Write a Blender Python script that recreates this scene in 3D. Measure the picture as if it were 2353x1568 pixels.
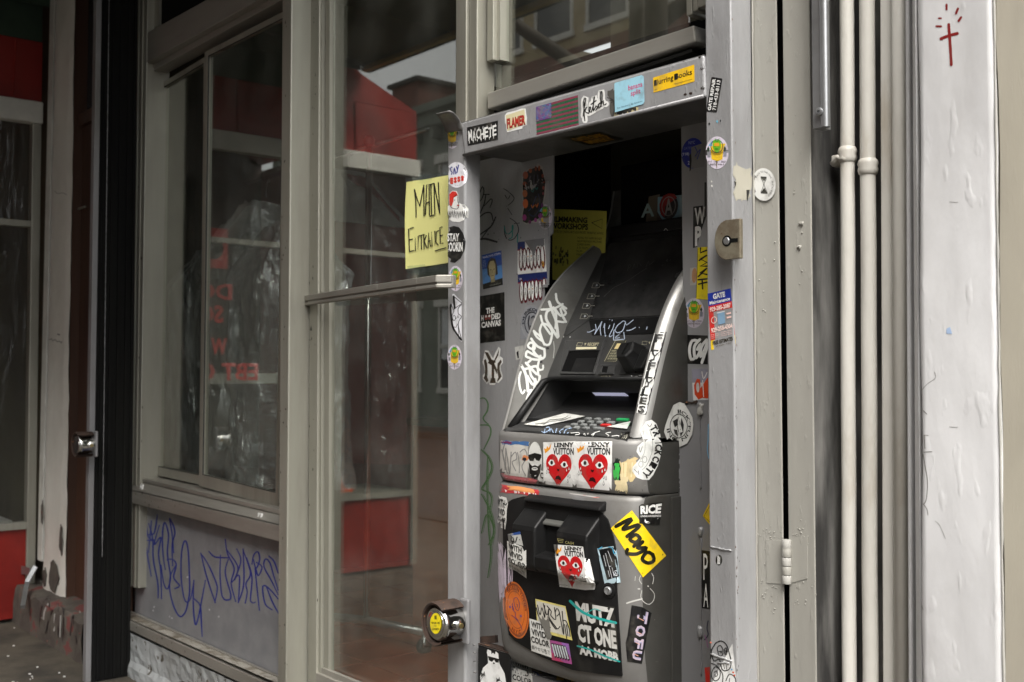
import bpy, bmesh, math, random
from mathutils import Vector, Matrix
from mathutils import noise
from mathutils.bvhtree import BVHTree
from mathutils.geometry import tessellate_polygon
random.seed(4)
S = bpy.context.scene
for o in list(bpy.data.objects): bpy.data.objects.remove(o)
C = S.collection
R = math.radians
PI = math.pi

# ------------------------------------------------------------------ camera
F_PX, YAW, PITCH, ROLL = 2500.0, R(49.9), R(1.64), R(0.1)     # focal length in 2353-px-wide picture units
CAM = Vector((0.0, -1.72, 1.25))
fw = Vector((-math.sin(YAW)*math.cos(PITCH), math.cos(YAW)*math.cos(PITCH), math.sin(PITCH)))
rt0 = Vector((math.cos(YAW), math.sin(YAW), 0)); up0 = rt0.cross(fw)
RT = math.cos(ROLL)*rt0 + math.sin(ROLL)*up0
UP = -math.sin(ROLL)*rt0 + math.cos(ROLL)*up0
cd = bpy.data.cameras.new('camera'); cam = bpy.data.objects.new('camera', cd); C.objects.link(cam)
m = Matrix((RT, UP, -fw)).transposed().to_4x4(); m.translation = CAM
cam.matrix_world = m
cd.sensor_width = 36; cd.lens = F_PX/2353*36; cd.clip_start = 0.05; cd.clip_end = 300
cd.dof.use_dof = True; cd.dof.focus_distance = 2.35; cd.dof.aperture_fstop = 6.3
S.camera = cam
S.render.resolution_x = 1024; S.render.resolution_y = 682

# ------------------------------------------------------------------ sky, sun, exposure (overcast)
SUN_EL, SUN_ROT = R(52), R(35)
w = bpy.data.worlds.new('World'); S.world = w; w.use_nodes = True
nt = w.node_tree; nt.nodes.clear()
sky = nt.nodes.new('ShaderNodeTexSky'); sky.sky_type = 'NISHITA'; sky.sun_disc = False
sky.sun_elevation = SUN_EL; sky.sun_rotation = SUN_ROT; sky.dust_density = 5; sky.air_density = 1.0; sky.ozone_density = 1
hs = nt.nodes.new('ShaderNodeHueSaturation'); hs.inputs['Saturation'].default_value = 0.10
bg = nt.nodes.new('ShaderNodeBackground'); bg.inputs['Strength'].default_value = 0.125
wo = nt.nodes.new('ShaderNodeOutputWorld')
nt.links.new(sky.outputs[0], hs.inputs['Color']); nt.links.new(hs.outputs[0], bg.inputs[0]); nt.links.new(bg.outputs[0], wo.inputs[0])
sl = bpy.data.lights.new('sun', 'SUN'); sl.energy = 1.5; sl.angle = R(40); sl.color = (1, .94, .85)
sun = bpy.data.objects.new('sun', sl); C.objects.link(sun)
# the sun stands over the street, to the right of the camera
sd = Vector((math.sin(R(58))*math.cos(SUN_EL), -math.cos(R(58))*math.cos(SUN_EL), math.sin(SUN_EL)))
sky.sun_rotation = math.atan2(sd.x, sd.y)
sun.rotation_euler = sd.to_track_quat('Z', 'Y').to_euler(); sun.location = (3, -6, 8)
S.view_settings.view_transform = 'Standard'; S.view_settings.look = 'None'
S.view_settings.gamma = 1; S.view_settings.exposure = 1.32; S.view_settings.use_curve_mapping = False
try:
    S.cycles.max_bounces = 8; S.cycles.transparent_max_bounces = 24
    S.cycles.use_denoising = True; S.cycles.sample_clamp_indirect = 6
except Exception: pass

# ------------------------------------------------------------------ measuring: directions seen in the photograph -> points on real planes
def ray(u, v):
    d = fw*F_PX + RT*(u-1176.5) - UP*(v-784.0)
    return d.normalized()
def PY(u, v, Y=0.0):
    d = ray(u, v); t = (Y-CAM.y)/d.y; return CAM + d*t
def PX(u, v, X):
    d = ray(u, v); t = (X-CAM.x)/d.x; return CAM + d*t
def PZ(u, v, Z):
    d = ray(u, v); t = (Z-CAM.z)/d.z; return CAM + d*t
def proj(p):
    q = Vector(p)-CAM; z = q.dot(fw); return 1176.5+F_PX*q.dot(RT)/z, 784-F_PX*q.dot(UP)/z
KC = {'L1': (0, 0, .3665), 'L2': (0, 517, .3665), 'L3': (0, 1034, .3407), 'M4': (603.2, 0, .3298), 'M5': (603.2, 517, .3298), 'M6': (603.2, 1034, .3407),
      'c1': (1005.4, 0, .2808), 'c2': (1005.4, 344.7, .2199), 'c3': (1005.4, 632, .2199), 'c4': (1235, 344.7, .2382), 'c5': (1149, 660.7, .2565),
      'c6': (1120, 976.6, .2075), 'c7': (976.6, 1235, .2442), 'r1': (1522.4, 0, .2565), 'r2': (1522.4, 373.4, .2931), 'r3': (1493.7, 804.3, .2748),
      'r4': (1493.7, 1149, .2675), 'r5': (1781, 0, .3298), 'r6': (1781, 517, .3298), 'r7': (1781, 1034, .3408), 'D': (0, 0, 1)}
def K(k, *pts):
    a, b, s = KC[k]; return [(a+s*x, b+s*y) for x, y in pts]

# ------------------------------------------------------------------ materials
def lin(h):
    if isinstance(h, str):
        v = [int(h[i:i+2], 16)/255 for i in (0, 2, 4)]
        return tuple(x/12.92 if x <= .04045 else ((x+.055)/1.055)**2.4 for x in v)
    return tuple(h)
def N(nt, t, **kw):
    n = nt.nodes.new(t)
    for k, v in kw.items():
        if k in n.inputs: n.inputs[k].default_value = v
        else: setattr(n, k, v)
    return n
def mat(name, col, col2=None, scale=6, amount=(.42, .62), rough=.5, rough2=None, metal=0, bump=0, bscale=60, stretch=(1, 1, 1), detail=6,
        spots=None, spot_scale=30, spot_at=.68, drip=0, grime=None, grime_at=(.5, .75), gscale=2.5, spec=.5):
    m = bpy.data.materials.new(name); m.use_nodes = True; nt = m.node_tree; L = nt.links
    b = nt.nodes['Principled BSDF']; b.inputs['Roughness'].default_value = rough; b.inputs['Metallic'].default_value = metal
    b.inputs['Specular IOR Level'].default_value = spec
    tc = N(nt, 'ShaderNodeTexCoord'); mp = N(nt, 'ShaderNodeMapping'); mp.inputs['Scale'].default_value = stretch
    L.new(tc.outputs['Object'], mp.inputs[0])
    def noise(sc, det=detail, src=None):
        n = N(nt, 'ShaderNodeTexNoise'); n.inputs['Scale'].default_value = sc; n.inputs['Detail'].default_value = det; n.inputs['Roughness'].default_value = .6
        L.new((src or mp.outputs[0]), n.inputs['Vector']); return n.outputs['Fac']
    def ramp(src, a, b_):
        r = N(nt, 'ShaderNodeMapRange'); r.inputs['From Min'].default_value = a; r.inputs['From Max'].default_value = b_; L.new(src, r.inputs['Value']); return r.outputs[0]
    def mix(f, a, b_):
        x = N(nt, 'ShaderNodeMix', data_type='RGBA'); L.new(f, x.inputs[0])
        for sock, val in ((x.inputs[6], a), (x.inputs[7], b_)):
            if hasattr(val, 'links'): L.new(val, sock)
            else: sock.default_value = (*val, 1)
        return x.outputs[2]
    cur = lin(col)
    if col2 is None: col2 = tuple(min(1, c*.82) for c in lin(col))
    nf = ramp(noise(scale), *amount)
    cur = mix(nf, cur, lin(col2))
    if grime is not None: cur = mix(ramp(noise(gscale, 8), *grime_at), cur, lin(grime))
    if spots is not None: cur = mix(ramp(noise(spot_scale, 3, tc.outputs['Object']), spot_at, spot_at+.03), cur, lin(spots))
    L.new(cur, b.inputs['Base Color'])
    if rough2 is not None:
        r = N(nt, 'ShaderNodeMapRange'); r.inputs['To Min'].default_value = rough; r.inputs['To Max'].default_value = rough2
        L.new(noise(scale*2.3), r.inputs['Value']); L.new(r.outputs[0], b.inputs['Roughness'])
    if bump:
        bm = N(nt, 'ShaderNodeBump'); bm.inputs['Strength'].default_value = min(1, bump); bm.inputs['Distance'].default_value = .002
        h = noise(bscale, 4)
        if drip:
            v = N(nt, 'ShaderNodeTexNoise'); v.inputs['Scale'].default_value = 1; v.inputs['Detail'].default_value = 2
            mp2 = N(nt, 'ShaderNodeMapping'); mp2.inputs['Scale'].default_value = (drip*3, drip*3, drip*1.1); L.new(tc.outputs['Object'], mp2.inputs[0]); L.new(mp2.outputs[0], v.inputs['Vector'])
            rr = ramp(v.outputs['Fac'], .62, .74)
            ad = N(nt, 'ShaderNodeMath', operation='MULTIPLY_ADD'); L.new(rr, ad.inputs[0]); ad.inputs[1].default_value = .5; L.new(h, ad.inputs[2]); h = ad.outputs[0]
        L.new(h, bm.inputs['Height']); L.new(bm.outputs[0], b.inputs['Normal'])
    return m
ALU = (.30, .288, .262)
M = dict(
    alu=mat('brushed aluminium', (.37, .362, .31), (.30, .292, .25), scale=5, rough=.42, rough2=.55, metal=.55, bump=.12, bscale=90, stretch=(1, 1, .15), grime=(.19, .175, .14), grime_at=(.50, .80), spots=(.13, .11, .08), spot_scale=42, spot_at=.765),
    alu_h=mat('brushed aluminium rail', (.35, .335, .30), (.27, .258, .232), scale=5, rough=.42, rough2=.55, metal=.55, bump=.12, bscale=90, stretch=(.15, 1, 1), grime=(.15, .135, .11), grime_at=(.48, .78), spots=(.12, .1, .075), spot_scale=55, spot_at=.755),
    ledge=mat('dirty ledge aluminium', (.34, .32, .28), (.15, .13, .1), scale=16, amount=(.45, .6), rough=.6, metal=.2, bump=.4, bscale=70),
    panel=mat('grey painted metal panel', (.215, .218, .226), (.175, .178, .188), scale=9, rough=.5, bump=.12, bscale=300, spots=(.42, .42, .43), spot_scale=26, spot_at=.8),
    gasket=mat('black rubber gasket', (.012, .012, .012), rough=.6),
    silver=mat('silver grey brushed-on paint', (.37, .37, .376), (.295, .295, .30), scale=7, rough=.3, rough2=.5, metal=.25, bump=.55, bscale=85, stretch=(1, 1, .3), drip=30, grime=(.23, .22, .21), grime_at=(.55, .8), gscale=3.5, spots=(.5, .5, .5), spot_scale=55, spot_at=.8),
    silver_d=mat('worn grey steel paint', (.245, .243, .25), (.19, .186, .182), scale=5, rough=.38, rough2=.55, metal=.25, bump=.5, bscale=70, stretch=(1, 1, .3), drip=22, grime=(.12, .115, .10), grime_at=(.52, .78), gscale=5, spots=(.2, .1, .05), spot_scale=60, spot_at=.8),
    beige=mat('glossy beige grey paint', (.35, .34, .305), (.30, .29, .262), scale=4, rough=.26, rough2=.45, bump=.5, bscale=55, stretch=(1, 1, .22), drip=34, grime=(.22, .205, .17), grime_at=(.6, .85), gscale=4),
    wallgrey=mat('grey painted wall', (.27, .262, .245), (.2, .195, .185), scale=4, rough=.5, bump=.5, bscale=40, stretch=(1, 1, .2), grime=(.035, .034, .033), grime_at=(.36, .56), gscale=7),
    white=mat('white painted pilaster', (.68, .678, .685), (.61, .608, .618), scale=3, rough=.38, rough2=.55, bump=.55, bscale=30, stretch=(1, 1, .4), drip=14, grime=(.44, .43, .42), grime_at=(.46, .74), gscale=3.2, spots=(.33, .33, .34), spot_scale=38, spot_at=.8),
    cream=mat('cream painted wall', (.27, .25, .205), (.235, .215, .18), scale=3, rough=.45, bump=.7, bscale=30, stretch=(1, 1, .5), drip=12),
    pipe=mat('cream painted conduit', (.66, .64, .59), (.56, .54, .49), scale=7, rough=.32, rough2=.5, bump=.7, bscale=60, stretch=(1, 1, .3), grime=(.36, .29, .2), grime_at=(.55, .78), gscale=7, spots=(.2, .1, .04), spot_scale=50, spot_at=.79),
    pwhite=mat('off-white peeling paint', (.78, .77, .71), (.68, .67, .61), scale=3, rough=.5, bump=.7, bscale=35, grime=(.3, .29, .25), grime_at=(.6, .85), spots=(.1, .085, .06), spot_scale=24, spot_at=.77),
    brown=mat('dark brown wood', (.075, .036, .022), (.045, .022, .014), scale=6, rough=.5, stretch=(1, 1, .08), bump=.2, bscale=40),
    black=mat('black painted steel', (.005, .005, .005), (.009, .009, .008), scale=6, spec=.12, rough=.7, bump=.3, bscale=40, stretch=(1, 1, .1)),
    voidm=mat('void black', (.006, .006, .006), rough=.9, spec=.1),  # near-black of gaps and hollows, shade put into the colour; dark parts too
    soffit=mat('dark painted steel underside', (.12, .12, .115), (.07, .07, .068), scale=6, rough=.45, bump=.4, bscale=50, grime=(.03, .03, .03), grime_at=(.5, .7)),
    concrete=mat('stained concrete', (.080, .068, .050), (.032, .028, .022), scale=5, amount=(.4, .65), rough=.9, bump=.9, bscale=60, spots=(.4, .4, .38), spot_scale=22, spot_at=.79),
    curb=mat('chipped painted concrete', (.33, .345, .35), (.27, .285, .29), scale=3, rough=.8, bump=1, bscale=30, spots=(.07, .06, .045), spot_scale=19, spot_at=.615, grime=(.2, .2, .19), grime_at=(.5, .7)),
    stoop=mat('maroon painted stoop', (.07, .058, .05), (.11, .10, .082), scale=9, rough=.8, bump=.9, bscale=40, spots=(.16, .05, .045), spot_scale=9, spot_at=.6),
    red=mat('red vinyl sheeting', (.25, .018, .013), (.17, .012, .009), scale=3, rough=.35, bump=.3, bscale=8),
    green=mat('dark green awning canvas', (.03, .055, .035), (.02, .04, .026), scale=5, rough=.8),
    olive=mat('olive green awning underside', (.075, .085, .04), (.06, .07, .035), scale=3, rough=.8),
    yel=mat('yellow awning rail', (.45, .33, .05), rough=.6),
    bandw=mat('white enclosure rail', (.66, .65, .60), rough=.45),
    chrome=mat('chromed steel', (.62, .62, .6), (.5, .49, .47), scale=9, rough=.13, metal=1, grime=(.2, .13, .08), grime_at=(.62, .8), gscale=20),
    steel=mat('galvanised steel', (.42, .43, .44), (.34, .345, .35), scale=12, rough=.34, metal=.8),
    rust=mat('rusted steel', (.06, .036, .026), (.03, .02, .016), scale=30, rough=.75, metal=.2, bump=.6, bscale=90, spots=(.34, .16, .07), spot_scale=60, spot_at=.66),
    hasp=mat('weathered brass-toned steel', (.30, .27, .20), (.21, .17, .12), scale=30, rough=.42, metal=.6, bump=.4, bscale=80, spots=(.13, .05, .03), spot_scale=60, spot_at=.7),
    shell=mat('silver plastic shell', (.21, .205, .195), (.175, .17, .162), scale=4, rough=.42, rough2=.55, metal=.3, bump=.05, bscale=200, grime=(.14, .13, .115), grime_at=(.56, .76), gscale=6, spots=(.45, .44, .42), spot_scale=60, spot_at=.8),
    shell_r=mat('highlit silver rim', (.40, .395, .38), (.34, .335, .32), scale=5, rough=.28, rough2=.42, metal=.5, bump=.05, grime=(.2, .19, .17), grime_at=(.58, .75), gscale=9),  # brighter copy of the shell; the rim highlight is in the colour
    shell_l=mat('shaded silver wing plastic', (.135, .132, .122), (.11, .108, .10), scale=5, rough=.5, rough2=.6, metal=.15, bump=.1, bscale=120, grime=(.07, .066, .058), grime_at=(.5, .7), gscale=8),  # darker copy of the shell; shade on the left wing is in the colour
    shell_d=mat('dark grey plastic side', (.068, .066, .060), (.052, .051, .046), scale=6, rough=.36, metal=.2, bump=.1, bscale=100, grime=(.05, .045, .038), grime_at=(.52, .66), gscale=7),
    console=mat('black textured plastic', (.034, .034, .034), (.045, .045, .044), scale=9, rough=.42, bump=.25, bscale=600, spots=(.2, .2, .2), spot_scale=80, spot_at=.82),
    plastic=mat('glossy black plastic', (.007, .007, .0072), (.012, .012, .012), scale=7, rough=.38, rough2=.55, spec=.22, bump=.1, bscale=200, grime=(.035, .033, .03), grime_at=(.58, .8), gscale=9),
    screen=mat('hazed dark screen', (.02, .02, .021), (.075, .074, .072), scale=6, amount=(.38, .7), rough=.12, rough2=.35),  # paler blotches put the grey reflection haze into the screen colour
    paper=mat('white paper', (.72, .72, .7), rough=.6),
    floor=mat('terracotta tile', (.40, .11, .05), (.31, .085, .04), scale=6, rough=.3),
    grout=mat('tile grout', (.16, .14, .12), rough=.8),
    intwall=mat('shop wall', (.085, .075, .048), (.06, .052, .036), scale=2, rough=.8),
    intwood=mat('reddish shop counter', (.50, .17, .065), (.36, .12, .045), scale=4, rough=.4, stretch=(.2, 1, 1)),
    cloth=mat('dark garment cloth', (.02, .02, .024), (.035, .032, .035), scale=8, rough=.9),
    cloth2=mat('olive garment cloth', (.09, .085, .05), rough=.9),
    clothw=mat('pale garment cloth', (.55, .57, .55), rough=.8),
    clothm=mat('maroon garment cloth', (.26, .07, .06), rough=.9),
    asphalt=mat('asphalt', (.05, .05, .05), (.065, .065, .063), scale=8, rough=.9, bump=.5, bscale=90),
    brick=mat('beige facade', (.42, .34, .20), (.36, .29, .17), scale=3, rough=.8),
    brickr=mat('red brick facade', (.17, .06, .04), (.13, .05, .035), scale=3, rough=.8),
    dkroof=mat('dark rooftop', (.05, .045, .04), rough=.8),
    stonegrn=mat('grey green facade', (.19, .21, .18), (.15, .17, .14), scale=2, rough=.8),
    winw=mat('dark window glass', (.03, .035, .04), rough=.08),
    blind=mat('white window blind', (.7, .72, .74), rough=.6),
    bark=mat('tree bark', (.06, .05, .04), (.035, .03, .025), scale=9, rough=.9, bump=.6, bscale=20),
    orange=mat('orange plastic', (.55, .08, .02), rough=.4),
    mural=mat('grey mural wall', (.24, .26, .25), (.06, .07, .07), scale=4, amount=(.48, .54), rough=.7),
    chip=mat('peeled paint patch', (.52, .49, .42), (.45, .42, .35), scale=30, rough=.6, bump=.5, bscale=120),
    lump=mat('thick paint blobs', (.44, .43, .40), rough=.2),
    rubber=mat('grey rubber wheel', (.05, .055, .06), rough=.6),
    brass=mat('brass cylinder', (.42, .33, .15), rough=.3, metal=.9),
)
def glass_mat(name, tint, ior=1.75, rough=.0, dirt=.06, film=0.0):
    m = bpy.data.materials.new(name); m.use_nodes = True; nt = m.node_tree; nt.nodes.clear(); L = nt.links
    out = N(nt, 'ShaderNodeOutputMaterial'); lw = N(nt, 'ShaderNodeLayerWeight'); lw.inputs['Blend'].default_value = .5; pw = N(nt, 'ShaderNodeMath', operation='POWER'); pw.inputs[1].default_value = 5; L.new(lw.outputs['Facing'], pw.inputs[0])
    fr = N(nt, 'ShaderNodeMath', operation='MULTIPLY_ADD'); r0 = ((ior-1)/(ior+1))**2; fr.inputs[1].default_value = 1-r0; fr.inputs[2].default_value = r0; L.new(pw.outputs[0], fr.inputs[0])
    tr = N(nt, 'ShaderNodeBsdfTransparent'); tr.inputs['Color'].default_value = (*tint, 1)
    gl = N(nt, 'ShaderNodeBsdfGlossy'); gl.inputs['Roughness'].default_value = rough; gl.inputs['Color'].default_value = (.96, .95, .90, 1)
    df = N(nt, 'ShaderNodeBsdfDiffuse'); df.inputs['Color'].default_value = (.35, .35, .32, 1)
    mx = N(nt, 'ShaderNodeMixShader'); L.new(fr.outputs[0], mx.inputs[0]); L.new(tr.outputs[0], mx.inputs[1]); L.new(gl.outputs[0], mx.inputs[2])
    tc = N(nt, 'ShaderNodeTexCoord'); nz = N(nt, 'ShaderNodeTexNoise'); nz.inputs['Scale'].default_value = 3.5; nz.inputs['Detail'].default_value = 9
    L.new(tc.outputs['Object'], nz.inputs['Vector'])
    mr = N(nt, 'ShaderNodeMapRange'); mr.inputs['From Min'].default_value = .45; mr.inputs['From Max'].default_value = .8; mr.inputs['To Min'].default_value = film; mr.inputs['To Max'].default_value = dirt+film
    L.new(nz.outputs['Fac'], mr.inputs['Value'])
    m2 = N(nt, 'ShaderNodeMixShader'); L.new(mr.outputs[0], m2.inputs[0]); L.new(mx.outputs[0], m2.inputs[1]); L.new(df.outputs[0], m2.inputs[2])
    L.new(m2.outputs[0], out.inputs[0]); return m
M['glass'] = glass_mat('dusty hazed window glass', (.96, .98, .96), 2.2, 0, .13, .025)  # dust film, raised to put a pale haze into the panes
M['glass_s'] = glass_mat('street window glass', (.75, .78, .76), 1.9, 0, .05)
def film_mat(nm, FG, FD, FB=1.0):
    m = bpy.data.materials.new(nm); m.use_nodes = True; nt = m.node_tree; nt.nodes.clear(); L = nt.links
    out = N(nt, 'ShaderNodeOutputMaterial'); tr = N(nt, 'ShaderNodeBsdfTransparent'); tr.inputs['Color'].default_value = (.9, .93, .93, 1)
    gl = N(nt, 'ShaderNodeBsdfGlossy'); gl.inputs['Roughness'].default_value = .07
    df = N(nt, 'ShaderNodeBsdfDiffuse'); df.inputs['Color'].default_value = (.6, .63, .63, 1)
    tc = N(nt, 'ShaderNodeTexCoord'); mp = N(nt, 'ShaderNodeMapping'); mp.inputs['Scale'].default_value = (1, 1, .35)
    nz = N(nt, 'ShaderNodeTexNoise'); nz.inputs['Scale'].default_value = 7; nz.inputs['Detail'].default_value = 7; nz.inputs['Distortion'].default_value = 2.4
    L.new(tc.outputs['Object'], mp.inputs[0]); L.new(mp.outputs[0], nz.inputs['Vector'])
    bp = N(nt, 'ShaderNodeBump'); bp.inputs['Strength'].default_value = FB; bp.inputs['Distance'].default_value = .03; L.new(nz.outputs['Fac'], bp.inputs['Height'])
    L.new(bp.outputs[0], gl.inputs['Normal'])
    a = N(nt, 'ShaderNodeMixShader'); a.inputs[0].default_value = FG; L.new(tr.outputs[0], a.inputs[1]); L.new(gl.outputs[0], a.inputs[2])
    b = N(nt, 'ShaderNodeMixShader'); b.inputs[0].default_value = FD; L.new(a.outputs[0], b.inputs[1]); L.new(df.outputs[0], b.inputs[2])
    L.new(b.outputs[0], out.inputs[0]); return m
M['film'] = film_mat('clear plastic film', .02, .02, .35)
M['film2'] = film_mat('thin garment film', .14, .02, .8)
M['bag'] = film_mat('crumpled garment bag plastic', .5, .26)
def print_mat(name, rough=.32, dirt=.2):
    m = bpy.data.materials.new(name); m.use_nodes = True; nt = m.node_tree; L = nt.links; b = nt.nodes['Principled BSDF']
    at = N(nt, 'ShaderNodeAttribute', attribute_name='Col'); tc = N(nt, 'ShaderNodeTexCoord')
    nz = N(nt, 'ShaderNodeTexNoise'); nz.inputs['Scale'].default_value = 40; nz.inputs['Detail'].default_value = 8; L.new(tc.outputs['Object'], nz.inputs['Vector'])
    mr = N(nt, 'ShaderNodeMapRange'); mr.inputs['From Min'].default_value = .5; mr.inputs['From Max'].default_value = .8; mr.inputs['To Max'].default_value = dirt*2.2; L.new(nz.outputs['Fac'], mr.inputs['Value'])
    mx = N(nt, 'ShaderNodeMix', data_type='RGBA'); L.new(mr.outputs[0], mx.inputs[0]); L.new(at.outputs['Color'], mx.inputs[6]); mx.inputs[7].default_value = (.13, .12, .10, 1)
    L.new(mx.outputs[2], b.inputs['Base Color']); b.inputs['Roughness'].default_value = rough
    bm = N(nt, 'ShaderNodeBump'); bm.inputs['Strength'].default_value = .25; bm.inputs['Distance'].default_value = .001; n2 = N(nt, 'ShaderNodeTexNoise'); n2.inputs['Scale'].default_value = 60
    L.new(tc.outputs['Object'], n2.inputs['Vector']); L.new(n2.outputs['Fac'], bm.inputs['Height']); L.new(bm.outputs[0], b.inputs['Normal'])
    return m
M['print'] = print_mat('printed vinyl', .36, .26)
M['paint'] = print_mat('marker and spray paint', .45, .1)

# ------------------------------------------------------------------ objects
ORG = {}
def thing(name, label, cat, loc=(0, 0, 0), group=None):
    o = bpy.data.objects.new(name, None); C.objects.link(o); o.location = loc; o.empty_display_size = .1
    o['label'] = label; o['category'] = cat
    if group: o['group'] = group
    ORG[o] = Vector(loc); return o
def obj(name, verts, faces, m, parent=None, smooth=False, bevel=0, mats=None, midx=None, label=None, segs=2, kind=None):
    org = ORG.get(parent, Vector((0, 0, 0)))
    me = bpy.data.meshes.new(name); me.from_pydata([tuple(Vector(v)-org) for v in verts], [], faces)
    for mm in (mats or [m]): me.materials.append(M[mm] if isinstance(mm, str) else mm)
    if midx:
        for p, i in zip(me.polygons, midx): p.material_index = i
    bm = bmesh.new(); bm.from_mesh(me); bmesh.ops.recalc_face_normals(bm, faces=bm.faces); bm.to_mesh(me); bm.free()
    if smooth is True: me.shade_smooth()
    elif smooth: me.shade_smooth(); me.set_sharp_from_angle(angle=R(smooth))
    o = bpy.data.objects.new(name, me); C.objects.link(o)
    if parent: o.parent = parent
    ORG[o] = org
    if bevel:
        b = o.modifiers.new('bevel', 'BEVEL'); b.width = bevel; b.segments = segs; b.limit_method = 'ANGLE'; b.angle_limit = R(35)
        b.harden_normals = False
    if label: o['label'] = label
    if kind: o['kind'] = kind
    return o
def tag(o, label, cat, group=None):
    o['label'] = label; o['category'] = cat
    if group: o['group'] = group
    return o
def struct(o): o['kind'] = 'structure'; return o
class MB:
    def __init__(s): s.v = []; s.f = []; s.mi = []
    def add(s, vs, fs, mi=0):
        n = len(s.v); s.v += [Vector(v) for v in vs]; s.f += [tuple(i+n for i in f) for f in fs]; s.mi += [mi]*len(fs); return s
    def box(s, x0, x1, y0, y1, z0, z1, mi=0):
        v = [(x, y, z) for z in (z0, z1) for y in (y0, y1) for x in (x0, x1)]
        return s.add(v, [(0, 2, 3, 1), (4, 5, 7, 6), (0, 1, 5, 4), (2, 6, 7, 3), (0, 4, 6, 2), (1, 3, 7, 5)], mi)
    def prism(s, poly, d, mi=0):
        n = len(poly); d = Vector(d); v = [Vector(p) for p in poly]+[Vector(p)+d for p in poly]
        f = [tuple(range(n)), tuple(range(2*n-1, n-1, -1))]+[(i, (i+1) % n, n+(i+1) % n, n+i) for i in range(n)]
        return s.add(v, f, mi)
    def tube(s, pts, r, n=12, mi=0, cap=True):
        pts = [Vector(p) for p in pts]; rs = r if isinstance(r, (list, tuple)) else [r]*len(pts); rings = []
        pu = None
        for i, p in enumerate(pts):
            t = (pts[min(i+1, len(pts)-1)]-pts[max(i-1, 0)]).normalized()
            if pu is None: pu = t.orthogonal().normalized()
            pu = (pu-t*pu.dot(t)).normalized(); pv = t.cross(pu)
            rings.append([p+(pu*math.cos(2*PI*k/n)+pv*math.sin(2*PI*k/n))*rs[i] for k in range(n)])
        v = [q for r_ in rings for q in r_]; f = []
        for i in range(len(pts)-1):
            for k in range(n): f.append((i*n+k, i*n+(k+1) % n, (i+1)*n+(k+1) % n, (i+1)*n+k))
        if cap: f += [tuple(range(n)), tuple(range((len(pts)-1)*n, len(pts)*n))]
        return s.add(v, f, mi)
    def lathe(s, c, axis, prof, n=24, mi=0):
        """prof: (distance along axis, radius)"""
        axis = Vector(axis).normalized(); c = Vector(c)
        v = []; f = []; a = axis.orthogonal().normalized(); b = axis.cross(a)
        for d, r in prof:
            for k in range(n): v.append(c+axis*d+(a*math.cos(2*PI*k/n)+b*math.sin(2*PI*k/n))*max(r, 1e-5))
        for i in range(len(prof)-1):
            for k in range(n): f.append((i*n+k, i*n+(k+1) % n, (i+1)*n+(k+1) % n, (i+1)*n+k))
        f += [tuple(range(n)), tuple(range((len(prof)-1)*n, len(prof)*n))]
        return s.add(v, f, mi)
    def grid(s, rows, mi=0):
        nr, nc = len(rows), len(rows[0])
        return s.add([p for r_ in rows for p in r_], [(i*nc+j, i*nc+j+1, (i+1)*nc+j+1, (i+1)*nc+j) for i in range(nr-1) for j in range(nc-1)], mi)
    def build(s, name, m, parent=None, **kw):
        if len(s.v) == 0: return None
        return obj(name, s.v, s.f, m, parent, midx=s.mi if kw.get('mats') else None, **kw)
def qbox(q, Y, depth):
    """slab whose front outline q (picture directions) lies on the plane y=Y, running back by depth"""
    return MB().prism([PY(u, v, Y) for u, v in q], (0, depth, 0))
ZTOP = 3.55
def vquad(tl, bl, tr, br, Y, z0=0.0, z1=ZTOP):
    """upright strip through four sighted points on plane Y, carried on to the heights z0 and z1"""
    out = []
    for a, b in ((tl, bl), (tr, br)):
        p, q = PY(*a, Y), PY(*b, Y); s_ = (p.x-q.x)/(p.z-q.z)
        out.append((Vector((q.x+(z0-q.z)*s_, Y, z0)), Vector((q.x+(z1-q.z)*s_, Y, z1))))
    (a0, a1), (b0, b1) = out
    return [a0, b0, b1, a1]
def vbar(tl, bl, tr, br, Y, depth, z0=0.0, z1=ZTOP): return MB().prism(vquad(tl, bl, tr, br, Y, z0, z1), (0, depth, 0))
# ------------------------------------------------------------------ ground, street and the row across the street
X0 = PY(90, 800, 0).x                      # the side wall of the neighbour's winter enclosure
XD = PY(1047, 700, 0).x                    # right edge of the doorway
struct(MB().box(-60, 40, -3.6, 9, -.3, 0).build('pavement', 'concrete'))
struct(MB().box(-60, 40, -11.4, -3.6, -.3, -.14).build('road', 'asphalt'))
struct(MB().box(-60, 40, -40, -11.4, -.3, 0.0).build('far_pavement', 'concrete'))
struct(MB().box(-60, 40, 9.0, 60, -.3, -.02).build('ground', 'concrete'))
kb = MB()
for i in range(24): kb.box(-28+i*1.5, -28+i*1.5+1.49, -3.74, -3.605, -.2, .012)
tag(kb.build('kerb', 'concrete'), 'concrete kerb along the near edge of the road', 'kerb')

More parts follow.
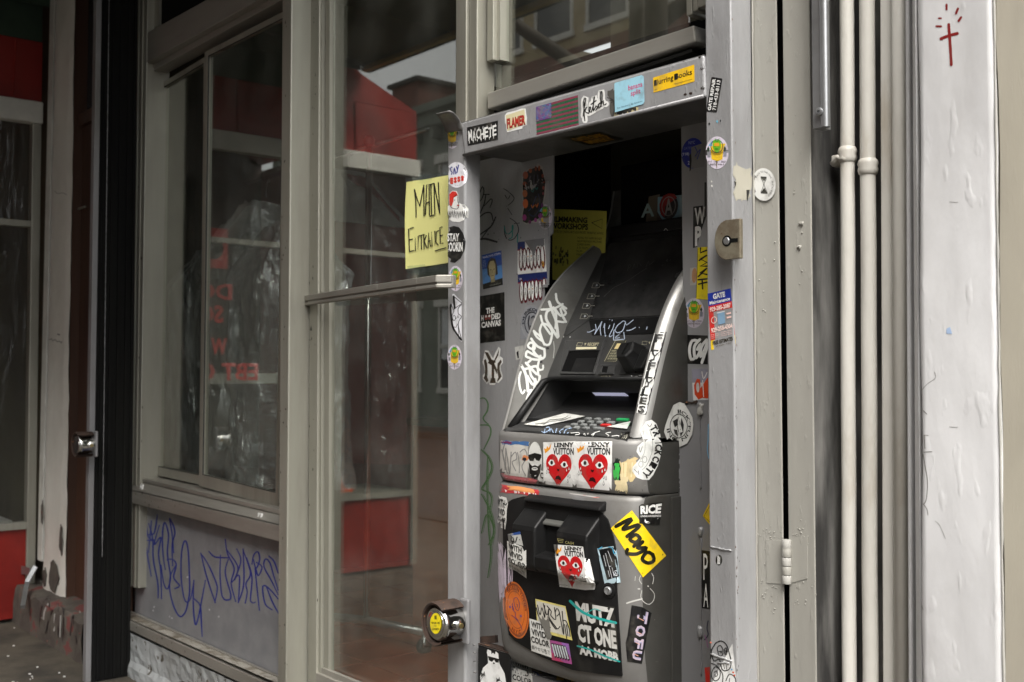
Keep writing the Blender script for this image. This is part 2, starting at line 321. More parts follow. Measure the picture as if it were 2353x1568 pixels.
def house(label, x0, x1, yf, h, wall_m, win_rows, nwin, ww, wh, cornice_m, blind_rows=(), group='houses across the street', depth=9, sill_m='bandw'):
    t = thing('town_house', label, 'building', ((x0+x1)/2, yf, 0), group)
    obj_w = MB().box(x0, x1, yf-depth, yf, 0, h).build('wall', wall_m, t)
    c = MB()
    c.box(x0-.05, x1+.05, yf+.002, yf+.28, h-.35, h-.05).box(x0-.1, x1+.1, yf+.003, yf+.42, h-.05, h+.12)
    n = int((x1-x0)/.7)
    for i in range(n): c.box(x0+.3+i*.7, x0+.42+i*.7, yf+.004, yf+.24, h-.62, h-.352)
    c.build('cornice', cornice_m, t)
    pitch = (x1-x0)/nwin
    for z in win_rows:
        for i in range(nwin):
            xc = x0+pitch*(i+.5)
            f = MB().box(xc-ww/2-.09, xc+ww/2+.09, yf+.002, yf+.07, z-.12, z-.002).box(xc-ww/2-.13, xc+ww/2+.13, yf+.003, yf+.12, z+wh+.002, z+wh+.2)
            f.box(xc-ww/2-.06, xc-ww/2-.002, yf+.004, yf+.05, z, z+wh).box(xc+ww/2+.002, xc+ww/2+.06, yf+.004, yf+.05, z, z+wh).box(xc-ww/2, xc+ww/2, yf+.012, yf+.045, z+wh*.49, z+wh*.53)
            fr = f.build('window', sill_m, t)
            MB().box(xc-ww/2, xc+ww/2, yf+.002, yf+.01, z, z+wh).build('pane', 'winw', fr)
            if (i+int(z)) % 2 in blind_rows: MB().box(xc-ww/2+.03, xc+ww/2-.03, yf+.0105, yf+.0117, z+wh*.35, z+wh-.02).build('blind', 'blind', fr)
    return t
ha = house('low grey green house with a white windowed top floor, mirrored in the shop door', -27, -18.2, -12.6, 7.1, 'stonegrn', (.9, 4.1), 5, .95, 1.8, 'stonegrn', (0, 1))
rb = thing('roof_bulkhead', 'dark brick stair bulkhead on the roof of the grey green house', 'bulkhead', (-21.5, -14.6, 7.1))
MB().box(-23.2, -22.05, -15.6, -13.7, 7.1, 8.5).build('wall', 'brickr', rb); MB().box(-23.3, -21.95, -15.7, -13.6, 8.5, 8.6).build('roof', 'dkroof', rb)
MB().box(-22.04, -20.9, -15.2, -14.0, 7.1, 7.75).build('parapet', 'brickr', rb)
hb = house('tall beige house with red cornice bands, mirrored in the window over the cash machine', -18.1, -10.6, -12.6, 15, 'brick', (1.0, 4.6, 7.9, 11.2), 5, 1.0, 1.9, 'brickr', (0,))
MB().box(-18.09, -10.61, -12.598, -12.45, 7.12, 7.5).build('band', 'brickr', hb)
MB().box(-15.2, -13.9, -12.597, -12.58, 4.1, 7.0).build('mural', 'mural', hb)
hc = house('red brick walk-up at the right end of the far row', -10.5, 0.5, -12.6, 14, 'brickr', (1.0, 4.4, 7.6, 10.8), 6, 1.0, 1.8, 'stonegrn', (1,))
hd = house('plain grey corner building beyond the red walk-up', .6, 14, -12.6, 12, 'stonegrn', (1.0, 4.4, 7.6), 7, 1.1, 1.8, 'brickr', ())
# bare street tree
tr = thing('bare_tree', 'bare street tree at the kerb, mirrored in the upper window', 'tree', (-5.9, -4.6, 0))
tb = MB(); tw = MB()
def branch(p, d, r, n, mb):
    pts = [p]; rs = [r]
    for i in range(4):
        d = (d+Vector((random.uniform(-.25, .25), random.uniform(-.25, .25), random.uniform(-.06, .16)))).normalized()
        pts.append(pts[-1]+d*(.22+r*6)); rs.append(r*(1-.13*(i+1)))
    mb.tube(pts, rs, 7)
    if n:
        for k in range(3 if n > 1 else 2):
            j = random.choice((2, 3, 4)); dd = (d+Vector((random.uniform(-.9, .9), random.uniform(-.9, .9), random.uniform(-.2, .6)))).normalized()
            branch(pts[j], dd, rs[j]*.66, n-1, tw)
branch(Vector((-5.9, -4.6, 0)), Vector((.05, 0, 1)), .15, 0, tb)
for k in range(5):
    a = k*1.3; branch(Vector((-5.9+random.uniform(-.05, .05), -4.6, 2.6+k*.35)), Vector((math.cos(a)*.8, math.sin(a)*.8, .8)).normalized(), .075, 3, tw)
tb.tube([(-5.9, -4.6, 2.5), (-5.85, -4.6, 4.6), (-5.9, -4.65, 6.5)], [.12, .09, .04], 8)
tb.build('trunk', 'bark', tr, smooth=True); tw.build('limbs', 'bark', tr, smooth=True)

# ------------------------------------------------------------------ neighbour's enclosure (seen directly at the far left and again in the panes)
def MXp(u, v):                              # a point on the wall x=X0 seen mirrored in the door glass (plane y=.04)
    p = PX(u, v, X0); return Vector((X0, .08-p.y, p.z))
YE = MXp(956, 370).y                        # street end of the enclosure
en = thing('shop_enclosure', 'red vinyl winter enclosure with clear plastic sheets and a white rail', 'enclosure', (X0-.6, YE/2, 0))
zb0, zb1, zr = .46, 2.51, 2.62
prof = [(YE, zr+.003), (.0, zr+.003), (0, 2.93), (YE+.02, 2.93)]
pa, pb_ = MXp(832, 171), MXp(956, 257)
MB().prism([(X0-.004, YE, zr+.002), (X0-.004, -.004, zr+.002), (X0-.004, -.004, 2.93), (X0-.004, pb_.y+ (pa.y-pb_.y)*.0, 2.93)], (-.03, 0, 0)).build('upper_sheet', 'red', en, label='dark red vinyl sheet above the white rail')
MB().prism([(X0-.006, YE, 2.933), (X0-.006, YE, pb_.z), (X0-.006, pa.y, pa.z), (X0-.006, pa.y+.25, 3.3), (X0-.006, pa.y+.25, 2.933)], (-.03, 0, 0)).build('gable_sheet', 'red', en)
MB().prism([(X0-.006, pa.y+.252, 2.933), (X0-.006, -.004, 2.933), (X0-.006, -.004, 3.5), (X0-.006, pa.y+.252, 3.5)], (-.03, 0, 0)).build('canopy_end', 'green', en)
for k in range(5):
    y = YE*.97*(k+.35)/5.3
    MB().tube([(X0+.001, y, zr+.01), (X0+.004, y+.01, 2.92)], .006, 6).build('seam', 'red', en)
MB().box(X0-.05, X0+.02, YE-.02, -.001, zb1, zr).build('top_rail', 'bandw', en, bevel=.006)
MB().box(X0-.03, X0-.005, YE+.045, -.05, .02, zb0).build('lower_sheet', 'red', en)
for y0, y1 in ((YE-.01, YE+.04), (-.05, -.006)): MB().box(X0-.045, X0+.012, y0, y1, 0.02, zb1-.001).build('post', 'alu', en, bevel=.004)
MB().box(X0-.04, X0+.014, YE+.041, -.051, zb0+.001, zb0+.035).build('mid_rail', 'alu', en)
MB().box(X0-.04, X0+.010, YE+.041, -.051, 1.98, 2.01).build('cross_rail', 'alu', en)
def wavy(x, y0, y1, z0, z1, amp, ny=26, nz=30, seed=1):
    rnd = random.Random(seed); ph = [rnd.uniform(0, 6.28) for _ in range(8)]
    return MB().grid([[(x+amp*(math.sin(7*(y0+(y1-y0)*j/ny)+ph[0]+2*math.sin(3*(z0+(z1-z0)*i/nz)+ph[1]))*.6+math.sin(19*(y0+(y1-y0)*j/ny)+ph[2]+3*(z1-z0)*i/nz)*.4),
                        y0+(y1-y0)*j/ny, z0+(z1-z0)*i/nz) for j in range(ny+1)] for i in range(nz+1)])
wavy(X0-.015, YE+.05, -.06, zb0+.04, 1.975, .010).build('clear_sheet', 'film', en, smooth=True)
wavy(X0-.015, YE+.05, -.06, 2.015, zb1-.005, .008, nz=8, seed=3).build('clear_sheet', 'film', en, smooth=True)
gpf = [(pb_.y, pb_.z-.03), (pa.y, pa.z-.03), (pa.y+.25, 3.27), (0, 3.27)]
MB().prism([(X0-2.2, YE, 0)]+[(X0-2.2, y, z) for y, z in gpf]+[(X0-2.2, 0, 0)], (-.05, 0, 0)).build('far_side', 'brown', en)
for (ya1, za1), (yb1, zb1_) in zip(gpf[:-1], gpf[1:]): MB().prism([(X0-2.25, ya1, za1+.004), (X0-2.25, yb1, zb1_+.004), (X0-2.25, yb1, zb1_+.016), (X0-2.25, ya1, za1+.016)], (2.21, 0, 0)).build('roof_panel', 'red', en)
MB().box(X0-2.19, X0-.06, YE-.02, YE+.01, .0, 2.86).build('street_side', 'clothm', en)
MB().box(X0-.10, X0-.09, -1.35, -.2, 1.18, 1.24).build('shelf_edge', 'alu', en)

MB().box(X0-3.2, X0-.05, pa.y+.27, .05, 3.42, 3.5).build('shade_roof', 'green', en)  # unseen roof added to block light from the left
# ------------------------------------------------------------------ our own awning over window and door
XA = XD+.62
aw = thing('shop_awning', 'dark green fabric awning over the shop window and door', 'awning', ((X0+XA)/2, -.9, 3.05))
YA_, ZA = MXp(832, 171).y, MXp(832, 171).z
MB().prism([(X0+.05, .05, 3.62), (X0+.05, YA_, ZA+.03), (X0+.05, YA_, ZA+.05), (X0+.05, .05, 3.64)], (XA-X0-.05, 0, 0)).build('canopy', 'olive', aw)
MB().box(X0+.05, XA, YA_-.02, YA_+.0, ZA-.0, ZA+.26).build('valance', 'green', aw)
MB().box(X0+.05, XA, YA_+.002, YA_+.04, ZA+.001, ZA+.028).build('front_rail', 'yel', aw)
for x in (X0+.08, (X0+XA)/2, XA-.03): MB().tube([(x, .04, 3.35), (x, YA_+.02, ZA+.03)], .012, 8).build('arm', 'black', aw, smooth=True)
MB().prism([(X0+.052, .05, 3.10), (X0+.052, YA_+.05, ZA+.005), (X0+.052, YA_+.05, ZA+.25), (X0+.052, .05, 3.62)], (.01, 0, 0)).build('side_flap', 'green', aw)

# ------------------------------------------------------------------ the building the shop is in
fa = thing('shop_building', 'grey building front that the shop and the cash machine are set into', 'building', (0, .2, 0))
xw0, xw1 = X0-1.0, 3.0
MB().box(xw0, xw1, .07, .4, ZTOP+.002, 11).build('wall', 'stonegrn', fa)
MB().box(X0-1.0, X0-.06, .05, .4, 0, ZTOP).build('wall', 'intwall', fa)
for i in range(5):
    xc = -5+i*1.7
    f = MB().box(xc-.55, xc+.55, .0, .068, 4.4, 4.5).box(xc-.55, xc+.55, .0, .068, 6.3, 6.45).build('window', 'bandw', fa)
    MB().box(xc-.45, xc+.45, .055, .068, 4.502, 6.298).build('pane', 'winw', f)
# interior of the shop
XI1 = PY(1118, 700, .1).x+.02
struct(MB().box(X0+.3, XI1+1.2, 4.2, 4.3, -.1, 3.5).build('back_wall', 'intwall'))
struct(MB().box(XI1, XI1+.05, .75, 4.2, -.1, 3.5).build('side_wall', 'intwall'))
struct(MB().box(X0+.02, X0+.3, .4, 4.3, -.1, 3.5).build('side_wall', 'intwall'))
struct(MB().box(X0-.6, XI1+1.2, .42, 3.3, 3.4, 3.5).build('ceiling', 'intwall'))  # stops short of the back wall; opening added to let daylight in
struct(MB().box(X0-.6, XI1+1.2, .12, 4.3, -.05, .108).build('shop_floor', 'grout'))
fl = bpy.data.objects['shop_floor']; tile_me = None; T = .3
a = R(0)
xs = PZ(600, 1500, .11).x
for i in range(16):
    for j in range(10):
        x = XI1-.35-i*T; y = .45+j*T
        if x < X0+.4 or y > 3.4: continue
        if tile_me is None:
            o = MB().box(-T/2+.004, T/2-.004, -T/2+.004, T/2-.004, 0, .008).build('tile', 'floor', fl); tile_me = o.data
        else: o = bpy.data.objects.new('tile', tile_me); C.objects.link(o); o.parent = fl
        o.location = (x, y, .1085)

# ------------------------------------------------------------------ shop window
sw = thing('shop_window', 'aluminium framed sliding shop window over a grey panel tagged in blue', 'window', tuple(PY(460, 1560, .05)[:2])+(0,))
ZK = PY(300, 1425, 0).z
j1 = vbar((297, 300), (281, 1420), (334, 300), (316, 1420), 0, .10, .36).build('jamb', 'alu', sw, bevel=.003)
for a_, b_ in (((305, 300), (290, 1420)), ((313, 300), (298, 1420)), ((322, 300), (306, 1420))):
    q = vquad(a_, b_, (a_[0]+2.2, a_[1]), (b_[0]+2.2, b_[1]), -.004, .36); MB().prism(q, (0, .0035, 0)).build('ridge', 'alu', j1)
qbox([(300, 96), (645, -95), (645, -28), (300, 166)], .002, .10).build('head', 'alu_h', sw, bevel=.003)
qbox([(318, 150), (650, -24), (650, -2), (318, 182)], .03, .06).build('head_step', 'alu_h', sw, bevel=.002)
qbox([(336, 60), (362, 46), (362, 70), (336, 84)], .03, .06)
MB().prism([PY(300, 98, .04), PY(645, -93, .04), PY(645, -93, .04)+Vector((0, 0, .9)), PY(300, 98, .04)+Vector((0, 0, .45))], (0, .02, 0)).build('upper_panel', 'voidm', sw)
vq = [PY(352, 66, .03), PY(366, 58, .03), PY(366, 58, .03)+Vector((0, 0, .4)), PY(352, 66, .03)+Vector((0, 0, .4))]
MB().prism(vq, (0, .009, 0)).build('upper_mullion', 'alu', sw)
# sashes
def sash(name, L_, R_, top, bot, Y, wl, wr, wt, wb, label):
    """L_/R_: (x at y=300, x at y=1100); top/bot: left and right sighted heights of the outer edge"""
    xl = lambda v: L_[0]+(L_[1]-L_[0])*(v-300)/800; xr = lambda v: R_[0]+(R_[1]-R_[0])*(v-300)/800
    P1, P2, P3, P4 = PY(xl(top[0]), top[0], Y), PY(xr(top[1]), top[1], Y), PY(xr(bot[1]), bot[1], Y), PY(xl(bot[0]), bot[0], Y)
    s = MB()
    def lerp(a_, b_, t): return a_+(b_-a_)*t
    W_ = (P2-P1).length; H_ = (P1-P4).length
    I1 = lerp(lerp(P1, P2, wl/W_), lerp(P4, P3, wl/W_), wt/H_); I2 = lerp(lerp(P1, P2, 1-wr/W_), lerp(P4, P3, 1-wr/W_), wt/H_)
    I3 = lerp(lerp(P1, P2, 1-wr/W_), lerp(P4, P3, 1-wr/W_), 1-wb/H_); I4 = lerp(lerp(P1, P2, wl/W_), lerp(P4, P3, wl/W_), 1-wb/H_)
    for q in ((P1, P2, I2, I1), (I4, I3, P3, P4), (P1, I1, I4, P4), (I2, P2, P3, I3)): s.prism(q, (0, .022, 0))
    o = s.build('sash', 'alu', sw, label=label)
    d = Vector((0, .010, 0)); MB().prism([I1+d, I2+d, I3+d, I4+d], (0, .004, 0)).build('pane', 'glass', o)
    d = Vector((0, .004, 0)); e = .004
    g = MB()
    for a_, b_ in ((I1, I2), (I2, I3), (I3, I4), (I4, I1)): g.tube([a_+d, b_+d], .003, 6)
    g.build('gasket', 'gasket', o)
    return o
sash('sash', (347, 341), (474, 466), (206, 128), (1088, 1116), .075, .028, .03, .02, .035, 'inner sliding sash at the left')
sash('sash', (468, 457), (655, 640), (120, 22), (1117, 1166), .045, .028, .02, .02, .045, 'outer sliding sash at the right')
# inner reveal strips and tracks
vbar((334.5, 300), (319, 1090), (344, 300), (331, 1090), .035, .06, .9).build('track', 'alu', sw, bevel=.002)
s_ = qbox([(301, 1094), (646, 1172), (646, 1184), (300, 1102)], .012, .09).build('sill_track', 'alu_h', sw, bevel=.003)
MB().prism([PY(300, 1103, .012), PY(646, 1185, .012), PY(646, 1206, -.018), PY(297, 1124, -.018)], (0, .03, -.004)).build('sill_slope', 'alu_h', sw)
qbox([(294, 1126), (650, 1210), (650, 1248), (292, 1154)], -.018, .09).build('sill', 'alu_h', sw, bevel=.003)
for u, v in ((328, 1112), (600, 1178)):
    p = PY(u, v, -.004); MB().box(p.x-.012, p.x+.012, p.y-.006, p.y+.0, p.z-.008, p.z-.002).box(p.x-.012, p.x+.012, p.y-.008, p.y-.002, p.z-.022, p.z-.016).box(p.x-.012, p.x-.008, p.y-.007, p.y-.001, p.z-.0155, p.z-.009).box(p.x+.008, p.x+.012, p.y-.007, p.y-.001, p.z-.0155, p.z-.009).build('weep_cover', 'paper', sw)
vbar((300, 1160), (288, 1412), (320, 1160), (314, 1412), .022, .05, .40, PY(300, 1152, .02).z).build('lower_jamb', 'alu', sw, bevel=.002)
qbox([(317, 1158), (655, 1246), (655, 1568), (310, 1408)], .034, .03).build('kneewall_panel', 'panel', sw)
pn = bpy.data.objects['kneewall_panel']
MB().prism([PY(292, 1407, .02), PY(655, 1563, .02), PY(655, 1578, -.02), PY(286, 1418, -.02)], (0, .02, -.003)).build('base_ledge', 'ledge', sw)
MB().prism([PY(300, 1403, .028), PY(655, 1558, .028), PY(655, 1565, .028), PY(300, 1408, .028)], (0, -.012, 0)).build('base_bead', 'alu_h', sw)
bq = [PY(284, 1420, -.02), PY(660, 1592, -.02), PY(660, 1622, -.02), PY(279, 1440, -.02)]
MB().prism(bq, (0, .1, 0)).build('base_rail', 'alu_h', sw, bevel=.003)
# curb wall under the window
cw = MB(); n = 60; m_ = 8
cl_, cr_ = PY(277, 1442, -.012), PY(660, 1622, -.012)
rows = []
for i in range(m_+1):
    row = []
    for j in range(n+1):
        p = cl_.lerp(cr_, j/n); z = p.z*(1-i/m_)
        row.append((p.x, -.012-random.uniform(0, .006)-(.012 if i > 5 else 0), z-(.002 if i == 0 else 0)))
    rows.append(row)
cw.grid(rows); cw.box(cl_.x, cr_.x, -.004, .1, 0, min(cl_.z, cr_.z)-.01)
tag(cw.build('curb_wall', 'curb'), 'chipped grey painted concrete curb under the tagged window panel', 'curb')

# ------------------------------------------------------------------ mullion and glass door
ZLINT = PY(1067, 330, -.05).z
mu = thing('door_frame', 'aluminium door frame with a deep mullion between window and door', 'door frame', tuple(PY(670, 1500, 0)[:2])+(0,))
vbar((647, 200), (639, 1400), (668, 200), (658, 1400), -.058, .14).build('mullion', 'alu', mu, bevel=.004)
xq = vquad((647, 200), (639, 1400), (668, 200), (658, 1400), -.058)[1].x
vbar((704, 300), (702, 1400), (710, 300), (708, 1400), .03, .05).build('gasket', 'gasket', mu)
vbar((1047, 60), (1043, 1400), (1071, 60), (1067, 1400), -.012, .08, ZLINT).build('jamb', 'alu', mu, bevel=.003)
vbar((1047, 60), (1043, 1400), (1071, 60), (1067, 1400), -.012, .03, 0, ZLINT-.001).build('jamb', 'alu', mu)
vbar((1070, 60), (1066, 1400), (1078, 60), (1074, 1400), .02, .05, ZLINT).build('gasket', 'gasket', mu)
vbar((1078, 60), (1074, 1400), (1096, 60), (1092, 1400), -.004, .06, ZLINT).build('jamb', 'alu', mu, bevel=.003)
dr = thing('glass_door', 'aluminium framed glass shop door with a push bar', 'door', tuple(PY(870, 1500, .03)[:2])+(0,))
zb = PY(722, 1535, .012).z
vbar((712, 300), (708, 1400), (732, 300), (727, 1400), .012, .045, .14).build('stile', 'alu', dr, bevel=.003)
vbar((732, 300), (727, 1400), (739, 300), (737, 1400), .020, .035, .14).build('stile_step', 'alu', dr)
vbar((739, 300), (737, 1400), (747, 300), (745, 1400), .034, .02, .14).build('gasket', 'gasket', dr)
vbar((747, 300), (745, 1400), (757, 300), (755, 1400), .030, .02, .14).build('glazing_bead', 'alu', dr)
p0, p1 = vquad((757, 300), (755, 1400), (1047, 60), (1043, 1400), .04)[0].x, vquad((757, 300), (755, 1400), (1047, 60), (1043, 1400), .04)[1].x
xd0 = vquad((739, 300), (737, 1400), (739, 300), (737, 1400), .02)[0].x
MB().box(p0, p1, .040, .046, zb-.01, ZTOP-.1).build('pane', 'glass', dr)
MB().box(xd0-.02, p1, .012, .057, .14, zb-.012).build('bottom_rail', 'alu_h', dr, bevel=.003)
MB().box(xd0, p1, .022, .036, zb-.011, zb+.004).build('glazing_bead', 'alu_h', dr)
MB().box(X0+.05, XI1+.1, -.02, .14, ZTOP-.09, ZTOP).build('transom_head', 'alu_h', mu)
MB().box(xd0-.09, p1+.05, -.05, .12, .0, .135).build('threshold', 'alu_h', mu)
# push bar
ZB = PY(700, 691, .0).z
pp = [PY(699, 691, .004), PZ(780, 679, ZB), PZ(870, 666, ZB), PZ(960, 653, ZB), PZ(1005, 647, ZB), PZ(1040, 647, ZB-.0)]
pp = [Vector((p.x, min(.004, max(-.14, p.y)), ZB)) for p in pp]
bar = MB()
for dz0, dz1, off in ((-.0165, .0165, 0), (-.002, .0155, -.005), (-.0155, -.007, -.004)):
    rows_f = [[p+Vector((0, off, dz0)), p+Vector((0, off, dz1))] for p in pp]
    for a_, b_ in zip(pp[:-1], pp[1:]):
        bar.prism([a_+Vector((0, off, dz0)), b_+Vector((0, off, dz0)), b_+Vector((0, off, dz1)), a_+Vector((0, off, dz1))], (0, .012 if off == 0 else .0045, 0))
pbo = bar.build('push_bar', 'alu_h', dr, bevel=.0015)
p = PY(706, 697, -.001); MB().lathe(p+Vector((0, .002, -.0)), (0, -1, 0), [(0, .006), (.003, .006), (.005, .003)], 12).build('screw', 'rust', pbo)
ss = thing('paper_sign', 'yellow handwritten main entrance notice in a clear sleeve on the door glass', 'sign', tuple(PY(980, 630, .03)))
sign_back = qbox([(932, 409), (1040, 394), (1040, 622), (933, 628)], .032, .0015).build('sleeve', 'film', ss)
_H = [PY(u, v, .0305) for u, v in ((934, 419), (1038, 402), (1038, 603), (935, 619))]
sign_paper = MB().grid([[_H[0].lerp(_H[1], j/12).lerp(_H[3].lerp(_H[2], j/12), i/12)+Vector((0, -.004*math.sin(PI*i/12)-.006*(1-j/12)**3*(i/12)**2-.0015*math.sin(9*j/12+5*i/12), 0)) for j in range(13)] for i in range(13)]).build('sheet', mat('yellow paper', (.93, .91, .36), (.88, .86, .33), scale=3, rough=.5), ss, smooth=True)
MB().prism([PY(u, v, .024) for u, v in ((962, 400), (990, 396), (991, 412), (963, 416))], (0, .0015, 0)).build('tape', 'film', ss)
MB().prism([PY(u, v, .020) for u, v in ((936, 612), (976, 608), (976, 630), (938, 634))], (0, .0015, 0)).build('tape', 'film', ss)

# ------------------------------------------------------------------ upper window over the cash machine
tw_ = thing('upper_window', 'fixed aluminium window above the lintel, mirroring the houses opposite', 'window', tuple(PY(1350, 200, .03)))
vbar((1096, 60), (1094, 400), (1119, 60), (1117, 400), .045, .05, 2.0).build('jamb', 'alu', tw_)
vbar((1119, 60), (1118, 400), (1133, 60), (1132, 400), .022, .05, 2.05).build('stile', 'alu', tw_, bevel=.002)
vbar((1133, 60), (1132, 400), (1137, 60), (1136, 400), .04, .03, 2.05).build('gasket', 'gasket', tw_)
vbar((1137, 60), (1136, 400), (1149, 60), (1148, 400), .035, .03, 2.05).build('glazing_bead', 'alu', tw_)
qbox([(1120, 214), (1594, 58), (1598, 96), (1120, 251)], .022, .05).build('bottom_rail', 'alu_h', tw_, bevel=.003)
vbar((1577, 30), (1579, 200), (1590, 30), (1592, 200), .022, .05, 2.0).build('stile', 'alu', tw_, bevel=.002)
vbar((1592, 30), (1594, 200), (1603, 30), (1605, 200), .01, .06, 2.0).build('stile', 'alu', tw_, bevel=.002)
vbar((1603, 30), (1605, 200), (1622, 30), (1624, 200), .0, .07, 2.0).build('jamb', 'alu', tw_, bevel=.002)
g = [PY(1140, 214, .055), PY(1582, 62, .055)]
MB().prism([g[0], g[1], Vector((g[1].x, .055, ZTOP)), Vector((g[0].x, .055, ZTOP))], (0, .005, 0)).build('pane', 'glass', tw_)
g = [PY(1110, 235, .075), PY(1600, 80, .075)]
MB().prism([g[0]+Vector((0, 0, -.085)), g[1]+Vector((0, 0, -.085)), g[1]-Vector((0, 0, .005)), g[0]-Vector((0, 0, .005))], (0, .02, 0)).build('backing', 'voidm', tw_)  # black sheet standing in for the shadowed gap above the lintel
MB().box(XI1+.05, PY(1640, 100, .3).x+.1, .5, .52, 1.6, ZTOP).build('back_panel', 'intwall', tw_)
MB().prism([PY(1140, 262, .03), PY(1590, 112, .03), PY(1590, 120, .03), PY(1140, 270, .03)], (0, .03, 0)).build('gap_shadow', 'black', tw_)  # black strip put in as the shade under the rail

# ------------------------------------------------------------------ steel surround: posts, lintel, underside, panels
su = thing('steel_surround', 'grey painted steel gate frame and panels built round the cash machine', 'gate frame', tuple(PY(1340, 1500, .05)[:2])+(0,))
zpt = PY(1045, 292, -.05).z
postL = vbar((1028, 400), (1027, 1500), (1068, 400), (1068, 1500), -.05, .052, 0, zpt).build('post', 'silver', su, bevel=.006, segs=3, label='left gate post covered in round stickers')
s2 = MB().grid([[PY(u0+(u1-u0)*k/4, v0+(v1-v0)*k/4, y) for k in range(5)] for u0, v0, u1, v1, y in ((1027, 306, 1066, 300, -.053), (1023, 294, 1062, 288, -.056), (1018, 283, 1057, 276, -.064), (1012, 273, 1050, 266, -.078), (1006, 265, 1042, 258, -.096), (1002, 261, 1033, 254, -.112))])
o = s2.build('bent_flap', 'silver_d', su, smooth=True); sm = o.modifiers.new('thick', 'SOLIDIFY'); sm.thickness = .003
lint = qbox([(1058, 283), (1616, 127), (1619, 222), (1067, 357)], -.056, .012).build('lintel', 'silver', su, bevel=.004, label='sticker covered steel lintel')
A_, B_ = PY(1067, 357, -.052), PY(1619, 222, -.052)
YB = .14
dA = Vector((0, YB+.01+.052, 0))
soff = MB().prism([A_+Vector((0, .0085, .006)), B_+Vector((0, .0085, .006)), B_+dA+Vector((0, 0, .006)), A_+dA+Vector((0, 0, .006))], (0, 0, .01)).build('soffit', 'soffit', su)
lipm = MB().tube([A_+Vector((0, -.002, 0)), B_+Vector((0, -.002, 0))], .0045, 8).build('lip', 'silver_d', su, smooth=True)
MB().prism([PY(1057, 283, -.05), PY(1617, 126, -.05), PY(1617, 126, -.05)+Vector((0, .09, 0)), PY(1057, 283, -.05)+Vector((0, .09, 0))], (0, 0, -.006)).build('top_plate', 'silver_d', su)
# left panel with the notch for the machine
XLM = PY(1145, 1000, -.02).x               # left side of the machine
ztp = B_.z+.03
pe = [PY(u, v, YB) for u, v in ((1272, 330), (1272, 367), (1271, 500), (1269, 536), (1262, 543), (1261, 600), (1259, 655))]
xl = PY(1082, 700, YB).x
pz = [Vector((xl, YB, 0)), Vector((XLM-.012, YB, 0)), Vector((XLM-.012, YB, pe[-1].z))]+pe[::-1]+[Vector((xl, YB, pe[0].z))]
panL = MB().prism(pz, (0, .004, 0)).build('panel', 'silver', su, label='left steel panel between the post and the machine')
q = [PY(u, v, YB-.0035) for u, v in ((1165, 443), (1261, 415), (1257, 660))]
e_ = MB().prism([Vector((q[0].x, YB-.0035, 0.3)), Vector((XLM-.014, YB-.0035, 0.3)), Vector((XLM-.014, YB-.0035, q[2].z)), Vector((q[2].x, YB-.0035, q[2].z)), q[1], q[0]], (0, .003, 0)).build('overlay_plate', 'silver', su)
# right panel
pr = [PY(u, v, YB) for u, v in ((1565, 270), (1566, 350), (1568, 560), (1571, 700), (1574, 925))]
xr = PY(1700, 700, .05).x
panR = MB().prism(pr+[Vector((xr, YB, pr[-1].z)), Vector((xr, YB, pr[0].z))], (0, .004, 0)).build('panel', 'silver', su, label='upper right steel panel with torn stickers')
YR = .112
pr2 = [PY(1562, 936, YR), PY(1575, 925, YR)]
xg = PY(1559, 1200, YR).x
panR2 = MB().prism([pr2[0], pr2[1], Vector((xr, YR, pr2[1].z)), Vector((xr, YR, 0)), Vector((xg, YR, 0)), Vector((xg, YR, pr2[0].z-.01))], (0, .005, 0)).build('panel', 'silver_d', su, label='lower right steel panel with a welded seam')
def weld(pts, r, name, par, m='silver_d', seed=1, step=.006):
    rnd = random.Random(seed); mb = MB(); a_ = [Vector(p) for p in pts]; pt = []; rr = []
    for i in range(len(a_)-1):
        n_ = max(2, int((a_[i+1]-a_[i]).length/step))
        for k in range(n_): pt.append(a_[i].lerp(a_[i+1], k/n_)+Vector((rnd.uniform(-1, 1), 0, rnd.uniform(-1, 1)))*r*.25); rr.append(r*rnd.uniform(.6, 1.25))
    mb.tube(pt, rr, 7); return mb.build(name, m, par, smooth=True)
yv = YR-.001
weld([PY(1608, 925, yv), PY(1610, 1130, yv)], .0022, 'weld_bead', su)
weld([PY(1610, 1210, yv), PY(1611, 1560, yv)], .0022, 'weld_bead', su, seed=4)
weld([PY(1613, 928, yv), PY(1608, 960, yv)], .008, 'weld_lump', su, 'lump', 3)
weld([PY(1610, 1212, yv), PY(1610, 1242, yv)], .005, 'weld_lump', su, 'silver', 5)
weld([PY(1609, 1440, yv), PY(1609, 1470, yv)], .006, 'weld_lump', su, 'silver', 6)
weld([PY(1576, 926, yv), PY(1606, 925, yv)], .004, 'weld_bead', su, 'rust', 7)
for v0, v1, s in ((1000, 1128, 8), (1255, 1275, 9), (1275, 1310, 10), (1500, 1560, 11)): weld([PY(1559, v0, yv), PY(1559, v1, yv)], .003 if s != 11 else .006, 'weld_bead', su, 'silver_d', s)
# black housing behind the panels
xa_, xb_ = pe[0].x-.18, xr
hb_ = MB().box(xa_, xb_, .62, .63, 0, ztp+.2).box(xa_-.01, xa_, YB+.0045, .63, 0, ztp+.2).box(xb_, xb_+.01, .05, .63, 0, ztp+.2).box(xa_, xb_, YB+.0045, .63, ztp+.2, ztp+.21)
hb_.box(xa_, xb_, YB+.0045, YB+.02, A_.z+.02, ztp+.2)
hb_.build('housing', 'voidm', su)
qbox([(1300, 330), (1570, 262), (1570, 290), (1300, 352)], YB+.06, .02).build('rear_channel', 'black', su)
